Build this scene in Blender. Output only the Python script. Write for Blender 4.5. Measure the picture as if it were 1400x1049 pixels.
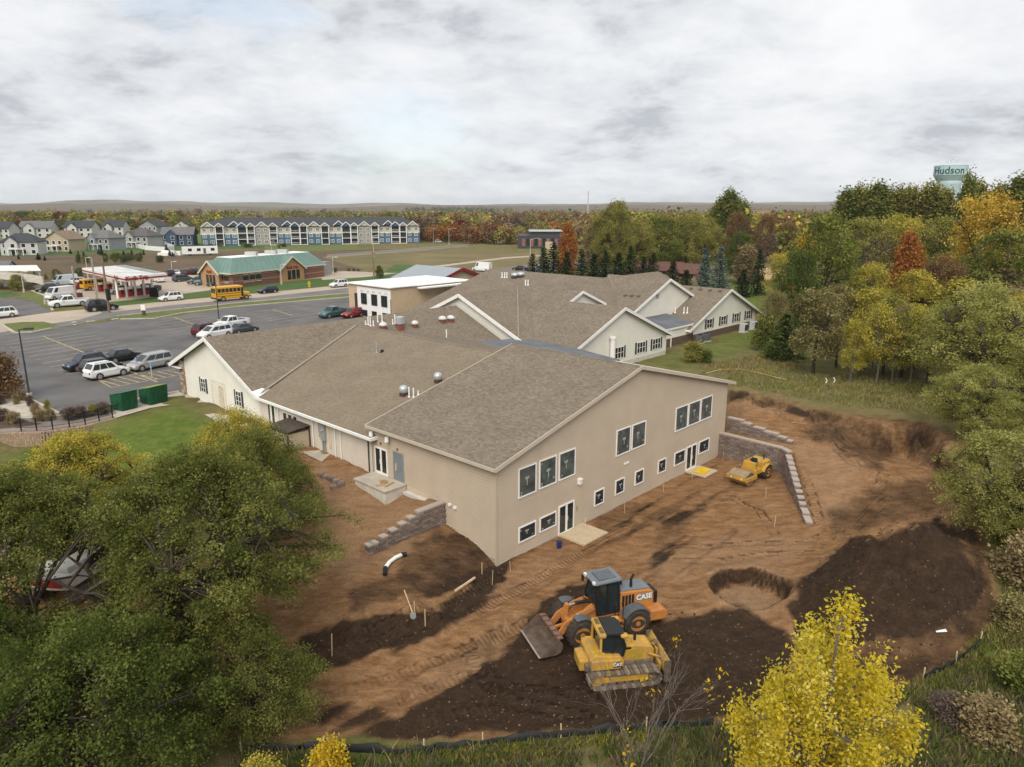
import bpy, bmesh, math, random
import numpy as np
from mathutils import Vector, Matrix
for o in list(bpy.data.objects): bpy.data.objects.remove(o)
S = bpy.context.scene; C = S.collection
rad = math.radians
# ------------------------------------------------------------------ camera
FOC, HOR, CAMZ, G = 985.0, 284.0, 20.0, 2.8       # focal length in px of a 1400 px wide picture, horizon row, drone height, street level
PITCH = math.atan((524.5-HOR)/FOC)
cam = bpy.data.objects.new('camera', bpy.data.cameras.new('camera')); C.objects.link(cam)
cam.location = (0,0,CAMZ); cam.rotation_euler = (math.pi/2-PITCH,0,0)
cam.data.sensor_width = 36; cam.data.lens = FOC/1400*36; cam.data.clip_start = .5; cam.data.clip_end = 20000
S.camera = cam
# ------------------------------------------------------------------ sky, sun, exposure
SUN_EL, SUN_AZ = 46, 192      # degrees; azimuth clockwise from +Y: behind the drone, to its left
w = bpy.data.worlds.new('World'); S.world = w; w.use_nodes = True
nt = w.node_tree; nt.nodes.clear(); N = nt.nodes.new; L = nt.links.new
out = N('ShaderNodeOutputWorld'); mixs = N('ShaderNodeMixShader')
sky = N('ShaderNodeTexSky'); sky.sky_type = 'NISHITA'; sky.sun_disc = False
sky.sun_elevation = rad(SUN_EL); sky.sun_rotation = rad(SUN_AZ); sky.air_density = 1; sky.dust_density = 1.5
bg1 = N('ShaderNodeBackground'); bg1.inputs[1].default_value = .10; L(sky.outputs[0], bg1.inputs[0])
tc = N('ShaderNodeTexCoord'); sx = N('ShaderNodeSeparateXYZ'); L(tc.outputs['Generated'], sx.inputs[0])
def wm(op, a, b=None, c=None):
    n = N('ShaderNodeMath'); n.operation = op
    for i, q in enumerate((a,b,c)):
        if q is None: continue
        if isinstance(q,(int,float)): n.inputs[i].default_value = q
        else: L(q, n.inputs[i])
    return n.outputs[0]
zz = wm('ADD', wm('MAXIMUM', sx.outputs[2], 0.0), 0.27)
cv = N('ShaderNodeCombineXYZ'); L(wm('DIVIDE', sx.outputs[0], zz), cv.inputs[0]); L(wm('DIVIDE', sx.outputs[1], zz), cv.inputs[1])
def wnoise(scale, detail, rough, off, dist=0.0):
    mp = N('ShaderNodeMapping'); mp.inputs['Location'].default_value = off; L(cv.outputs[0], mp.inputs[0])
    n = N('ShaderNodeTexNoise'); n.inputs['Scale'].default_value = scale; n.inputs['Detail'].default_value = detail
    n.inputs['Roughness'].default_value = rough; n.inputs['Distortion'].default_value = dist; L(mp.outputs[0], n.inputs[0]); return n.outputs[0]
n1 = wnoise(1.6, 10, .61, (3.1,1.7,0), .2); n2 = wnoise(5.0, 9, .66, (7.3,4.1,0), .25); n3 = wnoise(.6, 4, .5, (1.3,8.8,0))
mixn = wm('ADD', wm('ADD', wm('MULTIPLY', n1, .55), wm('MULTIPLY', n2, .27)), wm('MULTIPLY', n3, .25))
cr = N('ShaderNodeValToRGB'); L(mixn, cr.inputs[0])
e = cr.color_ramp.elements
e[0].position = .41; e[0].color = (.505,.512,.521,1); e[1].position = .635; e[1].color = (.285,.299,.322,1)
q = e.new(.50); q.color = (.455,.464,.477,1); q = e.new(.57); q.color = (.39,.403,.423,1)
bg2 = N('ShaderNodeBackground'); bg2.inputs[1].default_value = 1.0; L(cr.outputs[0], bg2.inputs[0])
cov = N('ShaderNodeMapRange'); cov.inputs['From Min'].default_value = .34; cov.inputs['From Max'].default_value = .43
cov.inputs['To Min'].default_value = .72; cov.inputs['To Max'].default_value = 1.0; L(wnoise(.9,5,.55,(2.2,5.5,0)), cov.inputs[0])
L(cov.outputs[0], mixs.inputs[0]); L(bg1.outputs[0], mixs.inputs[1]); L(bg2.outputs[0], mixs.inputs[2]); L(mixs.outputs[0], out.inputs[0])
sl = bpy.data.lights.new('sun','SUN'); sl.energy = 1.5; sl.angle = rad(42); sl.color = (1,.93,.82)
so = bpy.data.objects.new('sun', sl); C.objects.link(so)
sd = Vector((math.sin(rad(SUN_AZ))*math.cos(rad(SUN_EL)), math.cos(rad(SUN_AZ))*math.cos(rad(SUN_EL)), math.sin(rad(SUN_EL))))
so.rotation_euler = sd.to_track_quat('Z','Y').to_euler(); so.location = (0,-50,80)
S.view_settings.view_transform = 'Standard'; S.view_settings.look = 'None'; S.view_settings.exposure = 0.95
S.view_settings.gamma = 1; S.view_settings.use_curve_mapping = False
S.render.engine = 'CYCLES'; S.cycles.max_bounces = 6; S.cycles.diffuse_bounces = 4; S.cycles.glossy_bounces = 2; S.cycles.transmission_bounces = 3; S.cycles.transparent_max_bounces = 4
# ------------------------------------------------------------------ picture geometry: where a pixel's line of sight meets a height
cP, sP = math.cos(PITCH), math.sin(PITCH)
def at(x, y, z=G):
    u, v = (x-700)/FOC, (524.5-y)/FOC
    d = (u, cP+v*sP, -sP+v*cP); t = (z-CAMZ)/d[2]
    return Vector((d[0]*t, d[1]*t, z))
def proj(X, Y, Z):
    f = Y*cP-(Z-CAMZ)*sP; f = np.where(f < 1, 1, f) if isinstance(f, np.ndarray) else max(f, 1)
    return 700+FOC*X/f, 524.5-FOC*(Y*sP+(Z-CAMZ)*cP)/f
def height(xb, yb, yt, z=G):
    P = at(xb, yb, z); lo, hi = z, z+80
    for _ in range(40):
        m = (lo+hi)/2
        if proj(P.x, P.y, m)[1] > yt: lo = m
        else: hi = m
    return lo-z
def heading(x0, y0, x1, y1, z=G):
    d = at(x1,y1,z)-at(x0,y0,z); return math.atan2(d.y, d.x)
ANG = rad(46.4); A = at(679,776,0); UX, UY = math.cos(ANG), math.sin(ANG)
def uvw(u, v, z=0): return Vector((A.x+UX*u-UY*v, A.y+UY*u+UX*v, z))
# ------------------------------------------------------------------ object helpers
def tag(o, label=None, cat=None, group=None, kind=None):
    if label: o['label'] = label
    if cat: o['category'] = cat
    if group: o['group'] = group
    if kind: o['kind'] = kind
    return o
def thing(name, label, cat, loc=(0,0,0), rz=0, group=None):
    o = bpy.data.objects.new(name, None); C.objects.link(o); o.location = loc; o.rotation_euler = (0,0,rz); o.empty_display_size = .3
    return tag(o, label, cat, group)
def link(name, me, parent=None, loc=(0,0,0), rot=(0,0,0), scale=(1,1,1), kind=None):
    o = bpy.data.objects.new(name, me); C.objects.link(o); o.location = loc; o.rotation_euler = rot; o.scale = scale
    if parent: o.parent = parent
    if kind: o['kind'] = kind
    return o
def copy_tree(o, parent=None):
    c = o.copy(); C.objects.link(c)
    if parent: c.parent = parent
    for ch in o.children: copy_tree(ch, c)
    return c
def put(proto, used, loc, rz=0, label=None, group=None, scale=None):
    o = proto if not used[0] else copy_tree(proto)
    used[0] = True; o.location = loc; o.rotation_euler = (0,0,rz)
    if scale: o.scale = (scale,)*3 if isinstance(scale,(int,float)) else scale
    if label: o['label'] = label
    if group: o['group'] = group
    return o
def npmesh(name, V, F, mat=None, smooth=False, attr=None, uv=None):
    V = np.asarray(V, np.float32); F = np.asarray(F, np.int32); k = F.shape[1]
    me = bpy.data.meshes.new(name); me.vertices.add(len(V)); me.vertices.foreach_set('co', V.ravel())
    me.loops.add(F.size); me.loops.foreach_set('vertex_index', F.ravel())
    me.polygons.add(len(F)); me.polygons.foreach_set('loop_start', np.arange(0,F.size,k,dtype=np.int32))
    me.update(calc_edges=True)
    if smooth: me.polygons.foreach_set('use_smooth', np.ones(len(F), bool))
    for nm, (ty, arr) in (attr or {}).items():
        a = me.attributes.new(nm, ty, 'POINT'); a.data.foreach_set('value' if ty=='FLOAT' else 'color', np.asarray(arr,np.float32).ravel())
    if mat: me.materials.append(mat)
    return me
class MB:
    def __init__(s): s.v = []; s.f = []; s.uvs = {}
    def add(s, vs, fs, M=None):
        o = len(s.v)
        if M is not None: vs = [M @ Vector(p) for p in vs]
        s.v += [tuple(p) for p in vs]; s.f += [tuple(i+o for i in f) for f in fs]; return s
    def box(s, x0, x1, y0, y1, z0, z1, M=None):
        return s.add([(x0,y0,z0),(x1,y0,z0),(x1,y1,z0),(x0,y1,z0),(x0,y0,z1),(x1,y0,z1),(x1,y1,z1),(x0,y1,z1)],
            [(0,3,2,1),(4,5,6,7),(0,1,5,4),(1,2,6,5),(2,3,7,6),(3,0,4,7)], M)
    def beam(s, p0, p1, w, h, up=(0,0,1)):
        p0, p1 = Vector(p0), Vector(p1); d = (p1-p0).normalized(); sd = d.cross(Vector(up))
        if sd.length < 1e-4: sd = Vector((1,0,0))
        sd.normalize(); u = sd.cross(d); vs = []
        for p in (p0,p1):
            for a, b in ((-1,-1),(1,-1),(1,1),(-1,1)): vs.append(p+sd*a*w/2+u*b*h/2)
        return s.add(vs, [(3,2,1,0),(4,5,6,7),(0,1,5,4),(1,2,6,5),(2,3,7,6),(3,0,4,7)])
    def cyl(s, p0, p1, r0, r1=None, n=12): return s.tube([p0,p1], [r0, r0 if r1 is None else r1], n)
    def tube(s, pts, rs, n=6):
        pts = [Vector(p) for p in pts]; vs = []; fs = []; m = len(pts); ref = None
        for i, p in enumerate(pts):
            d = (pts[min(i+1,m-1)]-pts[max(i-1,0)]).normalized()
            if ref is None: ref = Vector((1,0,0)) if abs(d.x) < .8 else Vector((0,1,0))
            a = d.cross(ref).normalized(); b = d.cross(a)
            for k in range(n):
                t = 2*math.pi*k/n; vs.append(p+(a*math.cos(t)+b*math.sin(t))*rs[i])
        for i in range(m-1):
            for k in range(n): fs.append((i*n+k, i*n+(k+1)%n, (i+1)*n+(k+1)%n, (i+1)*n+k))
        fs.append(tuple(range(n-1,-1,-1))); fs.append(tuple((m-1)*n+k for k in range(n)))
        return s.add(vs, fs)
    def prism(s, poly, a, b, ax='y'):
        f = {'y': lambda p, t: (p[0],t,p[1]), 'x': lambda p, t: (t,p[0],p[1]), 'z': lambda p, t: (p[0],p[1],t)}[ax]
        n = len(poly); vs = [f(p,a) for p in poly]+[f(p,b) for p in poly]
        return s.add(vs, [tuple(range(n)), tuple(range(2*n-1,n-1,-1))]+[(i,i+n,(i+1)%n+n,(i+1)%n) for i in range(n)])
    def poly(s, pts): return s.add(pts, [tuple(range(len(pts)))])
    def slab(s, pts, t=.15):
        n = len(pts); pts = [Vector(p) for p in pts]
        return s.add(pts+[p-Vector((0,0,t)) for p in pts], [tuple(range(n)), tuple(range(2*n-1,n-1,-1))]+[(i,i+n,(i+1)%n+n,(i+1)%n) for i in range(n)])
    def loft(s, rings, close=True):
        n = len(rings[0]); vs = [p for r in rings for p in r]; fs = []
        for i in range(len(rings)-1):
            for k in range(n if close else n-1): fs.append((i*n+k, i*n+(k+1)%n, (i+1)*n+(k+1)%n, (i+1)*n+k))
        if close: fs += [tuple(range(n-1,-1,-1)), tuple((len(rings)-1)*n+k for k in range(n))]
        return s.add(vs, fs)
    def dome(s, c, r, n=12, m=4, zs=1.0):
        vs = []; fs = []
        for i in range(m):
            t = math.pi/2*i/m
            for k in range(n): vs.append((c[0]+r*math.cos(t)*math.cos(2*math.pi*k/n), c[1]+r*math.cos(t)*math.sin(2*math.pi*k/n), c[2]+r*zs*math.sin(t)))
        vs.append((c[0],c[1],c[2]+r*zs))
        for i in range(m-1):
            for k in range(n): fs.append((i*n+k,i*n+(k+1)%n,(i+1)*n+(k+1)%n,(i+1)*n+k))
        for k in range(n): fs.append(((m-1)*n+k,(m-1)*n+(k+1)%n,len(vs)-1))
        return s.add(vs, fs)
    def mesh(s, name, mat, smooth=False):
        me = bpy.data.meshes.new(name); me.from_pydata(s.v, [], s.f)
        bm = bmesh.new(); bm.from_mesh(me); bmesh.ops.recalc_face_normals(bm, faces=bm.faces); bm.to_mesh(me); bm.free()
        if mat: me.materials.append(mat)
        if smooth: me.polygons.foreach_set('use_smooth', [True]*len(me.polygons))
        return me
    def build(s, name, mat, parent=None, smooth=False, bevel=0, kind=None, label=None, seg=2):
        o = link(name, s.mesh(name, mat, smooth), parent, kind=kind)
        if bevel:
            m = o.modifiers.new('bevel','BEVEL'); m.width = bevel; m.segments = seg; m.limit_method = 'ANGLE'; m.angle_limit = rad(35)
        if label: o['label'] = label
        return o
def roof_uv(o, eave, up):
    me = o.data; uv = me.uv_layers.new(name='UVMap'); ea, u = Vector(eave).normalized(), Vector(up).normalized()
    for l in me.loops:
        p = me.vertices[l.vertex_index].co; uv.data[l.index].uv = (p.dot(ea), p.dot(u))
def text_mesh(txt, size, depth=.01, bold=0, mat=None, name='lettering', shear=0):
    cu = bpy.data.curves.new('t','FONT'); cu.body = txt; cu.size = size; cu.extrude = depth; cu.offset = bold; cu.align_x = 'CENTER'; cu.align_y = 'CENTER'; cu.shear = shear; cu.resolution_u = 3
    o = bpy.data.objects.new('t', cu); C.objects.link(o); bpy.context.view_layer.update()
    me = bpy.data.meshes.new_from_object(o.evaluated_get(bpy.context.evaluated_depsgraph_get())); bpy.data.objects.remove(o)
    me.name = name; me.materials.clear()
    if mat: me.materials.append(mat)
    return me
# ------------------------------------------------------------------ materials
MATS = {}
def mat(name, col, rough=.75, var=.18, scale=3., bump=0., metal=0., spec=.3, col2=None, detail=6, stretch=(1,1,1), bscale=None, fine=0.):
    if name in MATS: return MATS[name]
    m = bpy.data.materials.new(name); m.use_nodes = True; t = m.node_tree; b = t.nodes['Principled BSDF']; MATS[name] = m
    b.inputs['Roughness'].default_value = rough; b.inputs['Metallic'].default_value = metal; b.inputs['Specular IOR Level'].default_value = spec
    tc = t.nodes.new('ShaderNodeTexCoord'); mp = t.nodes.new('ShaderNodeMapping'); mp.inputs['Scale'].default_value = stretch; t.links.new(tc.outputs['Object'], mp.inputs[0])
    n = t.nodes.new('ShaderNodeTexNoise'); n.inputs['Scale'].default_value = scale; n.inputs['Detail'].default_value = detail; n.inputs['Roughness'].default_value = .6; t.links.new(mp.outputs[0], n.inputs[0])
    r = t.nodes.new('ShaderNodeValToRGB'); t.links.new(n.outputs[0], r.inputs[0])
    c2 = col2 or tuple(c*(1-var) for c in col); c1 = col if col2 else tuple(min(1,c*(1+var)) for c in col)
    r.color_ramp.elements[0].position = .34; r.color_ramp.elements[0].color = (*c2,1); r.color_ramp.elements[1].position = .66; r.color_ramp.elements[1].color = (*c1,1)
    t.links.new(r.outputs[0], b.inputs['Base Color'])
    if bump:
        bp = t.nodes.new('ShaderNodeBump'); bp.inputs['Strength'].default_value = bump; bp.inputs['Distance'].default_value = .05
        n2 = t.nodes.new('ShaderNodeTexNoise'); n2.inputs['Scale'].default_value = bscale or scale*4; n2.inputs['Detail'].default_value = 5; t.links.new(mp.outputs[0], n2.inputs[0])
        t.links.new(n2.outputs[0], bp.inputs['Height']); t.links.new(bp.outputs[0], b.inputs['Normal'])
    return m
def shingles(name, cols, row=.16, wid=.34):
    m = bpy.data.materials.new(name); m.use_nodes = True; t = m.node_tree; b = t.nodes['Principled BSDF']; b.inputs['Roughness'].default_value = .9; b.inputs['Specular IOR Level'].default_value = .15
    uv = t.nodes.new('ShaderNodeUVMap')
    br = t.nodes.new('ShaderNodeTexBrick'); br.inputs['Scale'].default_value = 1; br.inputs['Brick Width'].default_value = wid; br.inputs['Row Height'].default_value = row
    br.inputs['Mortar Size'].default_value = .012; br.inputs['Mortar Smooth'].default_value = .3; br.offset = .5; br.inputs['Color1'].default_value = (0,0,0,1); br.inputs['Color2'].default_value = (1,1,1,1); br.inputs['Mortar'].default_value = (.12,.12,.12,1)
    t.links.new(uv.outputs[0], br.inputs['Vector'])
    r = t.nodes.new('ShaderNodeValToRGB'); r.color_ramp.interpolation = 'LINEAR'; t.links.new(br.outputs['Color'], r.inputs[0])
    el = r.color_ramp.elements; el[0].color = (*cols[0],1); el[1].color = (*cols[-1],1)
    for i, c in enumerate(cols[1:-1]): x = el.new((i+1)/(len(cols)-1)); x.color = (*c,1)
    n = t.nodes.new('ShaderNodeTexNoise'); n.inputs['Scale'].default_value = .35; n.inputs['Detail'].default_value = 8; n.inputs['Roughness'].default_value = .7; t.links.new(uv.outputs[0], n.inputs[0])
    mr = t.nodes.new('ShaderNodeMapRange'); mr.inputs['From Min'].default_value = .3; mr.inputs['From Max'].default_value = .7; mr.inputs['To Min'].default_value = .87; mr.inputs['To Max'].default_value = 1.12; t.links.new(n.outputs[0], mr.inputs[0])
    mx = t.nodes.new('ShaderNodeMix'); mx.data_type = 'RGBA'; mx.blend_type = 'MULTIPLY'; mx.inputs[0].default_value = 1; t.links.new(r.outputs[0], mx.inputs[6]); t.links.new(mr.outputs[0], mx.inputs[7])
    t.links.new(mx.outputs[2], b.inputs['Base Color'])
    bp = t.nodes.new('ShaderNodeBump'); bp.inputs['Strength'].default_value = .5; bp.inputs['Distance'].default_value = .02; t.links.new(br.outputs['Color'], bp.inputs['Height']); t.links.new(bp.outputs[0], b.inputs['Normal'])
    return m
def leafmat(name, c1, c2, c3=None, trans=.3):
    m = bpy.data.materials.new(name); m.use_nodes = True; t = m.node_tree; t.nodes.clear(); o = t.nodes.new('ShaderNodeOutputMaterial')
    a = t.nodes.new('ShaderNodeAttribute'); a.attribute_name = 'tint'; r = t.nodes.new('ShaderNodeValToRGB'); t.links.new(a.outputs['Fac'], r.inputs[0])
    el = r.color_ramp.elements; el[0].position = .1; el[0].color = (*c1,1); el[1].position = .9; el[1].color = (*(c3 or c2),1)
    if c3: x = el.new(.55); x.color = (*c2,1)
    d = t.nodes.new('ShaderNodeBsdfDiffuse'); tr = t.nodes.new('ShaderNodeBsdfTranslucent'); mx = t.nodes.new('ShaderNodeMixShader'); mx.inputs[0].default_value = trans
    t.links.new(r.outputs[0], d.inputs[0]); t.links.new(r.outputs[0], tr.inputs[0]); t.links.new(d.outputs[0], mx.inputs[1]); t.links.new(tr.outputs[0], mx.inputs[2]); t.links.new(mx.outputs[0], o.inputs[0])
    MATS[name] = m; return m
def glassmat(name, col, rough=.06, spec=.6): return mat(name, col, rough, .25, 1.2, 0, 0, spec)
m_shing = shingles('shingles_brown', [(.152,.123,.092),(.186,.152,.115),(.210,.172,.131),(.25,.206,.158),(.167,.135,.101)], .15, .24)
m_shingT = shingles('shingles_tan', [(.188,.152,.108),(.206,.168,.12),(.226,.185,.133),(.246,.202,.147),(.196,.16,.114)], .15, .26)
m_white = mat('white_trim', (.82,.81,.78), .55, .05, 2, 0)
m_cream = mat('cream_siding', (.75,.725,.64), .7, .04, .8, .05)
m_beige = mat('beige_siding', (.492,.406,.308), .75, .06, .5, .06)
m_beigetrim = mat('beige_trim', (.52,.45,.36), .7, .05, 1)
m_tan = mat('tan_stucco', (.56,.42,.27), .85, .06, 1.5, .1)
m_brownw = mat('brown_wainscot', (.13,.085,.065), .85, .2, 6, .2)
m_glass = glassmat('dark_glass', (.018,.024,.022)); m_filmg = mat('window_film', (.07,.095,.086), .2, .6, 1.7, 0, 0, .5)
m_filmdark = mat('window_film_dark', (.022,.03,.036), .2, .6, 2.4, 0, 0, .5)
m_shut = mat('shutter_dark', (.035,.042,.05), .6, .1, 4)
m_metal = mat('galvanised', (.52,.56,.58), .38, .12, 5, 0, .55)
m_rust = mat('red_curb', (.23,.09,.07), .8, .2, 6)
m_black = mat('black_matte', (.015,.015,.016), .7, .2, 6)
m_rubber = mat('rubber', (.028,.026,.024), .85, .45, 5, .2, col2=(.07,.052,.037))
m_conc = mat('concrete', (.46,.41,.34), .9, .14, 1.2, .12); m_concw = mat('concrete_pale', (.56,.53,.47), .9, .12, 2, .12)
m_asph = mat('asphalt', (.128,.123,.121), .93, .2, .22, .25, bscale=9); m_asph2 = mat('asphalt_worn', (.17,.162,.154), .93, .14, .3, .2, bscale=9)
m_paint = mat('yellow_line', (.40,.31,.15), .85, .3, 1.2); m_wpaint = mat('white_line', (.55,.54,.5), .85, .25, 1.2)
m_wood = mat('raw_wood', (.55,.42,.26), .8, .2, 8); m_ply = mat('plywood', (.47,.33,.17), .85, .18, 2.5)
m_bark = mat('bark', (.055,.043,.032), .95, .35, 6, .6, stretch=(1,1,.25)); m_barkg = mat('bark_grey', (.15,.13,.11), .95, .3, 6, .5, stretch=(1,1,.25))
# ------------------------------------------------------------------ ground
rng = np.random.default_rng(7)
def vnoise(x, y, seed=0):
    xi = np.floor(x).astype(np.int64); yi = np.floor(y).astype(np.int64); xf = x-xi; yf = y-yi
    def hsh(a, b):
        h = (a*374761393+b*668265263+seed*1442695041) & 0x7fffffff; h = ((h ^ (h >> 13))*1274126177) & 0x7fffffff
        return ((h ^ (h >> 16)) & 0xffff)/65535.
    u = xf*xf*(3-2*xf); v = yf*yf*(3-2*yf)
    return (hsh(xi,yi)*(1-u)+hsh(xi+1,yi)*u)*(1-v)+(hsh(xi,yi+1)*(1-u)+hsh(xi+1,yi+1)*u)*v
def fbm(x, y, o=4, seed=0):
    r = 0; a = .5
    for i in range(o): r = r+a*vnoise(x*2**i, y*2**i, seed+i*17); a *= .5
    return r/(1-.5**o)
def sdf(px, py, poly):            # signed distance to a polygon, negative inside
    P = np.asarray(poly, float); d = np.full(px.shape, 1e18); ins = np.zeros(px.shape, bool); n = len(P)
    for i in range(n):
        ax, ay = P[i]; bx, by = P[(i+1)%n]; ex, ey = bx-ax, by-ay
        t = np.clip(((px-ax)*ex+(py-ay)*ey)/(ex*ex+ey*ey+1e-12), 0, 1); d = np.minimum(d, (px-ax-t*ex)**2+(py-ay-t*ey)**2)
        c = (ay > py) != (by > py); xx = (bx-ax)*(py-ay)/(by-ay+1e-18)+ax; ins ^= c & (px < xx)
    return np.where(ins, -1, 1)*np.sqrt(d)
def sst(a, b, x): t = np.clip((x-a)/(b-a), 0, 1); return t*t*(3-2*t)
def polydist(px, py, line):
    d = np.full(px.shape, 1e18); s = np.zeros(px.shape); acc = 0
    for (ax, ay), (bx, by) in zip(line[:-1], line[1:]):
        ex, ey = bx-ax, by-ay; l = math.hypot(ex, ey); t = np.clip(((px-ax)*ex+(py-ay)*ey)/(l*l+1e-12), 0, 1)
        q = (px-ax-t*ex)**2+(py-ay-t*ey)**2; m = q < d; d = np.where(m, q, d); s = np.where(m, acc+t*l, s); acc += l
    return np.sqrt(d), s
class TPS:
    def __init__(s, pts):
        P = np.array([[*at(x,y,z)[:2], z] for x, y, z in pts]); s.X = P[:,:2]; n = len(P)
        K = s.k(np.linalg.norm(s.X[:,None]-s.X[None], axis=2))+np.eye(n)*.05; Q = np.c_[np.ones(n), s.X]
        s.w = np.linalg.solve(np.block([[K,Q],[Q.T,np.zeros((3,3))]]), np.r_[P[:,2],0,0,0])
    def k(s, r): return r   # biharmonic-like, well behaved away from the points
    def __call__(s, x, y):
        r = s.w[-3]+s.w[-2]*x+s.w[-1]*y
        for (a, b), w_ in zip(s.X, s.w): r = r+w_*s.k(np.hypot(x-a, y-b))
        return r
low = TPS([(679,780,0),(740,750,0),(830,702,0),(920,660,0.05),(986,628,.1),(1050,646,.05),(800,760,0),(900,700,0),(1000,690,0),(1060,700,.05),(1095,725,.1),(950,760,0),(860,800,0),(720,900,0),(700,830,0),(600,870,.05),(500,930,0),(420,930,0),(700,980,-.2),(900,960,-.1),(450,905,.05),(1000,900,-.1),
 (520,775,1.2),(560,765,1.35),(610,722,1.35),(640,748,1.0),(660,765,.55),(480,830,1.35),(560,822,1.3),(600,828,1.0),(645,795,.55),(430,885,.2),(520,868,.2),(600,848,.1),(450,800,1.2),(480,780,1.35),(400,830,.9),(300,830,.7),(200,860,.2),(100,830,.3),(0,800,.5),(0,900,0),(100,960,0),(250,960,-.1),(400,1000,-.2),(600,1040,0),(800,1040,0),(1000,1030,.1),(1200,1020,.2),(1380,1000,.3),
 (1150,760,.3),(1180,720,.6),(1240,690,.8),(1290,660,1.1),(1270,920,.2),(1350,870,.3),(1370,800,.8),(1395,700,1.6),(1100,800,.1),(1080,860,-.1)])
up = TPS([(505,640,2.68),(560,690,2.5),(605,692,2.55),(540,725,2.0),(508,748,1.75),(470,650,2.72),(455,700,2.2),(450,750,1.6),(490,720,2.0),(529,690,1.95),(500,672,2.3),(440,640,2.75),(380,600,2.8),(300,570,2.8),(230,555,2.8),(160,577,2.7),(120,596,2.15),(80,607,1.7),(30,620,1.15),(-60,640,.9),(0,660,1.0),(100,660,1.5),(200,640,2.1),(300,640,2.4),(380,680,2.1),(350,720,1.6),(250,720,1.4),(100,740,.9),(0,740,.7),
 (1000,565,2.9),(1050,580,2.6),(1085,600,2.2),(1100,640,1.65),(1110,680,1.0),(1113,715,.25),(1150,640,1.7),(1190,680,1.15),(1150,720,.6),(1130,755,.15),(1060,558,2.55),(1120,580,2.2),(1000,540,3.0),(1200,640,1.6),(1230,670,1.0),(1160,600,1.95),(1250,640,1.5),(1290,650,1.35)])
bank = TPS([(1000,528,3.15),(1060,540,3.2),(1110,553,3.3),(1180,566,3.4),(1260,572,3.4),(1310,592,3.3),(1345,640,2.9),(1380,700,2.6),(1400,760,1.8),(1110,520,3.5),(1250,540,3.7),(1000,490,3.2),(1050,455,2.9),(940,485,2.9),(1350,560,3.8),(1390,640,3.4),(1200,480,3.9),(1390,500,4.4)])
uvl = lambda pts: [tuple(uvw(u,v)[:2]) for u, v in pts]
WALL_R = uvl([(26.0,-.1),(25.75,-5.3),(25.3,-5.95),(24.6,-6.3),(17.8,-10.7)])
WALL_R2 = uvl([(27.5,-.1),(27.4,-5.2)])
WALL_L = uvl([(0,4.5),(-5.45,4.5)])
UPPER_L = uvl([(0,4.62),(-5.45,4.62),(-9,6.5),(-14,10.5),(-19,15),(-40,20),(-40,70),(3,60),(3,4.62)])
UPPER_R = uvl([(26.22,-.1),(25.95,-5.25),(25.42,-6.12),(24.66,-6.52),(17.85,-10.92)])+[tuple(at(1135,765,.1)[:2]), tuple(at(1180,725,.6)[:2]), tuple(at(1260,690,1)[:2]), tuple(at(1320,650,1.4)[:2]), tuple(at(1290,600,2)[:2]), tuple(at(1200,560,3)[:2]), tuple(at(1000,500,3)[:2])]
BANK = [tuple(at(*p)[:2]) for p in ((994,531,3.1),(1030,541,3.1),(1065,549,3.2),(1110,561,3.2),(1150,567,3.3),(1200,580,3.3),(1250,581,3.3),(1296,602,3.3),(1312,640,3),(1335,668,2.8),(1335,700,2.6),(1360,760,2.0),(1400,790,1.5),(1600,800,1.5),(1700,500,4),(1100,440,3),(930,470,3))]
FLAT = [tuple(at(*p)[:2]) for p in ((-700,660,G),(-120,605,G),(0,592,G),(60,590,G),(110,583,G),(158,571,G),(200,556,G),(245,540,G),(258,545,G))]+uvl([(0,40),(30,30),(60,22),(90,20)])+[(400,300),(400,3000),(-2000,3000),(-2000,60)]
TANWALL = [tuple(at(x,y,G)[:2]) for x, y in ((-120,605),(-60,600),(0,592),(60,590),(110,583),(158,571))]
CUT = .16
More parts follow.
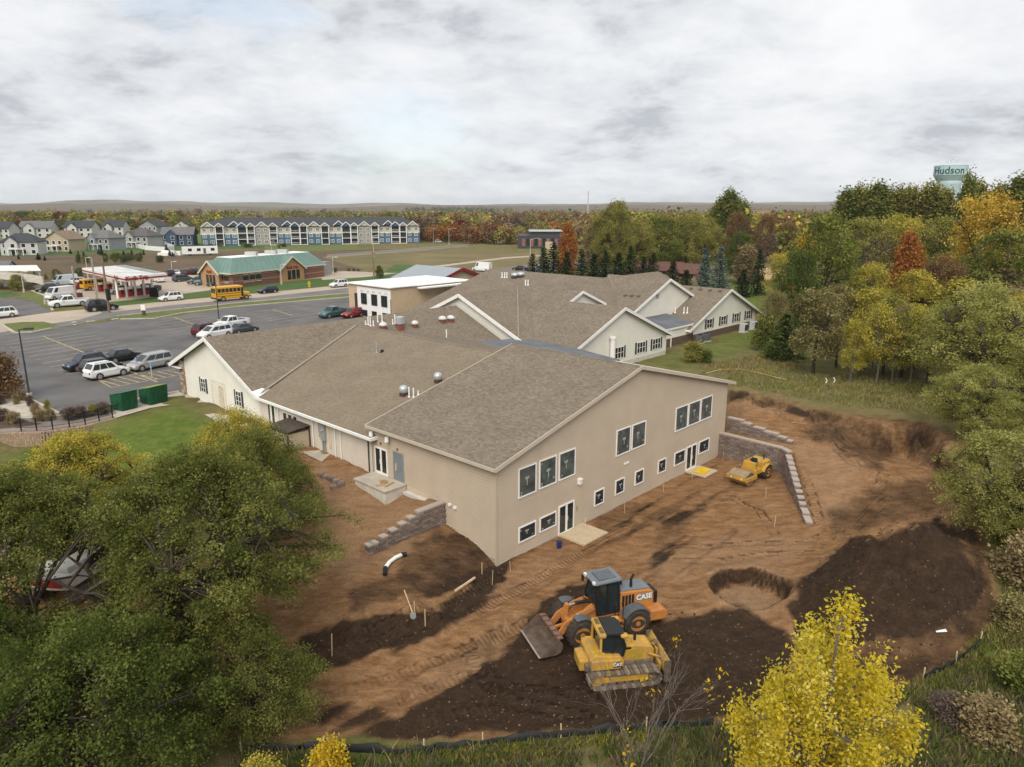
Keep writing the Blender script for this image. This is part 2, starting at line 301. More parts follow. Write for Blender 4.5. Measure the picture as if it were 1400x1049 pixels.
def ground_h(x, y):
    l = low(x,y); u = up(x,y); b = bank(x,y)
    # topsoil pile, shallow pit, spoil heaps
    def blob(px, py, z, rx, ry, h, ang=0, p=1.0):
        c = at(px,py,z); dx, dy = x-c.x, y-c.y; a = math.cos(ang)*dx+math.sin(ang)*dy; q = -math.sin(ang)*dx+math.cos(ang)*dy
        return h*np.exp(-((a/rx)**2+(q/ry)**2)**p)
    n_ = fbm(x*.55+3, y*.55, 4, 5)
    pile = blob(1222,800,1.2,4.2,3.3,2.9,.6,1.3)*(.45+.95*n_+.35*(fbm(x*2.1,y*2.1,3,8)-.5))+blob(1285,770,1.2,3.2,3,1.4,.4,1.3)+blob(1165,850,.6,2.2,1.4,.7,.9)
    c = at(1025,805,0); rr = np.hypot(x-c.x, y-c.y)*(1+.12*(fbm(x*.8,y*.8,3,9)-.5)); pit = -.85*sst(2.1,1.72,rr)+.18*np.exp(-((rr-2.35)/.35)**2)
    l = l+pile+pit+blob(1130,815,.2,2.4,.9,.35,.5)
    u = u+pile+blob(1125,602,2.2,1.5,.9,.7,.4)+blob(1205,655,1.4,1.9,1.1,.75,-.3)+blob(1165,625,1.8,1.1,1.6,.5)+blob(1275,675,1.2,1.6,1.3,.8,.2)
    u = u+blob(1170,590,2,3.0,1.5,.55,-.2)-blob(1240,615,1.6,2.6,2.4,.9,0)+blob(1085,568,2.5,3,1.2,.5,-.2)
    wl, _ = polydist(x, y, WALL_L); wr, _ = polydist(x, y, WALL_R); wd = np.minimum(wl, wr)
    sm = np.clip(wd*.8, .06, 2.2)
    mu = sst(1, -1, np.minimum(sdf(x,y,UPPER_L), sdf(x,y,UPPER_R))/sm)
    h = l+(u-l)*mu
    sb = sdf(x,y,BANK)+(fbm(x*.6,y*.6,4,21)-.5)*3.0; h = h-.3*sst(2.5,.2,sb)*sst(-.4,.2,sb)*mu; mb = sst(.95,-.6,sb); h = h+(np.maximum(b,h)-h)*mb
    TERR = uvl([(26.1,0),(25.75,-5.3),(25.3,-5.95),(27.55,-5.7),(27.62,0)]); h = np.where(sdf(x,y,TERR) < 0, np.minimum(h,2.0), h)
    far = G+2.2*sst(30,90,x)*sst(35,80,y)+3.2*sst(356,376,y)*sst(-98,-125,x)*sst(600,500,y)
    ox = np.maximum(np.maximum(-34-x, x-36), 0); oy = np.maximum(np.maximum(y-64, 19-y), 0)
    h = h+(np.where(y < 40, .2, far)-h)*sst(0,14,np.hypot(ox,oy))
    mf = sst(.12,-.12,sdf(x,y,FLAT)); h = h+(far-h)*mf
    return h
xs = np.concatenate([-np.geomspace(27,9000,95)[::-1], np.arange(-26.8,36.9,.2), np.geomspace(37.2,9000,90)])
ys = np.concatenate([np.linspace(-400,12,18), np.arange(13,20,.7), np.arange(20,72,.2), np.geomspace(72.3,9500,150)])
GX, GY = np.meshgrid(xs, ys); GX = GX.ravel(); GY = GY.ravel(); GH = ground_h(GX, GY)
PXg, PYg = proj(GX, GY, GH)
near = (np.hypot(GX-2, GY-42) < 62)
jx = PXg+22*(fbm(GX*1.3,GY*1.3,5,31)-.5); jy = PYg+15*(fbm(GX*1.3,GY*1.3,5,32)-.5)
DIRT = [(392,597),(425,594),(470,608),(520,630),(620,680),(700,745),(985,600),(996,531),(1050,541),(1110,556),(1180,568),(1260,575),(1312,600),(1335,650),(1330,690),(1352,760),(1376,830),(1345,872),(1290,918),(1240,940),(1100,968),(1000,985),(900,990),(800,1000),(640,1015),(560,1012),(480,1005),(400,1012),(300,1010),(150,990),(0,960),(-300,950),(-300,800),(0,790),(150,800),(300,760),(400,700),(405,640)]
d_dirt = sst(6,-6,sdf(jx,jy,DIRT))*near
def pm(poly, w=8): return sst(w,-w,sdf(jx,jy,poly))*near
dark = np.zeros_like(GX)
for poly, a in (([(370,925),(410,870),(470,846),(560,838),(606,832),(640,796),(694,764),(690,796),(640,838),(590,868),(520,892),(430,922)],1.05),
  ([(470,1012),(600,950),(650,915),(690,880),(725,845),(765,805),(835,790),(905,845),(960,842),(1012,828),(1050,848),(1090,880),(1070,975),(900,992),(700,1004)],.93),
  ([(1088,800),(1120,775),(1165,735),(1215,735),(1285,706),(1318,742),(1352,800),(1340,826),(1290,850),(1255,875),(1200,872),(1150,905),(1100,900),(1076,835)],1.0),([(1290,690),(1340,740),(1376,840),(1340,874),(1285,915),(1240,935),(1150,955),(1080,960),(1100,880),(1250,850),(1340,800)],.62),
  ([(815,705),(860,680),(905,688),(850,722),(795,742)],.42), ([(905,706),(965,690),(932,735),(905,785),(880,790),(892,750)],.42),([(745,770),(860,745),(880,720),(800,748)],.32),
  ([(1085,592),(1130,566),(1205,577),(1235,620),(1200,645),(1140,612)],.55), ([(1130,700),(1200,660),(1290,650),(1300,690),(1210,720),(1140,740)],.5),  # first patch here paints the cut bank's shadow into the soil colour
  ([(560,742),(600,722),(640,728),(686,772),(640,800),(600,818),(560,812),(500,835),(470,838),(480,800),(540,785)],.6), ([(1000,534),(1110,556),(1260,572),(1300,598),(1250,584),(1110,566),(1000,545)],.6), ([(420,905),(0,935),(0,960),(250,1000),(480,1000),(560,985),(430,950)],.45)):
    dark = np.maximum(dark, a*pm(poly, 9))
U_ = (GX-A.x)*UX+(GY-A.y)*UY; V_ = -(GX-A.x)*UY+(GY-A.y)*UX
streak = fbm(U_*.13+.35*fbm(GX*.2,GY*.2,3,3), V_*2.1, 5, 41)
dark = np.clip(dark+np.where((U_ > -14)&(V_ < 0), .42*sst(.44,.78,streak), 0)*(PXg < 1010), 0, 1)
dark = np.clip(dark*(.62+.75*fbm(GX*.9,GY*.9,4,51)), 0, 1)
sand = np.zeros_like(GX)
for poly, a in (([(1195,592),(1290,580),(1312,640),(1275,640),(1212,622)],.7), ([(1100,562),(1170,578),(1160,592),(1105,575)],.6), ([(1000,535),(1080,552),(1075,562),(1000,552)],.7),
  ([(1060,600),(1140,600),(1190,640),(1160,700),(1118,715),(1100,650)],.55), ([(975,775),(1040,765),(1082,790),(1075,825),(1035,842),(980,825)],.8), ([(500,750),(560,735),(620,722),(560,765),(520,790)],.6),([(440,630),(520,655),(610,690),(600,700),(510,760),(480,800),(430,760),(400,690)],.55), ([(880,760),(1000,730),(1110,735),(1080,770),(960,775),(900,800)],.5),([(560,940),(680,860),(700,880),(640,930)],.5), ([(660,790),(760,755),(800,760),(620,850),(560,870)],.35)):
    sand = np.maximum(sand, a*pm(poly, 10))
lush = np.zeros_like(GX)
for poly, a in (([(-200,690),(-10,632),(60,615),(120,597),(160,580),(240,552),(300,580),(380,620),(300,700),(100,720)],1.), ([(880,498),(940,486),(1010,458),(1045,446),(1060,462),(1000,480),(930,500)],1.), ([(330,1018),(600,1012),(900,996),(940,1004),(760,1022),(600,1049),(330,1049)],.8), ([(1300,925),(1345,882),(1400,868),(1400,985),(1330,985)],.75), ([(1000,520),(1060,470),(1150,470),(1290,540),(1180,560),(1060,540)],.2), ([(930,400),(1040,380),(1060,440),(980,410)],.9)):
    lush = np.maximum(lush, a*sst(14,-14,sdf(jx,jy,poly))*(GY > 0)*(np.hypot(GX,GY) < 230))
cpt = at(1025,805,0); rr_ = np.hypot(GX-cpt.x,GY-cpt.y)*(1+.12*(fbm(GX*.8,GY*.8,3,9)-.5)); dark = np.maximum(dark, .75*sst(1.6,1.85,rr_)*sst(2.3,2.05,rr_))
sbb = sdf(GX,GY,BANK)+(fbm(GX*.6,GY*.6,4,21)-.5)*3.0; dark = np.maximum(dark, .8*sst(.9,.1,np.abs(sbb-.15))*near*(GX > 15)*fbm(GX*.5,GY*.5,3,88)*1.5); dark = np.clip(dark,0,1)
lush = np.maximum(lush, sst(-92,-105,GX)*sst(336,344,GY)*sst(430,410,GY))
# tracks of the machines: shallow ruts with cleat marks
TR = np.zeros_like(GX); TS = np.zeros_like(GX)
for line, wd_ in (([(400,925),(470,900),(560,872),(660,835),(760,775),(860,725),(960,690)],.26),([(420,955),(520,930),(620,893),(720,845)],.26),([(540,955),(640,920),(690,930),(760,935),(810,950)],.3),([(560,990),(700,955),(800,975)],.3),
  ([(880,745),(960,748),(1040,742),(1100,745),(1150,730),(1200,690),(1210,640)],.24),([(900,765),(980,768),(1050,757),(1120,760),(1165,735),(1215,700)],.24),([(640,880),(655,920),(690,945),(680,960)],.3),([(1000,545),(1060,575),(1120,600),(1180,640),(1210,680)],.25),([(1010,538),(1075,566),(1140,592),(1200,640)],.25),([(1090,640),(1100,680),(1120,720)],.24),([(930,690),(1000,680),(1040,700),(1060,730)],.24),([(425,895),(500,875),(580,855),(680,792)],.22)):
    wl = [tuple(at(x,y,.0 if y > 640 else 2)[:2]) for x, y in line]
    dd, ss = polydist(GX, GY, wl); m = sst(wd_+.12, wd_-.1, dd); b = m > TR; TR = np.where(b, m, TR); TS = np.where(b, ss, TS)
TR = TR*d_dirt*(.35+1.1*fbm(GX*.35,GY*.35,3,77)); TR = np.clip(TR,0,1)
rough = d_dirt*(.20*(fbm(GX*1.1,GY*1.1,5,61)-.5)+.15*(fbm(U_*.22,V_*1.2,4,41)-.5)*(V_ < .5)+.26*(fbm(GX*2.6,GY*2.6,3,62)-.5)*(.25+dark))
GH = GH+rough-.09*TR+(1-d_dirt)*near*.18*(fbm(GX*.8,GY*.8,4,63)-.5)*(sdf(GX,GY,FLAT) > 0)
for q_ in (at(830,865,0), at(755,885,0), at(850,925,0)): f_ = sst(4.2,2.2,np.hypot(GX-q_.x,GY-q_.y)); GH = GH-f_*(rough*.8+.05)
q_ = at(745,885,0); c0 = at(793,888,0); i0 = int(np.argmin(np.hypot(GX-c0.x,GY-c0.y))); f_ = sst(3.1,2.3,np.hypot(GX-q_.x,GY-q_.y)); GH = np.where(f_ > 0, GH*(1-f_)+np.minimum(GH,GH[i0]-.06)*f_, GH)
# keep the soil below the building floor and behind the walls
inF = (U_ > .15)&(U_ < 26.2)&(V_ > .15)&(V_ < 50); GH = np.where(inF, np.minimum(GH,-.4), GH)
nx, ny = len(xs), len(ys); idx = np.arange(nx*ny).reshape(ny,nx)
F = np.stack([idx[:-1,:-1],idx[:-1,1:],idx[1:,1:],idx[1:,:-1]],-1).reshape(-1,4)
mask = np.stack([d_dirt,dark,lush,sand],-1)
def ground_mat():
    m = bpy.data.materials.new('ground'); m.use_nodes = True; t = m.node_tree; b = t.nodes['Principled BSDF']; b.inputs['Roughness'].default_value = .95; b.inputs['Specular IOR Level'].default_value = .12
    n = t.nodes.new; l = t.links.new
    g = n('ShaderNodeNewGeometry')
    def noise(sc, det=6, rg=.6, st=None):
        x = n('ShaderNodeTexNoise'); x.inputs['Scale'].default_value = sc; x.inputs['Detail'].default_value = det; x.inputs['Roughness'].default_value = rg
        if st:
            mp = n('ShaderNodeMapping'); mp.inputs['Rotation'].default_value = (0,0,-ANG); mp.inputs['Scale'].default_value = st; l(g.outputs['Position'], mp.inputs[0]); l(mp.outputs[0], x.inputs[0])
        else: l(g.outputs['Position'], x.inputs[0])
        return x.outputs[0]
    def ramp(f, *st):
        r = n('ShaderNodeValToRGB'); l(f, r.inputs[0]); el = r.color_ramp.elements
        el[0].position, el[0].color = st[0][0], (*st[0][1],1); el[1].position, el[1].color = st[-1][0], (*st[-1][1],1)
        for p, c in st[1:-1]: x = el.new(p); x.color = (*c,1)
        return r.outputs[0]
    def mix(f, a, c):
        x = n('ShaderNodeMix'); x.data_type = 'RGBA'; l(f, x.inputs[0]); l(a, x.inputs[6]); l(c, x.inputs[7]); return x.outputs[2]
    def ma(op, a, c):
        x = n('ShaderNodeMath'); x.operation = op; x.use_clamp = op == 'ADD'
        for i, q in enumerate((a,c)):
            if isinstance(q,(int,float)): x.inputs[i].default_value = q
            else: l(q, x.inputs[i])
        return x.outputs[0]
    at_ = n('ShaderNodeAttribute'); at_.attribute_name = 'mask'; sp = n('ShaderNodeSeparateColor'); l(at_.outputs['Color'], sp.inputs[0])
    dry = ramp(noise(.5,9,.72), (.3,(.075,.082,.024)), (.45,(.145,.13,.048)), (.58,(.21,.17,.08)), (.72,(.095,.115,.03)))
    grn = ramp(noise(.9,9,.7), (.3,(.065,.105,.018)), (.52,(.125,.172,.03)), (.72,(.20,.20,.055)))
    grass = mix(sp.outputs[2], dry, grn)
    soil = ramp(noise(1.6,11,.74,(.5,1.35,1)), (.28,(.145,.07,.031)), (.45,(.275,.147,.066)), (.58,(.385,.218,.108)), (.74,(.50,.31,.165)))
    soil = mix(ma('MULTIPLY',at_.outputs['Alpha'],.75), soil, ramp(noise(3,8,.7), (.3,(.30,.18,.10)), (.7,(.48,.32,.20))))
    iso = ramp(noise(2.2,11,.75), (.28,(.15,.075,.035)), (.45,(.27,.15,.072)), (.58,(.38,.225,.12)), (.74,(.50,.32,.18)))
    sx_ = n('ShaderNodeSeparateXYZ'); l(g.outputs['Normal'], sx_.inputs[0]); stp = n('ShaderNodeMapRange'); stp.inputs['From Min'].default_value = .97; stp.inputs['From Max'].default_value = .82; l(sx_.outputs[2], stp.inputs[0]); soil = mix(stp.outputs[0], soil, iso)
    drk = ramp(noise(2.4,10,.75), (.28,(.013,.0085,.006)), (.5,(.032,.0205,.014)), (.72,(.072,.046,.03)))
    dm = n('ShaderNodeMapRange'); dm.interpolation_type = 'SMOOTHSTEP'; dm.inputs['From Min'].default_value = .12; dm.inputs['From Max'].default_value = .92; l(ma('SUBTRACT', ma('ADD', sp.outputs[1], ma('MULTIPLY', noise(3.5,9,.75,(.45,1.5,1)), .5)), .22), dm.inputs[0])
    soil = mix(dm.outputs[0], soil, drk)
    gr = n('ShaderNodeMapRange'); gr.inputs['From Min'].default_value = .3; gr.inputs['From Max'].default_value = .7; gr.inputs['To Min'].default_value = .58; gr.inputs['To Max'].default_value = 1.18; l(noise(11,9,.8), gr.inputs[0]); gm_ = n('ShaderNodeMix'); gm_.data_type = 'RGBA'; gm_.blend_type = 'MULTIPLY'; gm_.inputs[0].default_value = 1; l(soil, gm_.inputs[6]); l(gr.outputs[0], gm_.inputs[7]); soil = gm_.outputs[2]
    clod = n('ShaderNodeTexVoronoi'); clod.inputs['Scale'].default_value = 5; l(g.outputs['Position'], clod.inputs['Vector'])
    col = mix(sp.outputs[0], grass, soil); l(col, b.inputs['Base Color'])
    tr = n('ShaderNodeAttribute'); tr.attribute_name = 'track'; ts = n('ShaderNodeAttribute'); ts.attribute_name = 'along'
    cle = ma('MULTIPLY', ma('SINE', ma('MULTIPLY', ts.outputs['Fac'], 24.0), 0), ma('MULTIPLY', tr.outputs['Fac'], .4))
    hgt = ma('ADD', ma('MULTIPLY', noise(4,8,.7), 1.2), ma('MULTIPLY', noise(16,5,.7), .5))
    hh = n('ShaderNodeMath'); hh.operation = 'ADD'; l(hgt, hh.inputs[0]); l(cle, hh.inputs[1])
    bp = n('ShaderNodeBump'); bp.inputs['Strength'].default_value = .9; bp.inputs['Distance'].default_value = .11; l(hh.outputs[0], bp.inputs['Height']); l(bp.outputs[0], b.inputs['Normal'])
    return m
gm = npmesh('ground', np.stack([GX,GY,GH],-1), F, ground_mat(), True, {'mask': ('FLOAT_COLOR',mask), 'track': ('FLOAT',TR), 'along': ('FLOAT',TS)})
tag(link('ground', gm), kind='structure')
_gi = GH.reshape(ny,nx)
def gz(x, y):
    i = int(np.clip(np.searchsorted(xs,x)-1,0,nx-2)); j = int(np.clip(np.searchsorted(ys,y)-1,0,ny-2))
    a = (x-xs[i])/(xs[i+1]-xs[i]); b = (y-ys[j])/(ys[j+1]-ys[j])
    return float((_gi[j,i]*(1-a)+_gi[j,i+1]*a)*(1-b)+(_gi[j+1,i]*(1-a)+_gi[j+1,i+1]*a)*b)
def onground(px, py):           # where a pixel's line of sight meets the soil
    z = 1.0
    for _ in range(30):
        p = at(px,py,z); z += (gz(p.x,p.y)-z)*.5
    p = at(px,py,z); p.z = gz(p.x,p.y); return p
# ------------------------------------------------------------------ the long building with its extension
class Wall:
    def __init__(s, parent, o, e, n): s.p = parent; s.o = Vector((*o,0)); s.e = Vector((*e,0)).normalized(); s.n = Vector((*n,0)).normalized()
    def pt(s, a, z, out=0.): q = s.o+s.e*a+s.n*out; return Vector((q.x,q.y,z))
    def box(s, mb, a0, a1, z0, z1, o0, o1):
        P = [s.pt(a,z,o) for a, z, o in ((a0,z0,o0),(a1,z0,o0),(a1,z0,o1),(a0,z0,o1),(a0,z1,o0),(a1,z1,o0),(a1,z1,o1),(a0,z1,o1))]
        return mb.add(P, [(0,3,2,1),(4,5,6,7),(0,1,5,4),(1,2,6,5),(2,3,7,6),(3,0,4,7)])
    def siding(s, top, z0, m, course=.2, name='wall', lip=.034, bot=None):
        # top: [(a,z),...]; overlapping boards, each board's foot proud of the one below
        mb = MB(); a0, a1 = top[0][0], top[-1][0]
        def span(z):
            xs_ = []
            for (p, zp), (q, zq) in zip(top[:-1], top[1:]):
                if zp >= z and zq >= z: xs_ += [p,q]
                elif (zp-z)*(zq-z) < 0: t = (z-zp)/(zq-zp); x = p+t*(q-p); xs_ += [x, p if zp > z else q]
            return (min(xs_), max(xs_)) if xs_ else None
        z = z0; zt = max(q[1] for q in top)
        while z < zt-.01:
            zn = min(z+course, zt); A_, B_ = span(z), span(zn-.001)
            if not A_: break
            B_ = B_ or ((A_[0]+A_[1])/2,)*2
            mb.add([s.pt(A_[0],z,lip),s.pt(A_[1],z,lip),s.pt(B_[1],zn,0),s.pt(B_[0],zn,0),s.pt(A_[0],z,-.0),s.pt(A_[1],z,-.0)], [(0,1,2,3),(4,5,1,0)])
            z = zn
        mb.add([s.pt(a0,z0,-.15),s.pt(a1,z0,-.15)]+[s.pt(a,z,-.15) for a, z in reversed(top)], [tuple(range(2+len(top)))])
        return mb.build(name, m, s.p)
    def window(s, a0, a1, z0, z1, fm=None, pm=None, fw=.075, mull=0, shutters=0, stick=False, name='window', cross=0, proud=.08):
        mb = MB(); fm = fm or m_white; pm = pm or m_glass
        s.box(mb,a0,a1,z0,z0+fw,.0,proud); s.box(mb,a0,a1,z1-fw,z1,.0,proud); s.box(mb,a0,a0+fw,z0+fw,z1-fw,.0,proud); s.box(mb,a1-fw,a1,z0+fw,z1-fw,.0,proud)
        for k in range(mull): c = a0+(a1-a0)*(k+1)/(mull+1); s.box(mb,c-.03,c+.03,z0+fw,z1-fw,.0,proud-.01)
        for k in range(cross): c = z0+(z1-z0)*(k+1)/(cross+1); s.box(mb,a0+fw,a1-fw,c-.02,c+.02,.0,proud-.014)
        w_ = mb.build(name, fm, s.p)
        mb = MB(); s.box(mb,a0+fw-.01,a1-fw+.01,z0+fw-.01,z1-fw+.01,.0,.044); mb.build('pane', pm, w_)
        if shutters:
            for q in (a0-shutters-.02, a1+.02): mb = MB(); s.box(mb,q,q+shutters,z0-.03,z1+.03,0,.045); mb.build('shutter', m_shut, w_)
        if stick:
            mb = MB(); cx, cz, hh = (a0+a1)/2+.1*math.sin(a0*9), (z0+z1)/2+.05*math.sin(a0*5), z1-z0
            r = random.Random(int(a0*100+z0*7))
            s.box(mb,cx-.16,cx+.16,cz+.04*hh,cz+.13*hh,.044,.048); s.box(mb,cx-.035,cx+.035,cz-.16*hh,cz+.03*hh,.044,.048)
            lp = mat('label_print',(.50,.53,.54),.6,.2,14,0,0,.3,col2=(.13,.15,.16)); mb.build('sticker', lp, w_)
            for q0, q1, h0, h1 in ((a0+.2,a0+.33,z0+.13*hh,z0+.13*hh+.1),(a0+.18,a0+.3,z0+.13*hh-.14,z0+.13*hh-.05),(a0+.15,a0+.25,z1-.3,z1-.2),(a1-.35,a1-.22,z0+.2*hh,z0+.27*hh)):
                if r.random() < .62: d_ = r.uniform(-.04,.06); mb = MB(); s.box(mb,q0+d_,q1+d_,h0,h1,.044,.048); mb.build('sticker', lp, w_)
        return w_
B = thing('care_building', 'long brown-roofed building, beige two-storey extension at its near end and cream gabled wings behind', 'building', A, ANG)
wG = Wall(B,(0,0),(1,0),(0,-1)); wS = Wall(B,(0,0),(0,1),(-1,0))
PT, RZ, EL = .2535, 9.67, 6.12     # front roof pitch, ridge and eave
ridge_u = 13.6
m_filmg2 = mat('window_film_grey', (.082,.093,.09), .25, .5, 1.1, 0, 0, .5)
# --- gable wall of the extension
def ztop(u): return RZ-PT*abs(u-ridge_u)-.16
m_found = mat('foundation', (.43,.36,.28), .9, .08, 1.3, .1, col2=(.33,.235,.155))
mb = MB(); wG.box(mb,-.02,26.62,-.6,.12,-.1,.03); wS.box(mb,.0,4.4,-.6,.5,-.1,.03); mb.build('foundation', m_found, B)
wG.siding([(0,ztop(0)),(ridge_u,ztop(ridge_u)),(26.6,ztop(26.6))], .12, m_beige)
mb = MB()
for a in (0,26.6): mb = MB(); wG.box(mb,a-.06,a+.06,.12,ztop(a)-.05,-.06,.045); mb.build('corner_board', m_beige, B)
for a0, a1, z0, z1 in ((1.76,3.3,3.68,5.5),(3.56,5.13,3.72,5.52),(5.37,6.96,3.74,5.52),(11.31,12.95,3.78,5.62),(13.12,14.8,3.8,5.6),(18.75,20.5,3.8,5.65),(20.6,22.35,3.82,5.65),(22.42,24.2,3.84,5.66)):
    wG.window(a0,a1,z0,z1,pm=(m_filmg,m_filmg2)[int(a0*3)%2],stick=True)
for a0, a1, z0, z1 in ((1.79,3.3,.86,1.86),(3.65,5.18,.9,1.86),(9.04,10.1,.9,1.96),(11.37,12.42,.98,2.06),(13.7,14.8,1.02,2.06),(16.66,17.75,1.06,2.1),(18.9,20.45,1.06,2.12),(22.5,24.15,1.08,2.14)):
    wG.window(a0,a1,z0,z1,pm=m_filmdark,stick=True)
def glassdoor(W, a0, a1, z0, z1):
    d = MB(); W.box(d,a0,a1,z0,z0+.14,0,.07); W.box(d,a0,a1,z1-.11,z1,0,.07); W.box(d,a0,a0+.1,z0+.14,z1-.11,0,.07); W.box(d,a1-.1,a1,z0+.14,z1-.11,0,.07); c = (a0+a1)/2; W.box(d,c-.09,c+.09,z0+.14,z1-.11,0,.068)
    o = d.build('glass_door', m_white, B)
    for q0, q1 in ((a0+.09,c-.08),(c+.08,a1-.09)): mb = MB(); W.box(mb,q0,q1,z0+.13,z1-.1,.0,.046); mb.build('pane', m_glass, o)
    mb = MB(); W.box(mb,c+.1,c+.13,(z0+z1)/2-.2,(z0+z1)/2+.12,.06,.1); mb.build('handle', m_metal, o)
glassdoor(wG,5.41,6.94,.06,2.06); glassdoor(wG,20.65,22.2,.2,2.16)
mb = MB(); wG.box(mb,7.25,7.5,3.0,3.3,.0,.22); wG.box(mb,7.22,7.53,3.28,3.36,0,.26); mb.build('wall_lamp', m_white, B)
for a in (11.15,11.45): mb = MB(); wG.box(mb,a+1.2,a+1.4,2.95,3.07,0,.1); mb.build('wall_vent', m_white, B)
for a, z in ((9.9,3.8),(25.2,3.05),(9.3,3.1)): mb = MB(); wG.box(mb,a,a+.16,z,z+.16,0,.04); mb.build('outlet_box', m_beigetrim, B)
mb = MB(); wG.box(mb,7.2,7.3,1.2,1.5,0,.06); mb.build('meter_box', mat('ochre',(.35,.24,.1)), B)
# --- side wall of the extension
wS.siding([(0,EL-.14),(11.6,EL-.14)], .3, m_beige)
for a, z0, z1 in ((4.3,.2,2.75),(8.05,2.2,2.95),(11.45,2.6,EL-.2)): mb = MB(); wS.box(mb,a-.05,a+.05,z0,z1,.0,.03); mb.build('trim_board', m_beigetrim, B)
mb = MB(); wS.box(mb,4.35,8.0,2.62,2.74,0,.032); mb.build('trim_board', m_beigetrim, B)
for a, z1 in ((2.2,1.45),(1.05,1.1)): mb = MB(); wS.box(mb,a,a+.1,.2,z1,0,.028); mb.build('trim_board', m_beigetrim, B)
glassdoor(wS,9.95,11.3,2.9,4.72)
mb = MB(); wS.box(mb,8.3,9.25,2.86,4.78,0,.05); d = mb.build('steel_door', mat('door_bluegrey',(.20,.228,.245),.5,.06,2), B)
mb = MB(); wS.box(mb,8.24,8.3,2.86,4.84,0,.07); wS.box(mb,9.25,9.31,2.86,4.84,0,.07); wS.box(mb,8.3,9.25,4.78,4.84,0,.07); mb.build('door_frame', mat('frame_bluegrey',(.27,.29,.30)), d)
mb = MB(); wS.box(mb,8.98,9.1,3.55,4.05,.05,.075); mb.build('notice', m_wood, d)
for a in (8.85,10.6): mb = MB(); wS.box(mb,a-.07,a+.07,4.95,5.1,0,.07); mb.build('junction_box', m_rust, B)
for k, a in enumerate((3.3,3.75)): mb = MB(); wS.box(mb,a,a+.2,2.6+.06*k,2.74+.06*k,0,.14); mb.build('dryer_vent', m_white, B)
for a in (9.6,11.3): mb = MB(); p = wS.pt(a,5.72,.28); mb.cyl(p,p+Vector((0,0,-.3)),.13,.15,10); mb.cyl(p+Vector((.28,0,.06)),p+Vector((0,0,.0)),.05,.05,6); mb.build('flood_lamp', m_white, B)
# --- roofs
def roof(pts, eave, upv, m=None, t=.16, name='roof'):
    o = MB().slab(pts,t).build(name, m or m_shing, B); roof_uv(o, eave, upv); return o
def rz(u): return RZ-PT*abs(u-ridge_u)
uL, uR, vF, vB = -.4, 27.5, -.3, 11.7
roof([(uL,vF,rz(uL)),(ridge_u,vF,RZ),(ridge_u,vB,RZ),(uL,vB,rz(uL))],(0,1,0),(1,0,PT))
roof([(ridge_u,vF,RZ),(uR,vF,rz(uR)),(uR,vB,rz(uR)),(ridge_u,vB,RZ)],(0,1,0),(-1,0,PT))
def rake(p, q, m, h=.24, w=.05, name='rake_board', dz=.03): mb = MB(); p, q = Vector(p), Vector(q); d = Vector((0,0,-h/2+dz)); mb.beam(p+d,q+d,w,h); return mb.build(name, m, B)
rake((uL-.02,vF-.03,rz(uL)),(ridge_u,vF-.03,RZ),m_beigetrim); rake((ridge_u,vF-.03,RZ),(uR+.02,vF-.03,rz(uR)),m_beigetrim)
rake((uL-.03,vF,rz(uL)),(uL-.03,vB,rz(uL)),m_beigetrim,.2,name='fascia'); rake((uR+.03,vF,rz(uR)),(uR+.03,vB,rz(uR)),m_white,.2,name='fascia')
rake((uL,vB+.03,rz(uL)),(ridge_u,vB+.03,RZ),m_beigetrim,.18)
mb = MB()
for sg in (1,-1): mb.slab([(ridge_u,vF,RZ+.03),(ridge_u+sg*.17,vF,RZ-.04+.03),(ridge_u+sg*.17,vB,RZ-.04+.03),(ridge_u,vB,RZ+.03)][::sg],.03)
o = mb.build('ridge_cap', m_shing, B); roof_uv(o,(0,1,0),(1,0,0))
mb = MB(); mb.box(uL+.1,0,vF+.02,vB,rz(uL)-.2,rz(uL)-.17); mb.build('soffit', m_beigetrim, B)
# back walls of the extension
Wall(B,(0,11.55),(1,0),(0,1)).siding([(0,EL-.2),(ridge_u,RZ-.2),(26.6,EL)], 2.7, m_beige, .3); Wall(B,(26.6,0),(0,1),(1,0)).siding([(0,EL-.1),(11.5,EL-.1)], -.2, m_beige, .3)
# --- middle part
MS, ME, MR = .2125, 5.42, 14.3
mz = lambda u: ME+MS*(u+.5) if u <= MR else ME+MS*(MR+.5)-MS*(u-MR)
roof([(-.5,11.2,mz(-.5)),(MR,11.2,mz(MR)),(MR,33.8,mz(MR)),(-.5,26.0,mz(-.5))],(0,1,0),(1,0,MS),m_shingT)
roof([(MR,11.2,mz(MR)),(28,11.2,mz(28)),(28,33,mz(28)),(MR,33.8,mz(MR))],(0,1,0),(-1,0,MS),m_shing)
mb = MB(); mb.slab([(MR-.18,11.9,mz(MR)+.0),(MR,11.9,mz(MR)+.035),(MR,33.4,mz(MR)+.035),(MR-.18,33.4,mz(MR))],.03).slab([(MR,11.9,mz(MR)+.035),(MR+.18,11.9,mz(MR)),(MR+.18,33.4,mz(MR)),(MR,33.4,mz(MR)+.035)],.03)
o = mb.build('ridge_cap', m_shingT, B); roof_uv(o,(0,1,0),(1,0,0))
mb = MB(); mb.box(-.63,-.5,10.9,26.35,ME-.2,ME-.02); mb.box(-.5,.02,10.9,11.05,ME-.2,ME-.0); g_ = mb.build('gutter', m_white, B)
mb = MB(); mb.box(-.5,-.02,11.05,26.3,ME-.22,ME-.19); mb.build('soffit', m_white, B)
wM = Wall(B,(-.05,11.6),(0,1),(-1,0)); m_mid = mat('panel_offwhite', (.66,.6,.52), .75, .05, 1)
wM.siding([(0,ME-.2),(15.3,ME-.2)], 2.6, m_mid, .6, lip=.004)
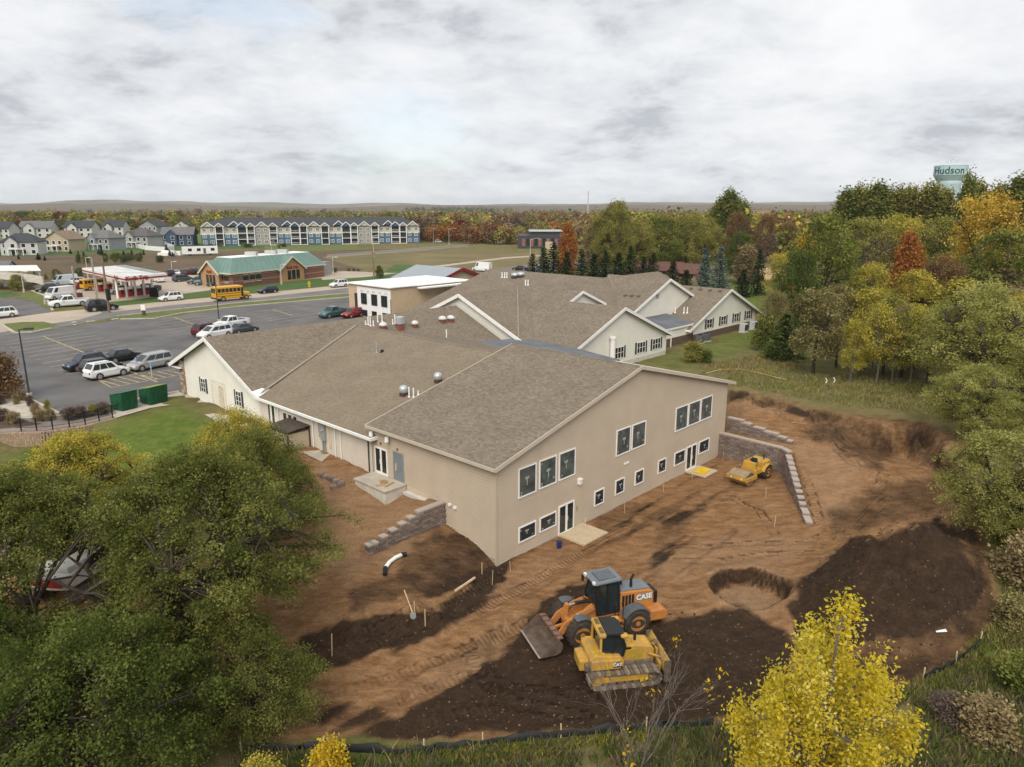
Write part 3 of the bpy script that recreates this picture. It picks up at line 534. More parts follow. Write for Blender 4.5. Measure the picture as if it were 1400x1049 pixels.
for a0, a1 in ((9.35,10.0),(10.1,10.75),(10.85,11.5)): wM.window(a0,a1,3.35,4.75,fw=.06,pm=glassmat('brown_glass',(.05,.03,.02)))
d = MB(); wM.box(d,12.7,13.75,2.85,5.0,0,.05); d = d.build('glass_door', m_white, B); mb = MB(); wM.box(mb,12.82,13.2,2.95,4.9,.03,.056); mb.build('pane', m_glass, d); mb = MB(); wM.box(mb,13.5,13.75,2.95,4.9,.05,.06); mb.build('shutter', m_shut, d)
for a in (.3,3.6,4.3,12.2,7.2):
    mb = MB(); p = wM.pt(a,2.75,.08); mb.tube([p,p+Vector((0,0,2.4))],[.045]*2,6); mb.build('downspout', m_white if a > .5 else m_shut, B)
mb = MB(); wM.box(mb,5.5,6.0,3.7,5.0,0,.2); wM.box(mb,6.05,6.3,3.9,4.9,0,.16); wM.box(mb,5.6,5.7,2.7,3.7,.04,.14); wM.box(mb,5.85,5.93,2.7,3.7,.04,.14); e_ = mb.build('electric_panel', mat('panel_grey',(.30,.31,.31),.5,.08,3), B, bevel=.01)
mb = MB(); p = wM.pt(5.75,4.5,.2); mb.cyl(p,p+Vector((-.1,0,0)),.11,.1,10); mb.build('meter', m_metal, e_)
mb = MB(); wM.box(mb,4.85,5.25,3.2,4.9,0,.02); mb.build('door', mat('door_cream',(.6,.52,.4)), B)
# --- left wing: ridge along the parking lot side
LR, LZ, LE, LS = 35.1, 9.1, 26.4, .424
lz = lambda v: LZ-LS*abs(v-LR)
wW = Wall(B,(0,26.9),(0,1),(-1,0))
wW.siding([(0,lz(26.9)-.2),(8.2,LZ-.2),(14.2,lz(41.1)-.2)], 2.75, m_cream, .16)
roof([(-.5,LE,lz(LE)),(28.75,LE,lz(LE)),(28.75,LR,LZ),(-.5,LR,LZ)],(1,0,0),(0,1,LS))
roof([(-.5,43.4,lz(43.4)),(-.5,LR,LZ),(28.75,LR,LZ),(28.75,43.4,lz(43.4))],(1,0,0),(0,-1,LS))
for p, q in (((-.53,LE,lz(LE)),(-.53,LR,LZ)),((-.53,LR,LZ),(-.53,43.45,lz(43.4)))): rake(p,q,m_white,.34,.06)
mb = MB(); mb.slab([(-.5,41.2,lz(43.4)-.15),(3,41.2,lz(43.4)-.15),(3,43.4,lz(43.4)-.17),(-.5,43.4,lz(43.4)-.17)],.05); mb.build('soffit', m_white, B)
mb = MB(); mb.box(-.62,-.5,25.9,26.45,lz(LE)-.12,lz(LE)+.02); mb.slab([(-.62,26.0,lz(LE)+.03),(1.3,26.75,lz(26.75)+.05),(.4,27.2,lz(27.2)+.04),(-.62,27.0,lz(27.0)+.03)],.03); mb.build('valley_flashing', m_white, B)
for a0 in (3.1,9.9): wW.window(a0,a0+.95,3.75,5.05,fw=.05,mull=1,cross=2,shutters=.3)
mb = MB(); wW.box(mb,6.1,8.6,2.8,5.15,-.9,-.8); a_ = mb.build('alcove', mat('alcove_tan',(.66,.55,.4)), B)
mb = MB(); wW.box(mb,6.0,6.12,2.8,5.2,0,.03); wW.box(mb,8.58,8.7,2.8,5.2,0,.03); wW.box(mb,6.12,8.58,5.1,5.2,0,.03); wW.box(mb,6.12,8.58,2.8,5.1,.0,.012); mb.build('alcove_trim', mat('alcove_shade',(.62,.5,.34)), B)
d = MB(); wW.box(d,6.4,7.3,2.82,4.9,.012,.05); d = d.build('door', mat('door_tan',(.62,.53,.40)), B); mb = MB(); wW.box(mb,6.5,6.56,3.75,3.95,.05,.1); mb.build('handle', m_metal, d)
mb = MB(); p = wW.pt(4.4,2.8,.1); mb.cyl(p,p+Vector((0,0,.35)),.05,.05,6); mb.build('standpipe', m_metal, B)
# stone pier: single stones
pier = MB(); pier.box(-.12,.5,41.15,42.0,2.7,lz(41.6)-.25); pier = pier.build('stone_pier', mat('pier_mortar',(.36,.30,.24),.95,.1,4), B)
rs = random.Random(5); st_m = [MB().box(-.5,.5,-.5,.5,-.5,.5).mesh('stone', mat('stone_%d'%k, c, .9, .2, 5, .3)) for k, c in enumerate(((.30,.20,.13),(.42,.32,.22),(.24,.17,.12),(.5,.4,.29)))]
z = 2.72
while z < 5.6:
    hh = rs.uniform(.16,.28); v = 41.15
    while v < 41.95:
        ww = min(rs.uniform(.22,.45), 42.0-v); link('stone', rs.choice(st_m), pier, (-.12,v+ww/2,z+hh/2), (0,0,0), (.1+rs.uniform(0,.05),ww-.03,hh-.03)); v += ww
    u = -.1
    while u < .45:
        ww = min(rs.uniform(.25,.4), .5-u); link('stone', rs.choice(st_m), pier, (u+ww/2,41.16,z+hh/2), (0,0,0), (ww-.03,.09,hh-.03)); u += ww
    z += hh
mb = MB(); mb.beam((-.2,26.5,5.53),(14.2,33.75,8.62),.3,.05); mb.build('valley_strip', mat('valley_grey',(.27,.225,.175)), B)
# --- tall gable of the main roof behind the left wing
U1, MRv, MZ, MP = 28.75, 34.6, 10.42, .425
mrz = lambda v: MZ-MP*abs(v-MRv)
wMg = Wall(B,(U1+.45,24.8),(0,1),(-1,0)); wMg.siding([(0,mrz(24.8)-.2),(9.8,MZ-.2),(19.4,mrz(44.2)-.2)], 4.5, m_cream, .2)
roof([(U1,24.4,mrz(24.4)),(47.3,24.4,mrz(24.4)),(57.6,MRv,MZ),(U1,MRv,MZ)],(1,0,0),(0,1,MP)); roof([(57.6,MRv,MZ),(59,29,mrz(29)),(70.5,29,mrz(29)),(70.5,MRv,MZ)],(1,0,0),(0,1,MP))
roof([(U1,MRv,MZ),(70.5,MRv,MZ),(70.5,44.5,mrz(44.5)),(U1,44.5,mrz(44.5))],(1,0,0),(0,-1,MP))
rake((U1-.03,24.35,mrz(24.4)),(U1-.03,MRv,MZ),m_white,.38,.07); rake((U1-.03,MRv,MZ),(U1-.03,44.5,mrz(44.5)),m_white,.38,.07)
roof([(57,MRv-.5,MZ-.1),(57,58,MZ-.1),(36,58,MZ-.1-.3*21),(36,MRv+2,MZ-.1-.3*21)],(0,1,0),(1,0,.3)); roof([(57,MRv-.5,MZ-.1),(78,MRv-.5,MZ-6.4),(78,58,MZ-6.4),(57,58,MZ-.1)],(0,1,0),(-1,0,.3))
# wing two: gable towards the grass
W2u, W2v, W2z, W2p = 38.6, 18.9, 9.42, .412
w2z = lambda u: W2z-W2p*abs(u-W2u)
w2 = Wall(B,(28.6,W2v),(1,0),(0,-1)); w2.siding([(0,w2z(28.6)-.2),(10,W2z-.2),(19.3,w2z(47.9)-.2)], 3.3, m_cream, .16)
mb = MB(); w2.box(mb,0,19.35,2.4,3.3,-.05,.03); mb.build('foundation', m_concw, B)
pl2 = lambda u: W2z-W2p*(W2u-u)
roof([(28.0,W2v-.45,w2z(28.0)),(W2u,W2v-.45,W2z),(W2u,33.5,W2z),(28.0,30,w2z(28.0))],(0,1,0),(1,0,W2p))
roof([(W2u,W2v-.45,W2z),(49.1,W2v-.45,w2z(49.1)),(49.1,33,w2z(49.1)),(W2u,33.5,W2z)],(0,1,0),(-1,0,W2p))
rake((28.0,W2v-.48,w2z(28.0)),(W2u,W2v-.48,W2z),m_white,.32,.06); rake((W2u,W2v-.48,W2z),(49.12,W2v-.48,w2z(49.1)),m_white,.32,.06)
rake((49.13,W2v-.4,w2z(49.1)),(49.13,30,w2z(49.1)),m_white,.2,.1,'gutter')
roof([(36.5,26.2,pl2(36.5)+.03),(41,26.2,pl2(41)+.03),(41,36,pl2(41)+.03),(36.5,36,pl2(36.5)+.03)],(0,1,0),(1,0,W2p))
T_ = Wall(B,(37.3,26.6),(1,0),(0,-1)); zt_ = pl2(41)
T_.siding([(0,pl2(37.3)-.12),(3.7,zt_-.12),(7.5,zt_-.41*3.8-.12)], 8.2, m_cream, .2)
roof([(41,26.2,zt_+.03),(45.6,26.2,zt_-1.85),(45.6,36,zt_-1.85),(41,36,zt_+.03)],(0,1,0),(-1,0,W2p))
rake((38.6,26.17,pl2(38.6)),(41,26.17,zt_),m_white,.3,.07); rake((41,26.17,zt_),(45.6,26.17,zt_-1.88),m_white,.3,.07)
# windows of wing two
for a in (9.7,14.0,17.2): w2.window(a-.85,a+.85,3.75,5.05,fw=.06,mull=2,cross=1,shutters=.34)
mb = MB(); mb.cyl((36.6,W2v-.35,2.8),(36.6,W2v-.35,6.2),.28,.28,12); mb.cyl((36.6,W2v-.35,6.2),(36.6,W2v-.35,6.45),.36,.36,12); mb.build('flue', m_white, B)
mb = MB(); mb.box(47.75,47.95,W2v-.03,W2v+.12,3.3,5.2); mb.build('corner_board', m_white, B)
# connector and wing three
wC = Wall(B,(47.9,21.1),(1,0),(0,-1)); wC.siding([(0,5.15),(10.0,5.15)], 3.9, m_cream, .16); mb = MB(); wC.box(mb,0,10,2.3,3.9,-.03,.05); mb.build('wainscot', m_brownw, B)
mb = MB(); wC.box(mb,-.2,10.3,5.0,5.2,.05,.22); mb.build('gutter', m_white, B); mb = MB(); p = wC.pt(4.6,2.6,.15); mb.box(p.x-.06,p.x+.06,p.y-.05,p.y+.05,2.7,5.1); wC.box(mb,2.2,2.32,4.2,5.0,.05,.1); mb.build('downspout', m_white, B)
m_memb = mat('membrane_grey', (.135,.145,.16), .8, .2, .5, 0)
MB().slab([(47.6,20.95,5.22),(58.2,20.95,5.22),(58.2,27,6.4),(46,27,6.4)],.1).build('flat_roof', m_memb, B)
W3u, W3v, W3z, W3p = 67.0, 20.9, 9.0, .42
w3z = lambda u: W3z-W3p*abs(u-W3u)
w3 = Wall(B,(57.8,W3v),(1,0),(0,-1)); w3.siding([(0,w3z(57.8)-.2),(9.2,W3z-.2),(18.1,w3z(75.9)-.2)], 3.7, m_cream, .16); mb = MB(); w3.box(mb,-.02,18.15,2.3,3.7,-.03,.05); mb.build('wainscot', m_brownw, B)
m_sh3 = m_shing
roof([(56.3,W3v-.45,w3z(56.3)),(W3u,W3v-.45,W3z),(W3u,31.5,W3z),(56.3,31.5,w3z(56.3))],(0,1,0),(1,0,W3p)); roof([(W3u,W3v-.45,W3z),(77.6,W3v-.45,w3z(77.6)),(77.6,31.5,w3z(77.6)),(W3u,31.5,W3z)],(0,1,0),(-1,0,W3p))
rake((56.25,W3v-.48,w3z(56.3)),(W3u,W3v-.48,W3z),m_white,.34,.06); rake((W3u,W3v-.48,W3z),(77.65,W3v-.48,w3z(77.6)),m_white,.34,.06); rake((56.25,W3v-.45,w3z(56.3)),(56.25,27,w3z(56.3)),m_white,.25,.1,'gutter'); rake((77.65,W3v-.45,w3z(77.6)),(77.65,31,w3z(77.6)),m_white,.25,.1,'gutter')
for a in (4.2,8.1,12.0,15.7): w3.window(a-.75,a+.75,4.1,5.35,fw=.06,mull=1,cross=1,shutters=.42)
# raised roof with the louvre gable behind wing three
Q = [(51.2,27.6),(57.6,34.9),(60.4,30.2),(66.6,30.2),(57.5,24.9)]
NU = 58.2; nz = lambda u: 10.57+.428*(u-57.8)
wq = 25.2
roof([(47.6,wq-.3,nz(47.6)),(NU,wq-.3,nz(NU)),(NU,35.2,nz(NU)),(57.7,35.0,nz(57.7))],(0,1,0),(1,0,.43))
roof([(NU,wq-.3,nz(NU)),(70,wq-.3,nz(NU)-5.05),(70,35.2,nz(NU)-5.05),(NU,35.2,nz(NU))],(0,1,0),(-1,0,.43))
wN = Wall(B,(48,wq+.1),(1,0),(0,-1)); wN.siding([(0,nz(48)-.2),(NU-48,nz(NU)-.2),(19,nz(NU)-3.9)], 4.5, m_cream, .2)
rake((47.6,wq-.33,nz(47.6)),(NU,wq-.33,nz(NU)),m_white,.34,.07); rake((NU,wq-.33,nz(NU)),(70,wq-.33,nz(NU)-5.05),m_white,.34,.07)
mb = MB(); wN.box(mb,7.2,8.1,nz(55.6)-1.35,nz(55.6)-.65,0,.05); lv = mb.build('louvre', m_white, B)
for k in range(4): mb = MB(); wN.box(mb,7.28,8.02,nz(55.6)-1.28+k*.15,nz(55.6)-1.2+k*.15,.05,.07); mb.build('slat', m_shut, lv)
for p, q in (((28.9,25.34,mrz(25.34)+.05),(38.6,34.6,MZ+.05)),((51.7,28.2,mrz(28.2)+.07),(57.5,34.6,MZ+.07))):
    mb = MB(); mb.beam(p,q,.18,.05); mb.build('valley_strip', mat('valley_tan',(.245,.205,.165)), B)
# flat membrane between the parts
MB().slab([(18,11.9,6.5),(28.5,11.9,6.1),(30.2,18,6.05),(30.4,26,6.2),(24,27,6.5),(18,22,7.0)],.12).build('flat_roof', m_memb, B)
# --- roof furniture
def spot(px, py, plane):      # point of a roof plane under a pixel; plane(u,v) -> z
    z = 8.
    for _ in range(40):
        p = at(px,py,z); d = p-A; u = d.x*UX+d.y*UY; v = -d.x*UY+d.y*UX; z += (plane(u,v)-z)*.4
    return Vector((u,v,plane(u,v)))
mid = lambda u, v: mz(u); lw = lambda u, v: lz(v); front = lambda u, v: rz(u)
def pipe(p, h, r=.055, m=None): mb = MB(); mb.cyl(p-Vector((0,0,.1)),p+Vector((0,0,h)),r,r,8); mb.cyl(p-Vector((0,0,.1)),p+Vector((0,0,.06)),r*2.2,r*1.5,8); return mb.build('vent_pipe', m or m_white, B)
def fan(p, r, kind):
    if kind == 'ball':
        mb = MB(); mb.box(p.x-r*.75,p.x+r*.75,p.y-r*.75,p.y+r*.75,p.z-.2,p.z+.22); c = mb.build('roof_fan', mat('curb_dark',(.09,.05,.04),.8,.2,6), B)
        mb = MB(); mb.tube([(p.x,p.y,p.z+.22),(p.x,p.y,p.z+.28),(p.x,p.y,p.z+.45),(p.x,p.y,p.z+.62),(p.x,p.y,p.z+.74),(p.x,p.y,p.z+.79)],[r*.8,r*1.02,r*1.12,r*1.05,r*.7,r*.25],16); mb.build('fan_hood', m_metal, c, True)
    elif kind == 'drum':
        mb = MB(); mb.box(p.x-r*.8,p.x+r*.8,p.y-r*.8,p.y+r*.8,p.z-.3,p.z+.5); c = mb.build('roof_fan', m_rust, B)
        mb = MB(); mb.tube([(p.x,p.y,p.z+.5),(p.x,p.y,p.z+.55),(p.x,p.y,p.z+1.25),(p.x,p.y,p.z+1.3)],[r*.8,r*1.05,r*1.05,r*.8],16); mb.build('fan_hood', m_metal, c)
    else:
        mb = MB(); mb.box(p.x-r*.8,p.x+r*.8,p.y-r*.8,p.y+r*.8,p.z-.3,p.z+.28); c = mb.build('roof_fan', m_rust, B)
        mb = MB(); mb.tube([(p.x,p.y,p.z+.28),(p.x,p.y,p.z+.36),(p.x,p.y,p.z+.5),(p.x,p.y,p.z+.66),(p.x,p.y,p.z+.72)],[r*.9,r*1.3,r*1.25,r*.8,r*.2],16); mb.build('fan_hood', mat('hood_pale',(.62,.61,.59),.5,.15,4), c, True)
fan(spot(552,541,mid),.30,'ball'); fan(spot(599,523,mid),.30,'ball')
for x, y, h in ((559.5,543,.75),(565.5,543,.68),(572,540,.3)): pipe(spot(x,y,mid),h)
p = spot(515,482,mid); pipe(p,.9,.05,m_metal); pipe(p+Vector((.3,-.4,0)),.25,.14,m_black)
for x, y, r, k in ((524,450,.33,'mush'),(547,450,.42,'drum'),(567.5,447.5,.3,'mush'),(605,441,.34,'mush'),(616.5,440,.34,'mush')): fan(spot(x,y,lw),r,k)
for x, y, h in ((500,443.5,.35),(503.5,444,.8),(506.5,445.5,.9),(510.5,445,.5),(516.5,440,1.2),(522.5,439.5,1.3),(537,443,.5),(540,442,.9),(610.5,462,.9)): pipe(spot(x,y,lw),h,.06)
tf = lambda u, v: MZ-.1-.3*(57-u)
for x, y in ((686.5,377.5),(690,377.5),(693,377.5),(718.5,388),(722,388)): pipe(spot(x,y+2,tf),.8,.09)
for x, y in ((704,377),(712,376)): fan(spot(x,y+3,tf),.55,'ball')
w3f = lambda u, v: w3z(u)
for x, y in ((923,427.5),(935,428),(939.5,428)): pipe(spot(x,y,w3f),.8,.08)
nf = lambda u, v: nz(u)
def hat(p): mb = MB(); mb.box(p.x-.2,p.x+.2,p.y-.2,p.y+.2,p.z-.1,p.z+.22); return mb.build('box_vent', mat('vent_brown',(.16,.12,.09)), B)
for x, y in ((855,405),(863.5,405.5),(873,406)): hat(spot(x,y,nf))
for k in range(6): hat(Vector((W3u-.9, 21.8+k*1.5, w3z(W3u-.9)))); hat(Vector((57.6, 21.6+k*1.5, w3z(57.6))))
# condensers and bins beside wing three
def condenser(u, v, lab):
    p = uvw(u,v); z = 2.8; t = thing('condenser', lab, 'air conditioner', (p.x,p.y,z), ANG, 'condensers along the far wing')
    MB().box(-.5,.5,-.5,.5,0,.12).build('pad', m_concw, t); MB().box(-.42,.42,-.42,.42,.12,1.05).build('casing', mat('casing_grey',(.10,.11,.12),.6,.15,9), t, bevel=.04)
    mb = MB(); mb.cyl((0,0,1.05),(0,0,1.1),.36,.3,14); mb.build('fan_guard', m_black, t)
condenser(57.4,19.6,'dark condenser unit left of the pair by the far wing corner'); condenser(59.2,19.7,'dark condenser unit right of the pair by the far wing corner')
def gennie(u, v, lab):
    p = uvw(u,v); t = thing('condenser', lab, 'air conditioner', (p.x,p.y,2.8), ANG, 'condensers along the far wing'); MB().box(-.65,.65,-.5,.5,0,.1).build('pad', m_concw, t); MB().box(-.55,.55,-.4,.4,.1,1.25).build('casing', mat('casing_pale',(.5,.5,.5),.5,.1,9), t, bevel=.03); mb = MB(); mb.box(-.45,.45,-.42,-.4,.3,1.1); mb.build('grille', m_shut, t)
gennie(69.3,19.4,'pale grey unit with grille by the far wing, left of two'); gennie(72.4,19.4,'pale grey unit with grille by the far wing, right of two')
# --- white entrance block and metal-roofed hall on the parking lot side
E_ = thing('entrance_block', 'tan flat-roofed block with white panelled front and tall dark windows by the parking lot', 'building', A, ANG)
e0, e1, f0, f1, et = 41.0, 57.5, 63.65, 75.0, 7.95
mb = MB(); mb.box(e0,e1,f0,f1,2.7,et); mb.build('wall', m_tan, E_)
mb = MB(); mb.box(e0-.35,e1+.3,f0-.3,f1+.2,et,et+.16); mb.box(e0+5,e1+4,f0-1.5,f0-.3,et-.4,et-.2); mb.build('flat_roof', mat('white_membrane',(.86,.86,.84),.6,.04,1), E_)
mb = MB()
for (x, y) in ((51,66),(54,65.2)): mb.box(x-1.2,x+1.2,y-.5,y+.5,et+.16,et+.3)
mb.build('roof_hatch', m_white, E_)
wE = Wall(E_,(e0,f0),(0,1),(-1,0))
mb = MB(); wE.box(mb,.05,8.9,2.75,et-.35,0,.025); mb.build('white_panel', m_white, E_)
mb = MB(); wE.box(mb,8.9,9.6,3.2,6.5,0,.1); wE.box(mb,-.0,.05,3.2,6.2,0,.1); mb.build('dark_panel', m_shut, E_)
for a in (.9,3.5,6.3): wE.window(a,a+1.5,4.9,6.65,fw=.08,mull=2,proud=.12,pm=m_glass,fm=m_shut); wE.window(a,a+1.5,2.95,3.95,fw=.08,mull=1,proud=.12,fm=m_shut)
for a in (.8,2.4,4.0,5.6,7.2): mb = MB(); wE.box(mb,a,a+.7,6.9,7.2,.08,.1); mb.build('sign_panel', mat('pale_grey',(.62,.62,.62)), E_)
R_ = thing('metal_roof_hall', 'hall with pale grey metal gable roof and dark red fascia behind the entrance block', 'building', A, ANG)
ru, rzz, rv0, rv1 = 65.2, 9.0, 73.5, 87.2
m_mroof = mat('metal_roof', (.36,.395,.42), .45, .05, .8, 0, .2); m_redf = mat('red_fascia', (.22,.022,.022), .5, .1, 3)
mb = MB(); mb.add([(ru-6,rv0+.5,2.7),(ru+6,rv0+.5,2.7),(ru+6,rv0+.5,6.9),(ru,rv0+.5,rzz-.2),(ru-6,rv0+.5,6.9),(ru-6,rv1-.5,2.7),(ru+6,rv1-.5,2.7),(ru+6,rv1-.5,6.9),(ru,rv1-.5,rzz-.2),(ru-6,rv1-.5,6.9)],[(0,1,2,3,4),(9,8,7,6,5),(0,4,9,5),(1,6,7,2)]); mb.build('wall', mat('hall_tan',(.45,.35,.25)), R_)
for sg in (-1,1):
    o = MB().slab([(ru,rv0,rzz),(ru,rv1,rzz),(ru+sg*6.5,rv1,rzz-2.15),(ru+sg*6.5,rv0,rzz-2.15)],.12).build('roof', m_mroof, R_)
    for k in range(14): v = rv0+.5+k*(rv1-rv0-1)/13; mb = MB(); mb.beam((ru,v,rzz+.02),(ru+sg*6.5,v,rzz-2.13),.06,.06); mb.build('seam', m_mroof, o)
    mb = MB(); mb.beam((ru,rv0-.05,rzz-.1),(ru+sg*6.55,rv0-.05,rzz-2.27),.1,.5); mb.build('fascia', m_redf, R_)
# ------------------------------------------------------------------ block retaining walls
BL = []
for k, c in enumerate(((.212,.163,.138),(.252,.197,.168),(.172,.134,.115),(.288,.23,.195),(.232,.179,.151))):
    mb = MB(); r = random.Random(k)
    mb.box(-.5,.5,-.5,.42,-.5,.5); mb.prism([(-.47,-.44),(.47,-.44),(.44,.44),(-.44,.44)],-.5,-.58); BL.append(mb.mesh('block', mat('block_%d'%k, c, .95, .2, 9, .5)))
capm = MB().box(-.5,.5,-.5,.5,-.5,.5).mesh('cap_block', mat('block_cap', (.40,.342,.295), .95, .15, 5, .3))
def blockwall(t, line, topz, botz, bl=.42, bh=.2, limit=300, cap=True, side=1, depth=.38, batter=.02):
    """line: world points; topz/botz: height along it (0..1). one object per block, topmost courses first"""
    segs = []; acc = 0
    for p, q in zip(line[:-1], line[1:]): l = math.hypot(q[0]-p[0], q[1]-p[1]); segs.append((acc,l,p,q)); acc += l
    rs = random.Random(3); items = []; caps = []
    def pos(s):
        for a, l, p, q in segs:
            if s <= a+l or (a,l,p,q) == segs[-1]: t_ = (s-a)/l; return p[0]+t_*(q[0]-p[0]), p[1]+t_*(q[1]-p[1]), math.atan2(q[1]-p[1],q[0]-p[0])
    rows = int(6/bh)
    for r in range(rows):
        s = -bl/2 if r%2 else 0.
        while s < acc:
            c = min(max(s+bl/2,0),acc); f = c/acc; z = round(botz(0)/bh)*bh+r*bh-.2
            if s+bl > .1 and z+bh > botz(f)-.25 and z+bh <= topz(f)+.06:
                x, y, a = pos(c); top = z+2*bh > topz(f)+.06
                items.append((x,y,z+bh/2,a,top))
                if top and cap: caps.append((x,y,z+bh,a))
            s += bl
    items.sort(key=lambda i: -i[2]); rest = MB()
    for n, (x, y, z, a, top) in enumerate(items):
        sh = (z-.0)*batter
        ox, oy = -math.sin(a)*sh*side, math.cos(a)*sh*side
        sc = (bl-.022, depth, bh-.018); dr = rs.uniform(-.018,.018)
        if n < limit: link('block', BL[rs.randrange(5)], t, (x+ox-math.sin(a)*dr,y+oy+math.cos(a)*dr,z), (0,0,a+(0 if side > 0 else math.pi)), sc)
        else: rest.box(-.5,.5,-.5,.5,-.5,.5, Matrix.Translation((x+ox,y+oy,z)) @ Matrix.Rotation(a,4,'Z') @ Matrix.Diagonal((*sc,1)))
    for x, y, z, a in caps:
        sh = z*batter; link('cap_block', capm, t, (x-math.sin(a)*sh*side,y+math.cos(a)*sh*side,z+.05), (0,0,a), (bl-.015,depth+.06,.1))
    if rest.v: rest.build('lower_block', mat('block_1',(.3,.24,.22)), t, kind='stuff')
tL = thing('retaining_wall', 'stepped grey-brown block retaining wall running down from the beige side wall', 'retaining wall')
blockwall(tL, [tuple(uvw(-.15,4.42)[:2]), tuple(uvw(-5.5,4.42)[:2])], lambda f: 2.66 if f < .38 else (2.5 if f < .47 else 2.66-.17*math.ceil((f-.38)/.125)), lambda f: 1.15, .44, .17, 300, True, -1)
tR = thing('retaining_wall', 'lower tier of the block retaining wall with stepped end beside the yellow roller', 'retaining wall')
blockwall(tR, [tuple(p) for p in WALL_R], lambda f: 2.1 if f < .43 else max(.3,2.1-.16*math.ceil((f-.43)/.05)), lambda f: -.05, .46, .16, 300, True, 1)
tR2 = thing('retaining_wall', 'upper tier of the block retaining wall at the right corner of the beige gable', 'retaining wall')
blockwall(tR2, [tuple(p) for p in WALL_R2], lambda f: 3.0-.16*int(f*5.2), lambda f: 2.0, .46, .16, 300, True, 1)
# tan wall under the planting bed
tT = thing('retaining_wall', 'long curved tan block wall under the black fence at the parking lot edge', 'retaining wall')
def tanw():
    P = TANWALL[1:]; segs = []
    n = 60; pts = []
    L_ = [math.hypot(P[i+1][0]-P[i][0],P[i+1][1]-P[i][1]) for i in range(len(P)-1)]; tot = sum(L_)
    for k in range(n+1):
        s = tot*k/n; i = 0
        while i < len(L_)-1 and s > L_[i]: s -= L_[i]; i += 1
        t = s/L_[i]; pts.append((P[i][0]+(P[i+1][0]-P[i][0])*t, P[i][1]+(P[i+1][1]-P[i][1])*t))
    return pts
tp = tanw(); TB = []
for k, c in enumerate(((.36,.26,.18),(.41,.30,.21),(.31,.225,.16))): TB.append(MB().box(-.5,.5,-.5,.5,-.5,.5).mesh('block', mat('tan_block_%d'%k, c, .95, .15, 7, .4)))
cnt = 0; restT = MB(); rs = random.Random(9)
for r in range(13):
    z = G-.09-r*.17
    for i in range(len(tp)-1):
        (x0,y0),(x1,y1) = tp[i],tp[i+1]; mx, my = (x0+x1)/2,(y0+y1)/2; a = math.atan2(y1-y0,x1-x0)
        gx, gy = mx+math.sin(a)*.8, my-math.cos(a)*.8
        if z+.1 < gz(gx,gy)-.15: continue
        l = math.hypot(x1-x0,y1-y0); ox = .02*r; M_ = (mx+math.sin(a)*ox+(.2 if r%2 else 0)*math.cos(a), my-math.cos(a)*ox+(.2 if r%2 else 0)*math.sin(a), z)
        if cnt < 300: link('block', TB[rs.randrange(3)], tT, M_, (0,0,a), (l-.02,.4,.155)); cnt += 1
        else: restT.box(-.5,.5,-.5,.5,-.5,.5, Matrix.Translation(M_) @ Matrix.Rotation(a,4,'Z') @ Matrix.Diagonal((l-.02,.4,.155,1)))
if restT.v: restT.build('lower_block', mat('tan_block_0',(.4,.3,.2)), tT, kind='stuff')
# ------------------------------------------------------------------ streets, lots, kerbs
def sheet(name, px, off, m, z=G, kind='structure'):
    mb = MB(); mb.poly([Vector((*at(x,y,z)[:2],z+off)) for x, y in px]); o = mb.build(name, m); o['kind'] = kind
    for p in o.data.polygons:
        if p.normal.z < 0: p.flip()
    return o
def edge(name, px, w_, h, m, z=G, off=0):
    mb = MB(); P = [at(x,y,z) for x, y in px]
    for p, q in zip(P[:-1],P[1:]): mb.beam(p+Vector((0,0,h/2+off)),q+Vector((0,0,h/2+off)),w_,h)
    o = mb.build(name, m); o['kind'] = 'structure'; return o
m_lawn = mat('lawn', (.075,.125,.022), .95, .3, .35, .5, col2=(.16,.15,.05), detail=9, bscale=6)
m_lawng = mat('lawn_green', (.042,.10,.016), .95, .3, .12, .5, col2=(.075,.115,.03), detail=9, bscale=6)
m_lotc = mat('lot_concrete', (.42,.35,.275), .92, .1, .12, .1, detail=9)
m_dryf = mat('dry_field', (.205,.155,.068), .95, .3, .05, .5, col2=(.115,.105,.04), detail=10, bscale=3)
m_brush = mat('brush_field', (.145,.088,.052), .95, .3, .06, .5, col2=(.075,.066,.03), detail=10, bscale=3)
m_gravel = mat('gravel', (.36,.30,.26), .95, .2, 14, .5, col2=(.2,.16,.14))
m_mulch = mat('mulch', (.10,.065,.048), .95, .3, 10, .5)
sheet('field', [(-300,395),(-150,352),(60,349),(200,345),(420,341),(620,341),(640,345),(480,372),(300,380),(100,385)], .006, m_brush)
sheet('field', [(440,352),(600,341),(735,345),(742,358),(660,371),(560,376),(500,370)], .012, m_dryf)
sheet('lawn', [(-300,345),(60,336),(200,331),(290,331),(400,333),(520,337),(470,340),(300,341),(180,345),(60,349),(-300,360)], .011, m_lawng)
sheet('lawn', [(360,337),(480,334),(500,341),(420,344),(365,342)], .02, m_lawn)
sheet('parking_lot', [(-420,520),(-200,470),(0,459),(60,452),(165,437),(215,436),(330,419),(480,406),(620,396),(640,440),(420,470),(258,545),(250,539),(170,556),(82,566),(60,558),(50,551),(30,541),(0,535),(-150,560),(-350,600)], .006, m_asph)
sheet('road', [(-260,470),(0,437),(100,428),(190,419),(250,411),(330,404),(400,397),(480,390),(620,372),(690,365),(760,358),(900,345),(905,349),(770,370),(690,378),(620,390),(480,401),(330,415),(240,424),(160,433),(60,452),(0,459),(-200,470)], .010, m_asph2)
sheet('road', [(0,437),(-120,420),(-60,408),(20,408),(45,412),(72,427)], .014, m_asph)
sheet('road', [(-260,470),(0,437),(72,427),(130,422),(140,428),(110,437),(60,444),(0,455),(-150,470)], .016, m_lotc)
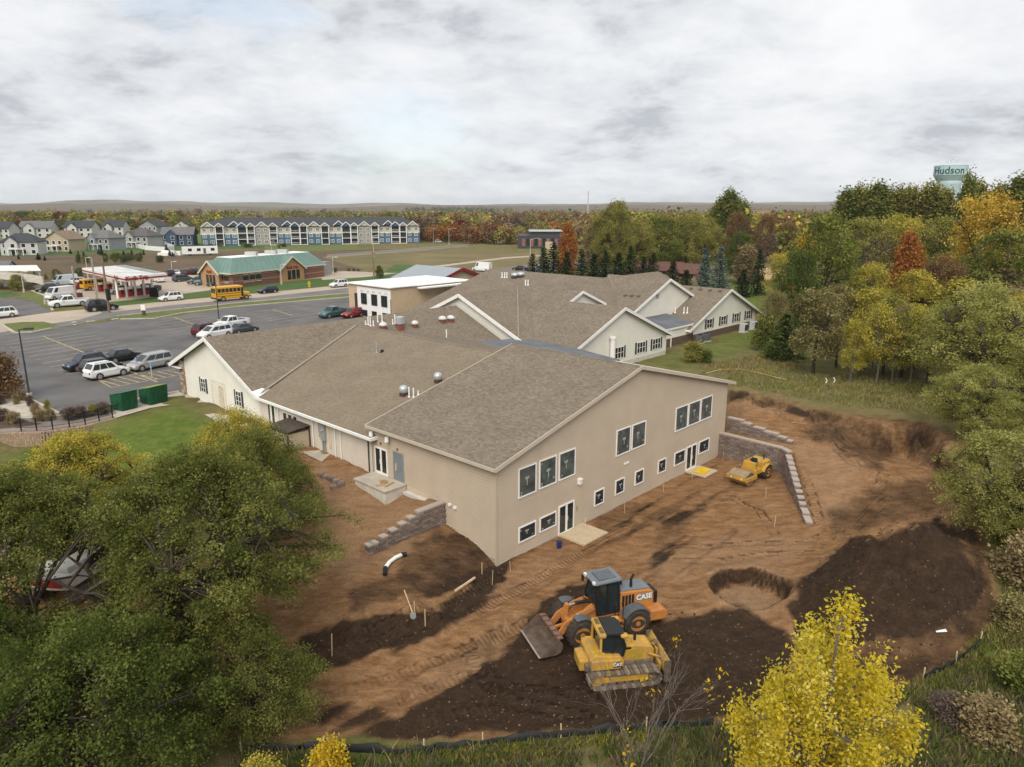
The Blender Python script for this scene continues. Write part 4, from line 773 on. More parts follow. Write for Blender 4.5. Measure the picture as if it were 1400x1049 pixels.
sheet('road', [(130,422),(240,411),(340,402.5),(480,389),(620,372),(619,375.5),(480,393.5),(345,408),(240,417),(155,427)], .018, m_lotc)
sheet('forecourt', [(44,392),(60,386),(100,383),(170,377),(250,379),(262,372),(330,380),(470,371),(505,372),(490,377),(430,381),(330,391),(250,402),(170,411),(115,416),(100,412),(75,402)], .012, m_lotc)
sheet('verge', [(160,433.5),(240,424),(330,414.5),(480,401.5),(610,391),(605,395.5),(480,406),(330,418.5),(250,428),(212,435.5),(165,436.5),(150,435)], .015, m_lawn)
sheet('verge', [(115,417.5),(170,412),(250,403),(330,392),(430,382),(490,378),(525,371.5),(540,362),(560,362),(580,371),(520,383.5),(480,388),(400,395.5),(340,401),(250,409.5),(170,418.5),(118,422)], .016, m_lawng)
sheet('verge', [(20,407),(50,413),(72,424.5),(95,421),(115,415),(90,407),(60,402),(45,398)], .02, m_lawn)
sheet('verge', [(-80,402),(10,399),(30,404),(8,407),(-60,407)], .02, m_lawng)
sheet('verge', [(6,443),(30,440.5),(60,440),(78,444.5),(70,449),(45,454),(20,455),(8,450)], .022, m_lawn)
sheet('forecourt', [(440,375),(500,372.5),(545,373.5),(500,379),(440,383)], .018, m_lotc)
# road to the apartments
sheet('road', [(446,351.5),(500,347.5),(560,343.5),(600,340),(640,336),(642,334.5),(600,338),(560,341),(500,345.5),(448,349.5)], .03, m_asph2)
edge('kerb', [(446,352),(500,348),(560,344),(640,337)], .8, .12, m_lotc); edge('kerb', [(448,349),(500,345),(560,340.6),(640,334.3)], .8, .12, m_lotc)
sheet('path', [(560,366),(600,363),(690,352),(740,349),(742,350.5),(690,354),(600,365.5),(562,368.5)], .03, m_lotc)
# kerbs and pavement near the wing
edge('kerb', [(165,436.8),(212,436),(250,428.3),(330,419),(480,406.3),(605,396)], .35, .14, m_conc)
edge('kerb', [(160,432.8),(240,423.4),(330,414),(480,401)], .3, .13, m_conc)
edge('kerb', [(-10,440),(6,447),(20,455.5),(45,454.6),(70,449.6)], .4, .14, m_conc)
edge('kerb', [(44,398),(62,405),(72,425)], .4, .14, m_conc)
sheet('pavement', [(158,572),(149,566),(158,560),(205,548),(244,536.5),(262,541),(356,582.5),(420,606),(452,621),(440,632),(400,613),(330,597),(256,553),(248,551.5),(205,558.5)], .03, m_conc)
edge('kerb', [(29,541),(50,551),(82,566.5),(118,561),(160,552),(245,536)], .22, .13, m_conc)
sheet('planting_bed', [(-120,604),(-60,599),(0,591),(60,589),(110,582),(156,571.5),(150,563),(118,562),(82,567.5),(50,552),(28,542),(0,538),(-100,556)], .012, m_gravel)
sheet('path', [(-60,556),(0,546.5),(22,543.5),(34,549),(48,573),(36,574.5),(0,556),(-60,570)], .02, m_conc)
sheet('mulch_strip', [(-60,580),(0,560),(18,570),(40,577),(60,580),(20,585),(-60,592)], .02, m_mulch)
# stall lines
def line(px0, px1, w_=.11, m=None, n=1): edge('stall_line', [px0,px1], w_, .004, m or m_paint, off=.012)
P0, P1 = at(59,460), at(215,522.5); dv = (P1-P0).normalized(); hs = heading(131.7,515,163,509); st = Vector((math.cos(hs),math.sin(hs),0))
mb = MB(); mb2 = MB()
def strip(m_, p, q, w_=.12, z=.013): m_.beam(p+Vector((0,0,z)),q+Vector((0,0,z)),w_,.006)
strip(mb, P0, P1, .2); nst = int((P1-P0).length/2.75)
for k in range(nst+1):
    c = P0+dv*(k*2.75)
    if k < nst-3: strip(mb2, c-st*5.4, c+st*5.4, .13)
a_, b_ = at(133,519), at(241,505); c_, d_ = at(152,530), at(252,512)
strip(mb,a_,c_); strip(mb,c_,d_); strip(mb,a_,b_)
for k in range(8): t = k/8; strip(mb, a_.lerp(b_,t), c_.lerp(d_,min(1,t+.12)), .16)
P2, P3 = at(238,434), at(300,456); dv2 = (P3-P2).normalized(); strip(mb,P2,P3,.2)
for k in range(int((P3-P2).length/2.75)): c = P2+dv2*(k*2.75); strip(mb2, c-st*5.4, c+st*5.4, .09)
P4, P5 = at(372,423), at(400,432); strip(mb,P4,P5,.2); dv3 = (P5-P4).normalized()
for k in range(6): c = P4+dv3*(k*2.75); strip(mb2, c-st*5.4, c+st*5.4, .09)
o = mb.build('stall_line', m_paint); o['kind'] = 'structure'; o = mb2.build('stall_line', mat('faded_line',(.40,.35,.25),.9,.3,1.5)); o['kind'] = 'structure'
mb = MB()
for x, y, x1, y1 in ((72,436.5,80,435.5),(98,441,104,440.2),(118,440,130,439),(152,437,162,435.8),(100,444.5,104,444),(90,433,96,432.3)): strip(mb, at(x,y), at(x1,y1), .5, .03)
o = mb.build('lane_mark', m_wpaint); o['kind'] = 'structure'
# fence on the tan wall
F_ = thing('fence', 'low black metal fence with thin rails on top of the curved tan block wall', 'fence')
fp = [(tp[i][0]-.0,tp[i][1]+.25) for i in range(0,len(tp),1)]
for i in range(22,len(fp),6): MB().box(-.035,.035,-.035,.035,-.1,1.1,Matrix.Translation((*fp[i],G))).build('post', m_black, F_)
for z in (1.02,.3): mb = MB(); mb.tube([(x,y,G+z) for x, y in fp[20:]],[.02]*len(fp[20:]),5); mb.build('rail', m_black, F_)
mb = MB()
for i in range(20,len(fp)-1):
    for t in (0,.33,.66): x = fp[i][0]+(fp[i+1][0]-fp[i][0])*t; y = fp[i][1]+(fp[i+1][1]-fp[i][1])*t; mb.box(x-.006,x+.006,y-.006,y+.006,G+.3,G+1.02)
o = mb.build('baluster', m_black, F_, kind='stuff')
# ------------------------------------------------------------------ vehicles
def paint(name, col, metal=0.): return mat('paint_'+name, col, .28, .03, 2, 0, metal, .5)
PAINT = {'white':(.74,.74,.73),'navy':(.018,.024,.045),'black':(.012,.012,.014),'silver':(.42,.42,.40),'grey':(.07,.08,.09),'maroon':(.13,.02,.025),'teal':(.06,.14,.14),'red':(.30,.02,.015),'bus':(.66,.33,.015),'blue':(.05,.10,.2),'paleblue':(.5,.56,.6),'charcoal':(.03,.034,.038)}
m_hl = mat('headlight', (.7,.7,.68), .15, .1, 4); m_tl = mat('taillight', (.28,.015,.012), .25, .1, 4); m_rim = mat('rim', (.42,.42,.42), .35, .1, 6, 0, .6); m_under = mat('underbody',(.02,.02,.02))
m_cglass = glassmat('car_glass', (.02,.026,.03), .08, .7)
KIND = {# L, W, H, belt, hood z, cabin base x0,x1 (from the rear), roof x0,x1, wheel r
 'suv':(4.55,1.9,1.82,1.05,1.0,.05,3.4,.6,2.6,.37), 'sedan':(4.8,1.84,1.5,.93,.86,.75,3.65,1.45,2.75,.33), 'hatch':(4.4,1.8,1.6,.96,.92,.06,3.2,.5,2.5,.34),
 'minivan':(5.1,1.98,1.76,1.05,.98,.05,4.2,.35,3.1,.35), 'pickup':(5.8,2.0,1.86,1.12,1.10,2.15,4.4,2.35,3.7,.40), 'van':(5.9,2.05,2.55,1.35,1.15,.03,5.35,.12,4.4,.38), 'box':(6.2,2.1,2.7,1.35,1.15,.02,5.0,.05,4.5,.38)}
_cars = {}
def make_car(kind, colname):
    L_,W_,H_,zb,zh,c0,c1,r0,r1,wr = KIND[kind]; hw = W_/2; pm_ = paint(colname, PAINT[colname], .0 if colname in ('white','black','bus') else .3)
    root = thing('parked_car', 'car', 'car'); X = lambda x: x-L_/2
    rings = []
    for x, wf, z0, z1 in ((.0,.86,.42,zb*.88),(.12,.94,.32,zb*.97),(.6,1,.25,zb),(c1-.05,1,.25,zb),(c1+.25,.99,.25,zh+.02),(L_-.7,.97,.25,zh-.07),(L_-.22,.9,.28,zh-.18),(L_,.72,.40,zh-.36)):
        w_ = hw*wf; rings.append([(X(x),s*a*w_,z) for s, a, z in ((-1,.9,z0),(-1,1,z0+.16),(-1,1,z1-.14),(-1,.92,z1),(1,.92,z1),(1,1,z1-.14),(1,1,z0+.16),(1,.9,z0))])
    mb = MB().loft(rings); wb, wt = hw*.93, hw*.76; H2 = H_
    cab = [(X(c0),-wb,zb-.06),(X(c1),-wb,zb-.06),(X(c1),wb,zb-.06),(X(c0),wb,zb-.06),(X(r0),-wt,H2),(X(r1),-wt,H2-.03),(X(r1),wt,H2-.03),(X(r0),wt,H2)]
    mb.add(cab,[(4,5,6,7),(0,1,5,4),(1,2,6,5),(2,3,7,6),(3,0,4,7)])
    body = mb.build('body', pm_, root, False, .05)
    def lerp(p, q, t): return Vector(p).lerp(Vector(q), t)
    def panel(a, b, c, d, u0, u1, v0, v1, n):     # inset quad on face a-b-c-d, pushed out along n
        bot = lambda u: lerp(a,b,u); top = lambda u: lerp(d,c,u); q = [bot(u0).lerp(top(u0),v0),bot(u1).lerp(top(u1),v0),bot(u1).lerp(top(u1),v1),bot(u0).lerp(top(u0),v1)]
        n = Vector(n)*.012; return [p+n for p in q]
    def pane(q, nm='window'): mb = MB(); mb.add(q,[(0,1,2,3)]); mb.build(nm, m_cglass, root)
    pane(panel(cab[1],cab[2],cab[6],cab[5],.07,.93,.16,.94,(1,0,.5)),'windscreen'); 
    if kind not in ('van','box'): pane(panel(cab[3],cab[0],cab[4],cab[7],.09,.91,.3,.92,(-1,0,.4)),'rear_window')
    splits = {'pickup':((.1,.5),(.54,.92)),'sedan':((.16,.5),(.53,.88)),'van':((.78,.93),),'box':((.82,.95),)}.get(kind, ((.05,.30),(.33,.60),(.63,.90)))
    for u0, u1 in splits: pane(panel(cab[0],cab[1],cab[5],cab[4],u0,u1,.2,.9,(0,-1,.2))); pane(panel(cab[2],cab[3],cab[7],cab[6],1-u1,1-u0,.2,.9,(0,1,.2)))
    for wx in (.95 if kind != 'pickup' else 1.15, L_-.95):
        for s in (-1,1):
            mb = MB(); y0, y1 = s*(hw-.24), s*(hw+.015); mb.cyl((X(wx),y0,wr),(X(wx),y1,wr),wr,wr,18); wl = mb.build('wheel', m_rubber, root)
            mb = MB(); mb.cyl((X(wx),y1-.0,wr),(X(wx),y1+s*.012,wr),wr*.66,wr*.6,14); mb.build('rim', m_rim, wl)
            mb = MB(); arc = [(X(wx)+math.cos(t)*(wr+.07), wr+math.sin(t)*(wr+.07)) for t in [math.pi*k/10 for k in range(11)]]; mb.prism(arc, s*(hw-.1), s*(hw+.004)); mb.build('wheel_arch', m_under, root)
    for s in (-1,1):
        mb = MB(); mb.box(X(L_-.34),X(L_-.1),s*hw*.56-.16,s*hw*.56+.16,zh-.34,zh-.2); mb.build('headlight', m_hl, root)
        mb = MB(); mb.box(X(-.02),X(.14),s*hw*.72-.12,s*hw*.72+.1,zb-.34,zb-.1); mb.build('taillight', m_tl, root)
        mb = MB(); mb.box(X(c1-.55),X(c1-.35),s*(hw+.02),s*(hw+.16),zb-.02,zb+.13); mb.build('mirror', pm_, root)
    mb = MB(); mb.box(X(.1),X(L_-.15),-hw*.8,hw*.8,.2,.34); mb.build('underbody', m_under, root)
    if kind == 'pickup':
        mb = MB(); mb.box(X(.15),X(c0-.05),-hw*.78,hw*.78,zb-.02,zb+.012); mb.build('bed', m_under, root)
        for s in (-1,1): mb = MB(); mb.box(X(.03),X(c0),s*hw*.9-.06,s*hw*.9+.06,zb-.05,zb+.1); mb.build('bed_rail', pm_, root)
        mb = MB(); mb.box(X(.02),X(.1),-hw*.85,hw*.85,zb-.05,zb+.1); mb.build('tailgate', pm_, root)
    if kind in ('suv','minivan'):
        for s in (-1,1): mb = MB(); mb.tube([(X(r0+.15),s*wt*.9,H_+.05),(X(r1-.2),s*wt*.9,H_+.04)],[.022]*2,5); mb.build('roof_rail', m_metal if colname == 'silver' else m_black, root)
    return root
def car(kind, col, px, py, hd, label, group, cat='car', z=G, name='parked_car', s=.93):
    k = (kind,col); L_ = KIND[kind]; p = at(px,py,z+.75)
    if k not in _cars: _cars[k] = make_car(kind,col); o = _cars[k]
    else: o = copy_tree(_cars[k])
    o.name = name; o.location = (p.x,p.y,z+.02); o.rotation_euler = (0,0,hd); tag(o,label,cat,group); o.scale = (s,)*3
    return o
gp = 'cars parked in the near parking lot'
car('suv','navy',116,495.5,hs+math.pi,'navy SUV parked nose-out at the left end of the near row',gp)
car('sedan','black',167,484.5,hs,'black sedan parked in the stall behind the navy SUV',gp)
car('hatch','charcoal',138,498.5,hs,'dark hatchback mostly hidden behind the white SUV',gp)
car('suv','white',146,506,hs,'white SUV parked beside the yellow hatched area',gp)
car('minivan','silver',205,494.5,hs+math.pi,'silver minivan parked beside the white gable wing',gp)
gq = 'cars parked beyond the brown roof'
car('suv','maroon',283,450.5,hs+.1,'maroon SUV behind the white one past the roof ridge',gq)
car('minivan','white',293,454,hs+math.pi,'white minivan just above the brown roof edge by the light pole',gq)
car('pickup','white',316,441,hs+math.pi,'white pickup truck parked beside the tall light pole',gq,'pickup')
car('sedan','grey',332,448,hs,'dark grey sedan parked in front of the white pickup',gq)
car('pickup','teal',456,427,hs+math.pi,'teal pickup in the lot near the white panelled block',gq,'pickup')
car('hatch','red',482,427.5,hs+math.pi,'small red car close to the white panelled block',gq)
rh = heading(240,414,330,406); gr = 'vehicles driving on the road'
car('suv','white',2,428,rh+math.pi,'white SUV cut off by the left edge on the concrete road',gr,name='moving_car')
car('pickup','white',94,413.5,rh+math.pi,'white pickup turning at the crossing below the white van',gr,'pickup',name='moving_car',s=1.08)
car('suv','black',139,419,rh,'black SUV on the road beside the wooden utility pole',gr,name='moving_car',s=1.1)
car('suv','white',233,406,rh+math.pi,'white SUV on the road to the left of the yellow school bus',gr,name='moving_car')
car('hatch','navy',366,396,rh+math.pi,'dark blue hatchback on the road to the right of the school bus',gr,name='moving_car')
car('suv','white',463,388,rh+math.pi,'white SUV on the road close to the white panelled block',gr,name='moving_car')
gs = 'vehicles standing around the filling station'; oh = heading(120,400,190,394)
car('van','white',81,403.5,rh+3.6,'white delivery van at the forecourt edge above the white pickup',gs,'van')
car('van','paleblue',88,385.5,rh+3.3,'pale blue van at the far edge of the forecourt',gs,'van')
car('suv','black',64,394.5,rh+2.9,'black SUV beside the left pole of the white canopy',gs)
car('suv','white',110,384.5,oh,'white SUV left of the yellow bus under the canopy',gs)
car('hatch','red',116,390,oh,'small red car in front of the white SUV left of the canopy',gs)
car('pickup','silver',168,396.5,oh+3.0,'silver pickup at the pumps behind the black sedan',gs,'pickup')
car('sedan','black',186,398,oh,'black sedan under the front edge of the station canopy',gs,s=1.1)
car('pickup','grey',201,394,oh+3.1,'grey pickup at the right pump under the canopy',gs,'pickup')
car('suv','white',217,381.5,oh+1.4,'white SUV behind the right end of the canopy',gs)
car('minivan','grey',250,380.5,oh,'dark grey minivan parked alone left of the brick store',gs)
for k, (x, y, c, kd, lb) in enumerate(((232,373.5,'navy','suv','navy SUV'),(240,372.7,'white','sedan','white sedan'),(249,372,'grey','sedan','grey sedan'),(256,371.5,'maroon','hatch','maroon hatchback'),(264,371.5,'black','suv','black SUV'))):
    car(kd,c,x,y,oh+1.3,lb+' in the far row left of the brick store gable',gs)
for x, y, c, kd, lb in ((269,384,'grey','suv','grey SUV nearest the store gable'),(282,385.3,'teal','pickup','teal pickup second from the store gable'),(297,387,'charcoal','sedan','charcoal sedan nearest the school bus at the store')): car(kd,c,x,y,oh+2.5,lb,gs)
gf = 'cars on the far road'
car('box','white',659,367.5,2.6,'white box van with dark window on the road beyond the metal roof',gf,'van')
car('sedan','black',711,366,2.8,'black car on the road beside the dark spruces',gf)
for x, y, c, lb in ((682,331.5,'white','white car left of the pair before the dark modern building'),(689,331,'white','white car right of the pair before the dark modern building'),(600,330.5,'silver','silver car on the distant bend of the apartment road')): car('suv',c,x,y,.3,lb,gf)
# school buses
def bus(px, py, hd, label, s=1.):
    p = at(px,py,G+1.4); t = thing('school_bus', label, 'bus', (p.x,p.y,G+.02), hd, 'yellow school buses'); y_ = paint('bus',PAINT['bus']); t.scale = (s,)*3
    MB().box(-3.4,1.9,-1.15,1.15,.5,2.75).build('body', y_, t, bevel=.12); MB().box(1.8,3.3,-.95,.95,.5,1.45).build('hood', y_, t, bevel=.15)
    for sg in (-1,1):
        for k in range(6): x = -3.1+k*.76; mb = MB(); mb.box(x,x+.64,sg*1.15,sg*1.165,1.72,2.4); mb.build('window', m_cglass, t)
        mb = MB(); mb.box(1.45,1.86,sg*1.15,sg*1.165,.75,2.4) if sg < 0 else mb.box(1.45,1.86,sg*1.15,sg*1.165,1.6,2.4); mb.build('door' if sg < 0 else 'window', m_cglass, t)
        for z in (.95,1.4): mb = MB(); mb.box(-3.35,1.4,sg*1.15,sg*1.17,z,z+.07); mb.build('stripe', m_black, t)
        for x in (-2.1,2.45): mb = MB(); mb.cyl((x,sg*.85,.48),(x,sg*1.18,.48),.48,.48,16); w_ = mb.build('wheel', m_rubber, t); mb = MB(); mb.cyl((x,sg*1.18,.48),(x,sg*1.19,.48),.26,.24,12); mb.build('rim', m_rim, w_)
        mb = MB(); mb.box(3.25,3.34,sg*.6-.15,sg*.6+.15,.9,1.15); mb.build('headlight', m_hl, t)
    mb = MB(); mb.box(1.88,1.93,-1,1,1.55,2.45); mb.build('windscreen', m_cglass, t); mb = MB(); mb.box(-3.43,-3.4,-.9,.9,1.6,2.4); mb.build('rear_window', m_cglass, t)
    mb = MB(); mb.box(3.3,3.45,-1.1,1.1,.5,.72); mb.box(-3.55,-3.4,-1.1,1.1,.5,.72); mb.build('bumper', m_black, t)
bus(316,400.5,rh,'yellow school bus driving past the brick store on the road'); bus(132,387.5,oh,'yellow school bus standing half under the station canopy',.9)
# ------------------------------------------------------------------ skips, poles, signs
def dumpster(x0, y0, x1, y1, label, lid):
    p, q = at(x0,y0), at(x1,y1); t = thing('dumpster', label, 'dumpster', ((p.x+q.x)/2,(p.y+q.y)/2,G+.03), math.atan2(q.y-p.y,q.x-p.x), 'green dumpsters beside the lawn')
    w_ = (q-p).length/2; g = mat('dumpster_green',(.010,.078,.034),.5,.25,2.5)
    mb = MB(); mb.add([(-w_,0,.08),(w_,0,.08),(w_,1.5,.08),(-w_,1.5,.08),(-w_,-.14,1.62),(w_,-.14,1.62),(w_,1.6,1.25),(-w_,1.6,1.25)],[(0,3,2,1),(4,5,6,7),(0,1,5,4),(1,2,6,5),(2,3,7,6),(3,0,4,7)]); b_ = mb.build('body', g, t)
    for sg in (-1,1):
        mb = MB(); c = sg*w_/2; mb.slab([(c-w_/2+.02,-.2,1.70),(c+w_/2-.02,-.2,1.70),(c+w_/2-.02,1.66,1.33),(c-w_/2+.02,1.66,1.33)],.05); mb.build('lid', mat('dumpster_lid_'+lid,{'green':(.02,.12,.055),'yellow':(.25,.30,.05)}[lid],.5), t)
        mb = MB(); mb.box(sg*(w_+.0),sg*(w_+.13),.4,.9,.55,.75); mb.build('lift_pocket', g, t)
    for k in range(3): x = -w_*.6+k*w_*.6; mb = MB(); mb.beam((x,-.04,.1),(x,-.16,1.5),.08,.06); mb.build('rib', g, t)
    for sg in (-1,1): mb = MB(); mb.cyl((sg*w_*.7,.3,0),(sg*w_*.7,.38,.0),.09,.09,8); mb.build('caster', m_rubber, t)
dumpster(167,563.5,189,558,'green dumpster left of two, between planting bed and lawn','green'); dumpster(206,555,230,549,'green dumpster right of two with pale yellow lid edge','yellow')
def lamp_post(bx, by, ty, label, m=None, arm=1.1, group='street and lot lamps', r=.09, cobra=False, hd=0., z=G):
    h = height(bx,by,ty,z); p = at(bx,by,z); t = thing('lamp_post', label, 'lamp post', p, hd, group); m = m or m_shut
    mb = MB(); mb.tube([(0,0,0),(0,0,h)],[r,r*.65],8); mb.build('pole', m, t); mb = MB(); mb.cyl((0,0,0),(0,0,.7),r*2.6,r*2.6,10); mb.build('base', m_conc, t)
    mb = MB()
    if cobra: mb.tube([(0,0,h-.3),(arm*.6,0,h+.25),(arm,0,h+.3)],[r*.6,r*.5,r*.5],6)
    else: mb.beam((-.0,0,h),(arm,0,h+.05),.08,.08)
    mb.build('arm', m, t); mb = MB(); mb.box(arm-.1,arm+.65,-.18,.18,h-.02,h+.14); mb.build('lamp_head', m, t)
    return t
lamp_post(41.5,547.5,451,'dark lamp post rising from the planting bed at the lot edge',arm=.5,hd=.3)
lamp_post(300,443,391.5,'dark slim lamp post beside the white pickup in the lot',arm=.4,hd=2.)
m_lpale = mat('pole_pale',(.55,.54,.5),.6,.1,3)
for x, y, t_, lb in ((121,384,352.5,'far pale pole rising behind the forecourt left of the canopy'),(236,377,358,'pale pole with single arm left of the brick store'),(385,389,362,'white pole on yellow base in front of the store gable'),(456,378,352,'pale lamp pole on the store lot right end'),(371.5,346,330,'pale double lamp on the slope below the apartments'),(33,400,372,'white leaning pole with yellow base left of the forecourt'),(62,416,402,'short white pole on yellow base on the corner verge')):
    lamp_post(x,y,t_,lb,m_lpale,.7)
for x, y, t_, lb in ((592.5,331.5,312,'first cobra lamp at the bend of the apartment road'),(614,335,313,'second cobra lamp at the bend of the apartment road'),(641,333.5,312,'third cobra lamp further along the apartment road'),(688.5,331,306,'slim lamp in front of the dark modern building'),(725,350,327,'pale lamp left of the dark spruces'),(511,353,322,'cobra lamp between the brick store and the apartments')): lamp_post(x,y,t_,lb,m_lpale,3.,cobra=True,hd=0)
def utility_pole(bx, by, ty, label, m, arm=1.2, boxes=()):
    h = height(bx,by,ty); p = at(bx,by); t = thing('utility_pole', label, 'utility pole', p, rh+1.57, 'utility poles by the crossing'); mb = MB(); mb.tube([(0,0,0),(0,0,h)],[.2,.14],8); mb.build('pole', m, t)
    if arm: mb = MB(); mb.box(-arm,arm,-.06,.06,h-.5,h-.36); mb.build('crossarm', m, t)
    for zf, w_, hh in boxes: mb = MB(); mb.box(-.2-w_,-.2,-.25,.25,h*zf-hh/2,h*zf+hh/2); mb.build('signal_box', m_black, t)
m_pole = mat('pole_wood',(.22,.14,.085),.9,.2,3); utility_pole(149.5,427.5,350.5,'brown wooden utility pole at the crossing beside the black SUV',m_pole,.0,((.33,.9,1.9),(.36,.5,1.0))); utility_pole(133,412,353,'grey utility pole in front of the station canopy',mat('pole_grey',(.33,.29,.25),.9,.15,3),.6); utility_pole(104.5,408,364,'pale utility pole behind the white pickup',mat('pole_grey',(.33,.29,.25)),.5); utility_pole(511.5,383,344,'wooden utility pole on the verge right of the store',m_pole,1.0)
def sign(bx, by, ty, w_px, label, m, post=True, lower=None, hd=0.):
    h = height(bx,by,ty); p = at(bx,by); d = math.hypot(p.x,p.y); w_ = w_px*d/FOC; t = thing('sign', label, 'sign', p, hd, None)
    if lower: MB().box(-w_*.32,w_*.32,-.15,.15,0,h*.5).build('base', lower, t)
    else: MB().box(-.08,.08,-.08,.08,0,h*.5).build('post', m_shut, t)
    MB().box(-w_/2,w_/2,-.12,.12,h*.46,h).build('panel', m, t, bevel=.03); return t
sign(197,431.5,417,5.5,'white sign panel on a dark base on the verge by the lot entrance',m_white,lower=m_mulch); sign(102,401,391.5,7.5,'dark red pylon sign at the forecourt corner, taller of two',mat('sign_maroon',(.09,.02,.02)),hd=.2); sign(110.5,413,400.5,6,'dark red sign block just above the white pickup',mat('sign_maroon',(.09,.02,.02)),lower=mat('sign_maroon',(.09,.02,.02)))
def dome_sign(px, py, label):
    p = at(px,py); t = thing('arched_marker', label, 'sign', p); mb = MB(); pts = [(-.8,0),(-.8,1.2)]+[(-.8*math.cos(k*math.pi/8),1.2+.7*math.sin(k*math.pi/8)) for k in range(1,8)]+[(.8,1.2),(.8,0)]; mb.prism(pts,-.2,.2); mb.build('panel', m_black, t)
dome_sign(211,406,'black arched marker on the forecourt verge beside the white SUV')
def hydrant(px, py, label): 
    p = at(px,py); t = thing('hydrant', label, 'hydrant', p); mb = MB(); mb.tube([(0,0,0),(0,0,.1),(0,0,.12),(0,0,.9),(0,0,1.1),(0,0,1.25)],[.3,.3,.2,.2,.24,.06],8); mb.build('body', mat('hydrant_yellow',(.55,.42,.03)), t); mb = MB(); mb.cyl((-.35,0,.75),(.35,0,.75),.11,.11,8); mb.build('nozzle', mat('hydrant_yellow',(.55,.42,.03)), t)
hydrant(423,392.5,'yellow hydrant on the verge between store and road')
def post_sign(px, py, ty, label):
    h = height(px,py,ty); p = at(px,py); t = thing('parking_sign', label, 'sign', p, hs+1.57, 'small parking signs'); MB().box(-.03,.03,-.03,.03,0,h).build('post', m_lpale, t); MB().box(-.2,.2,-.04,.0,h-.55,h).build('panel', mat('sign_blue',(.1,.2,.42)), t)
post_sign(208,517,496,'blue parking sign on thin post in front of the silver minivan'); post_sign(187.5,507,489,'small blue parking sign left of the silver minivan')
# ------------------------------------------------------------------ machines on the dirt
m_org = mat('machine_orange', (.55,.21,.035), .5, .16, 1.6, col2=(.36,.16,.065)); m_yel = mat('machine_yellow', (.60,.33,.03), .5, .16, 1.6, col2=(.38,.235,.075)); m_steel = mat('worn_steel', (.20,.15,.115), .6, .4, 3, .15, .3, col2=(.11,.08,.06)); m_bright = mat('bright_steel', (.5,.47,.43), .35, .2, 5, 0, .6)
m_dgrey = mat('machine_grey', (.10,.11,.12), .5, .15, 4); m_cabr = mat('cab_roof_grey', (.16,.18,.20), .5, .12, 2); m_blackp = mat('machine_black', (.016,.017,.018), .45, .3, 5); m_rubd = m_rubber
m_mud = mat('muddy_steel', (.15,.115,.085), .85, .35, 4, .4); m_decal = mat('decal_white', (.75,.75,.74), .5, .03, 2)
def tyre(t, x, y0, y1, r, rimm, name='wheel', lugs=18):
    s = 1 if y1 > y0 else -1; mb = MB(); w_ = abs(y1-y0); mb.tube([(x,y0,r),(x,y0+s*w_*.12,r),(x,y0+s*w_*.88,r),(x,y1,r)],[r*.82,r*.97,r*.97,r*.80],28)
    for k in range(lugs):
        a = 2*math.pi*k/lugs
        for h_ in (0,1):
            b_ = a+h_*math.pi/lugs; c, sn = math.cos(b_), math.sin(b_); ya = y0+s*w_*(.06 if h_ else .52); yb = y0+s*w_*(.48 if h_ else .94)
            mb.beam((x+c*r*.98,ya,r+sn*r*.98),(x+math.cos(b_+.12)*r*.98,yb,r+math.sin(b_+.12)*r*.98),r*.09,r*.06,up=(c,0,sn))
    o = mb.build(name, m_rubd, t)
    mb = MB(); mb.tube([(x,y1-s*.05,r),(x,y1+s*.012,r),(x,y1-s*.06,r)],[r*.60,r*.56,r*.50],24); mb.cyl((x,y1-s*.08,r),(x,y1-s*.055,r),r*.5,r*.44,20); mb.cyl((x,y1-s*.1,r),(x,y1+s*.03,r),r*.2,r*.17,14)
    mb.build('rim', rimm, o)
    mb = MB()
    for k in range(8): a = 2*math.pi*k/8; mb.cyl((x+math.cos(a)*r*.3,y1-s*.06,r+math.sin(a)*r*.3),(x+math.cos(a)*r*.3,y1-s*.03,r+math.sin(a)*r*.3),.03,.03,6)
    mb.build('wheel_nut', m_mud, o); return o
# --- wheel loader: +x is forward
pr, pf = onground(868,864), onground(793,888); hd = math.atan2(pf.y-pr.y, pf.x-pr.x); wbv = (pf-pr).length; sc_ = wbv/3.35
side = Vector((-math.sin(hd),math.cos(hd),0)); mid_ = (pr+pf)/2
# the two contact points are the loader's left-hand wheels, so the machine lies on the other side of them
off = -side*1.05*sc_ if (mid_-Vector((0,0,0))).dot(-side) > 0 else side*1.05*sc_
LD = thing('wheel_loader', 'orange wheel loader with dark cab and empty bucket lowered to the left on the dirt', 'wheel loader', mid_+off, hd); LD.scale = (sc_,)*3
LD.location.z = (gz(LD.location.x,LD.location.y)+pr.z+pf.z)/3
XF, XR, TR_ = 1.67, -1.67, .80
for x in (XF,XR):
    for s in (-1,1): tyre(LD,x,s*.78,s*1.36,TR_,m_org)
mb = MB(); mb.prism([(-3.25,.75),(-3.3,1.25),(-3.05,1.35),(-3.02,2.12),(-2.8,2.28),(-.95,2.42),(-.9,1.1),(-1.3,.75)],-.62,.62); hood = mb.build('engine_hood', m_org, LD, bevel=.07)
mb = MB(); mb.prism([(-2.9,2.27),(-1.0,2.41),(-1.0,2.5),(-2.8,2.38)],-.5,.5); mb.build('hood_top', m_cabr, hood, bevel=.03)
for s in (-1,1):
    for k in range(4): mb = MB(); x = -1.1-k*.2; mb.box(x-.07,x+.07,s*.62,s*.635,1.55,2.2); mb.build('vent_slot', m_blackp, hood)
    mb = MB(); mb.box(-2.85,-1.95,s*.62,s*.634,1.72,2.12); mb.build('side_panel', mat('decal_grey',(.20,.19,.18),.5), hood)
    me = text_mesh('CASE', .42, .006, .012, m_decal); o = link('lettering', me, hood, (-2.4,s*.64,1.92), (math.pi/2,0,math.pi if s > 0 else 0))
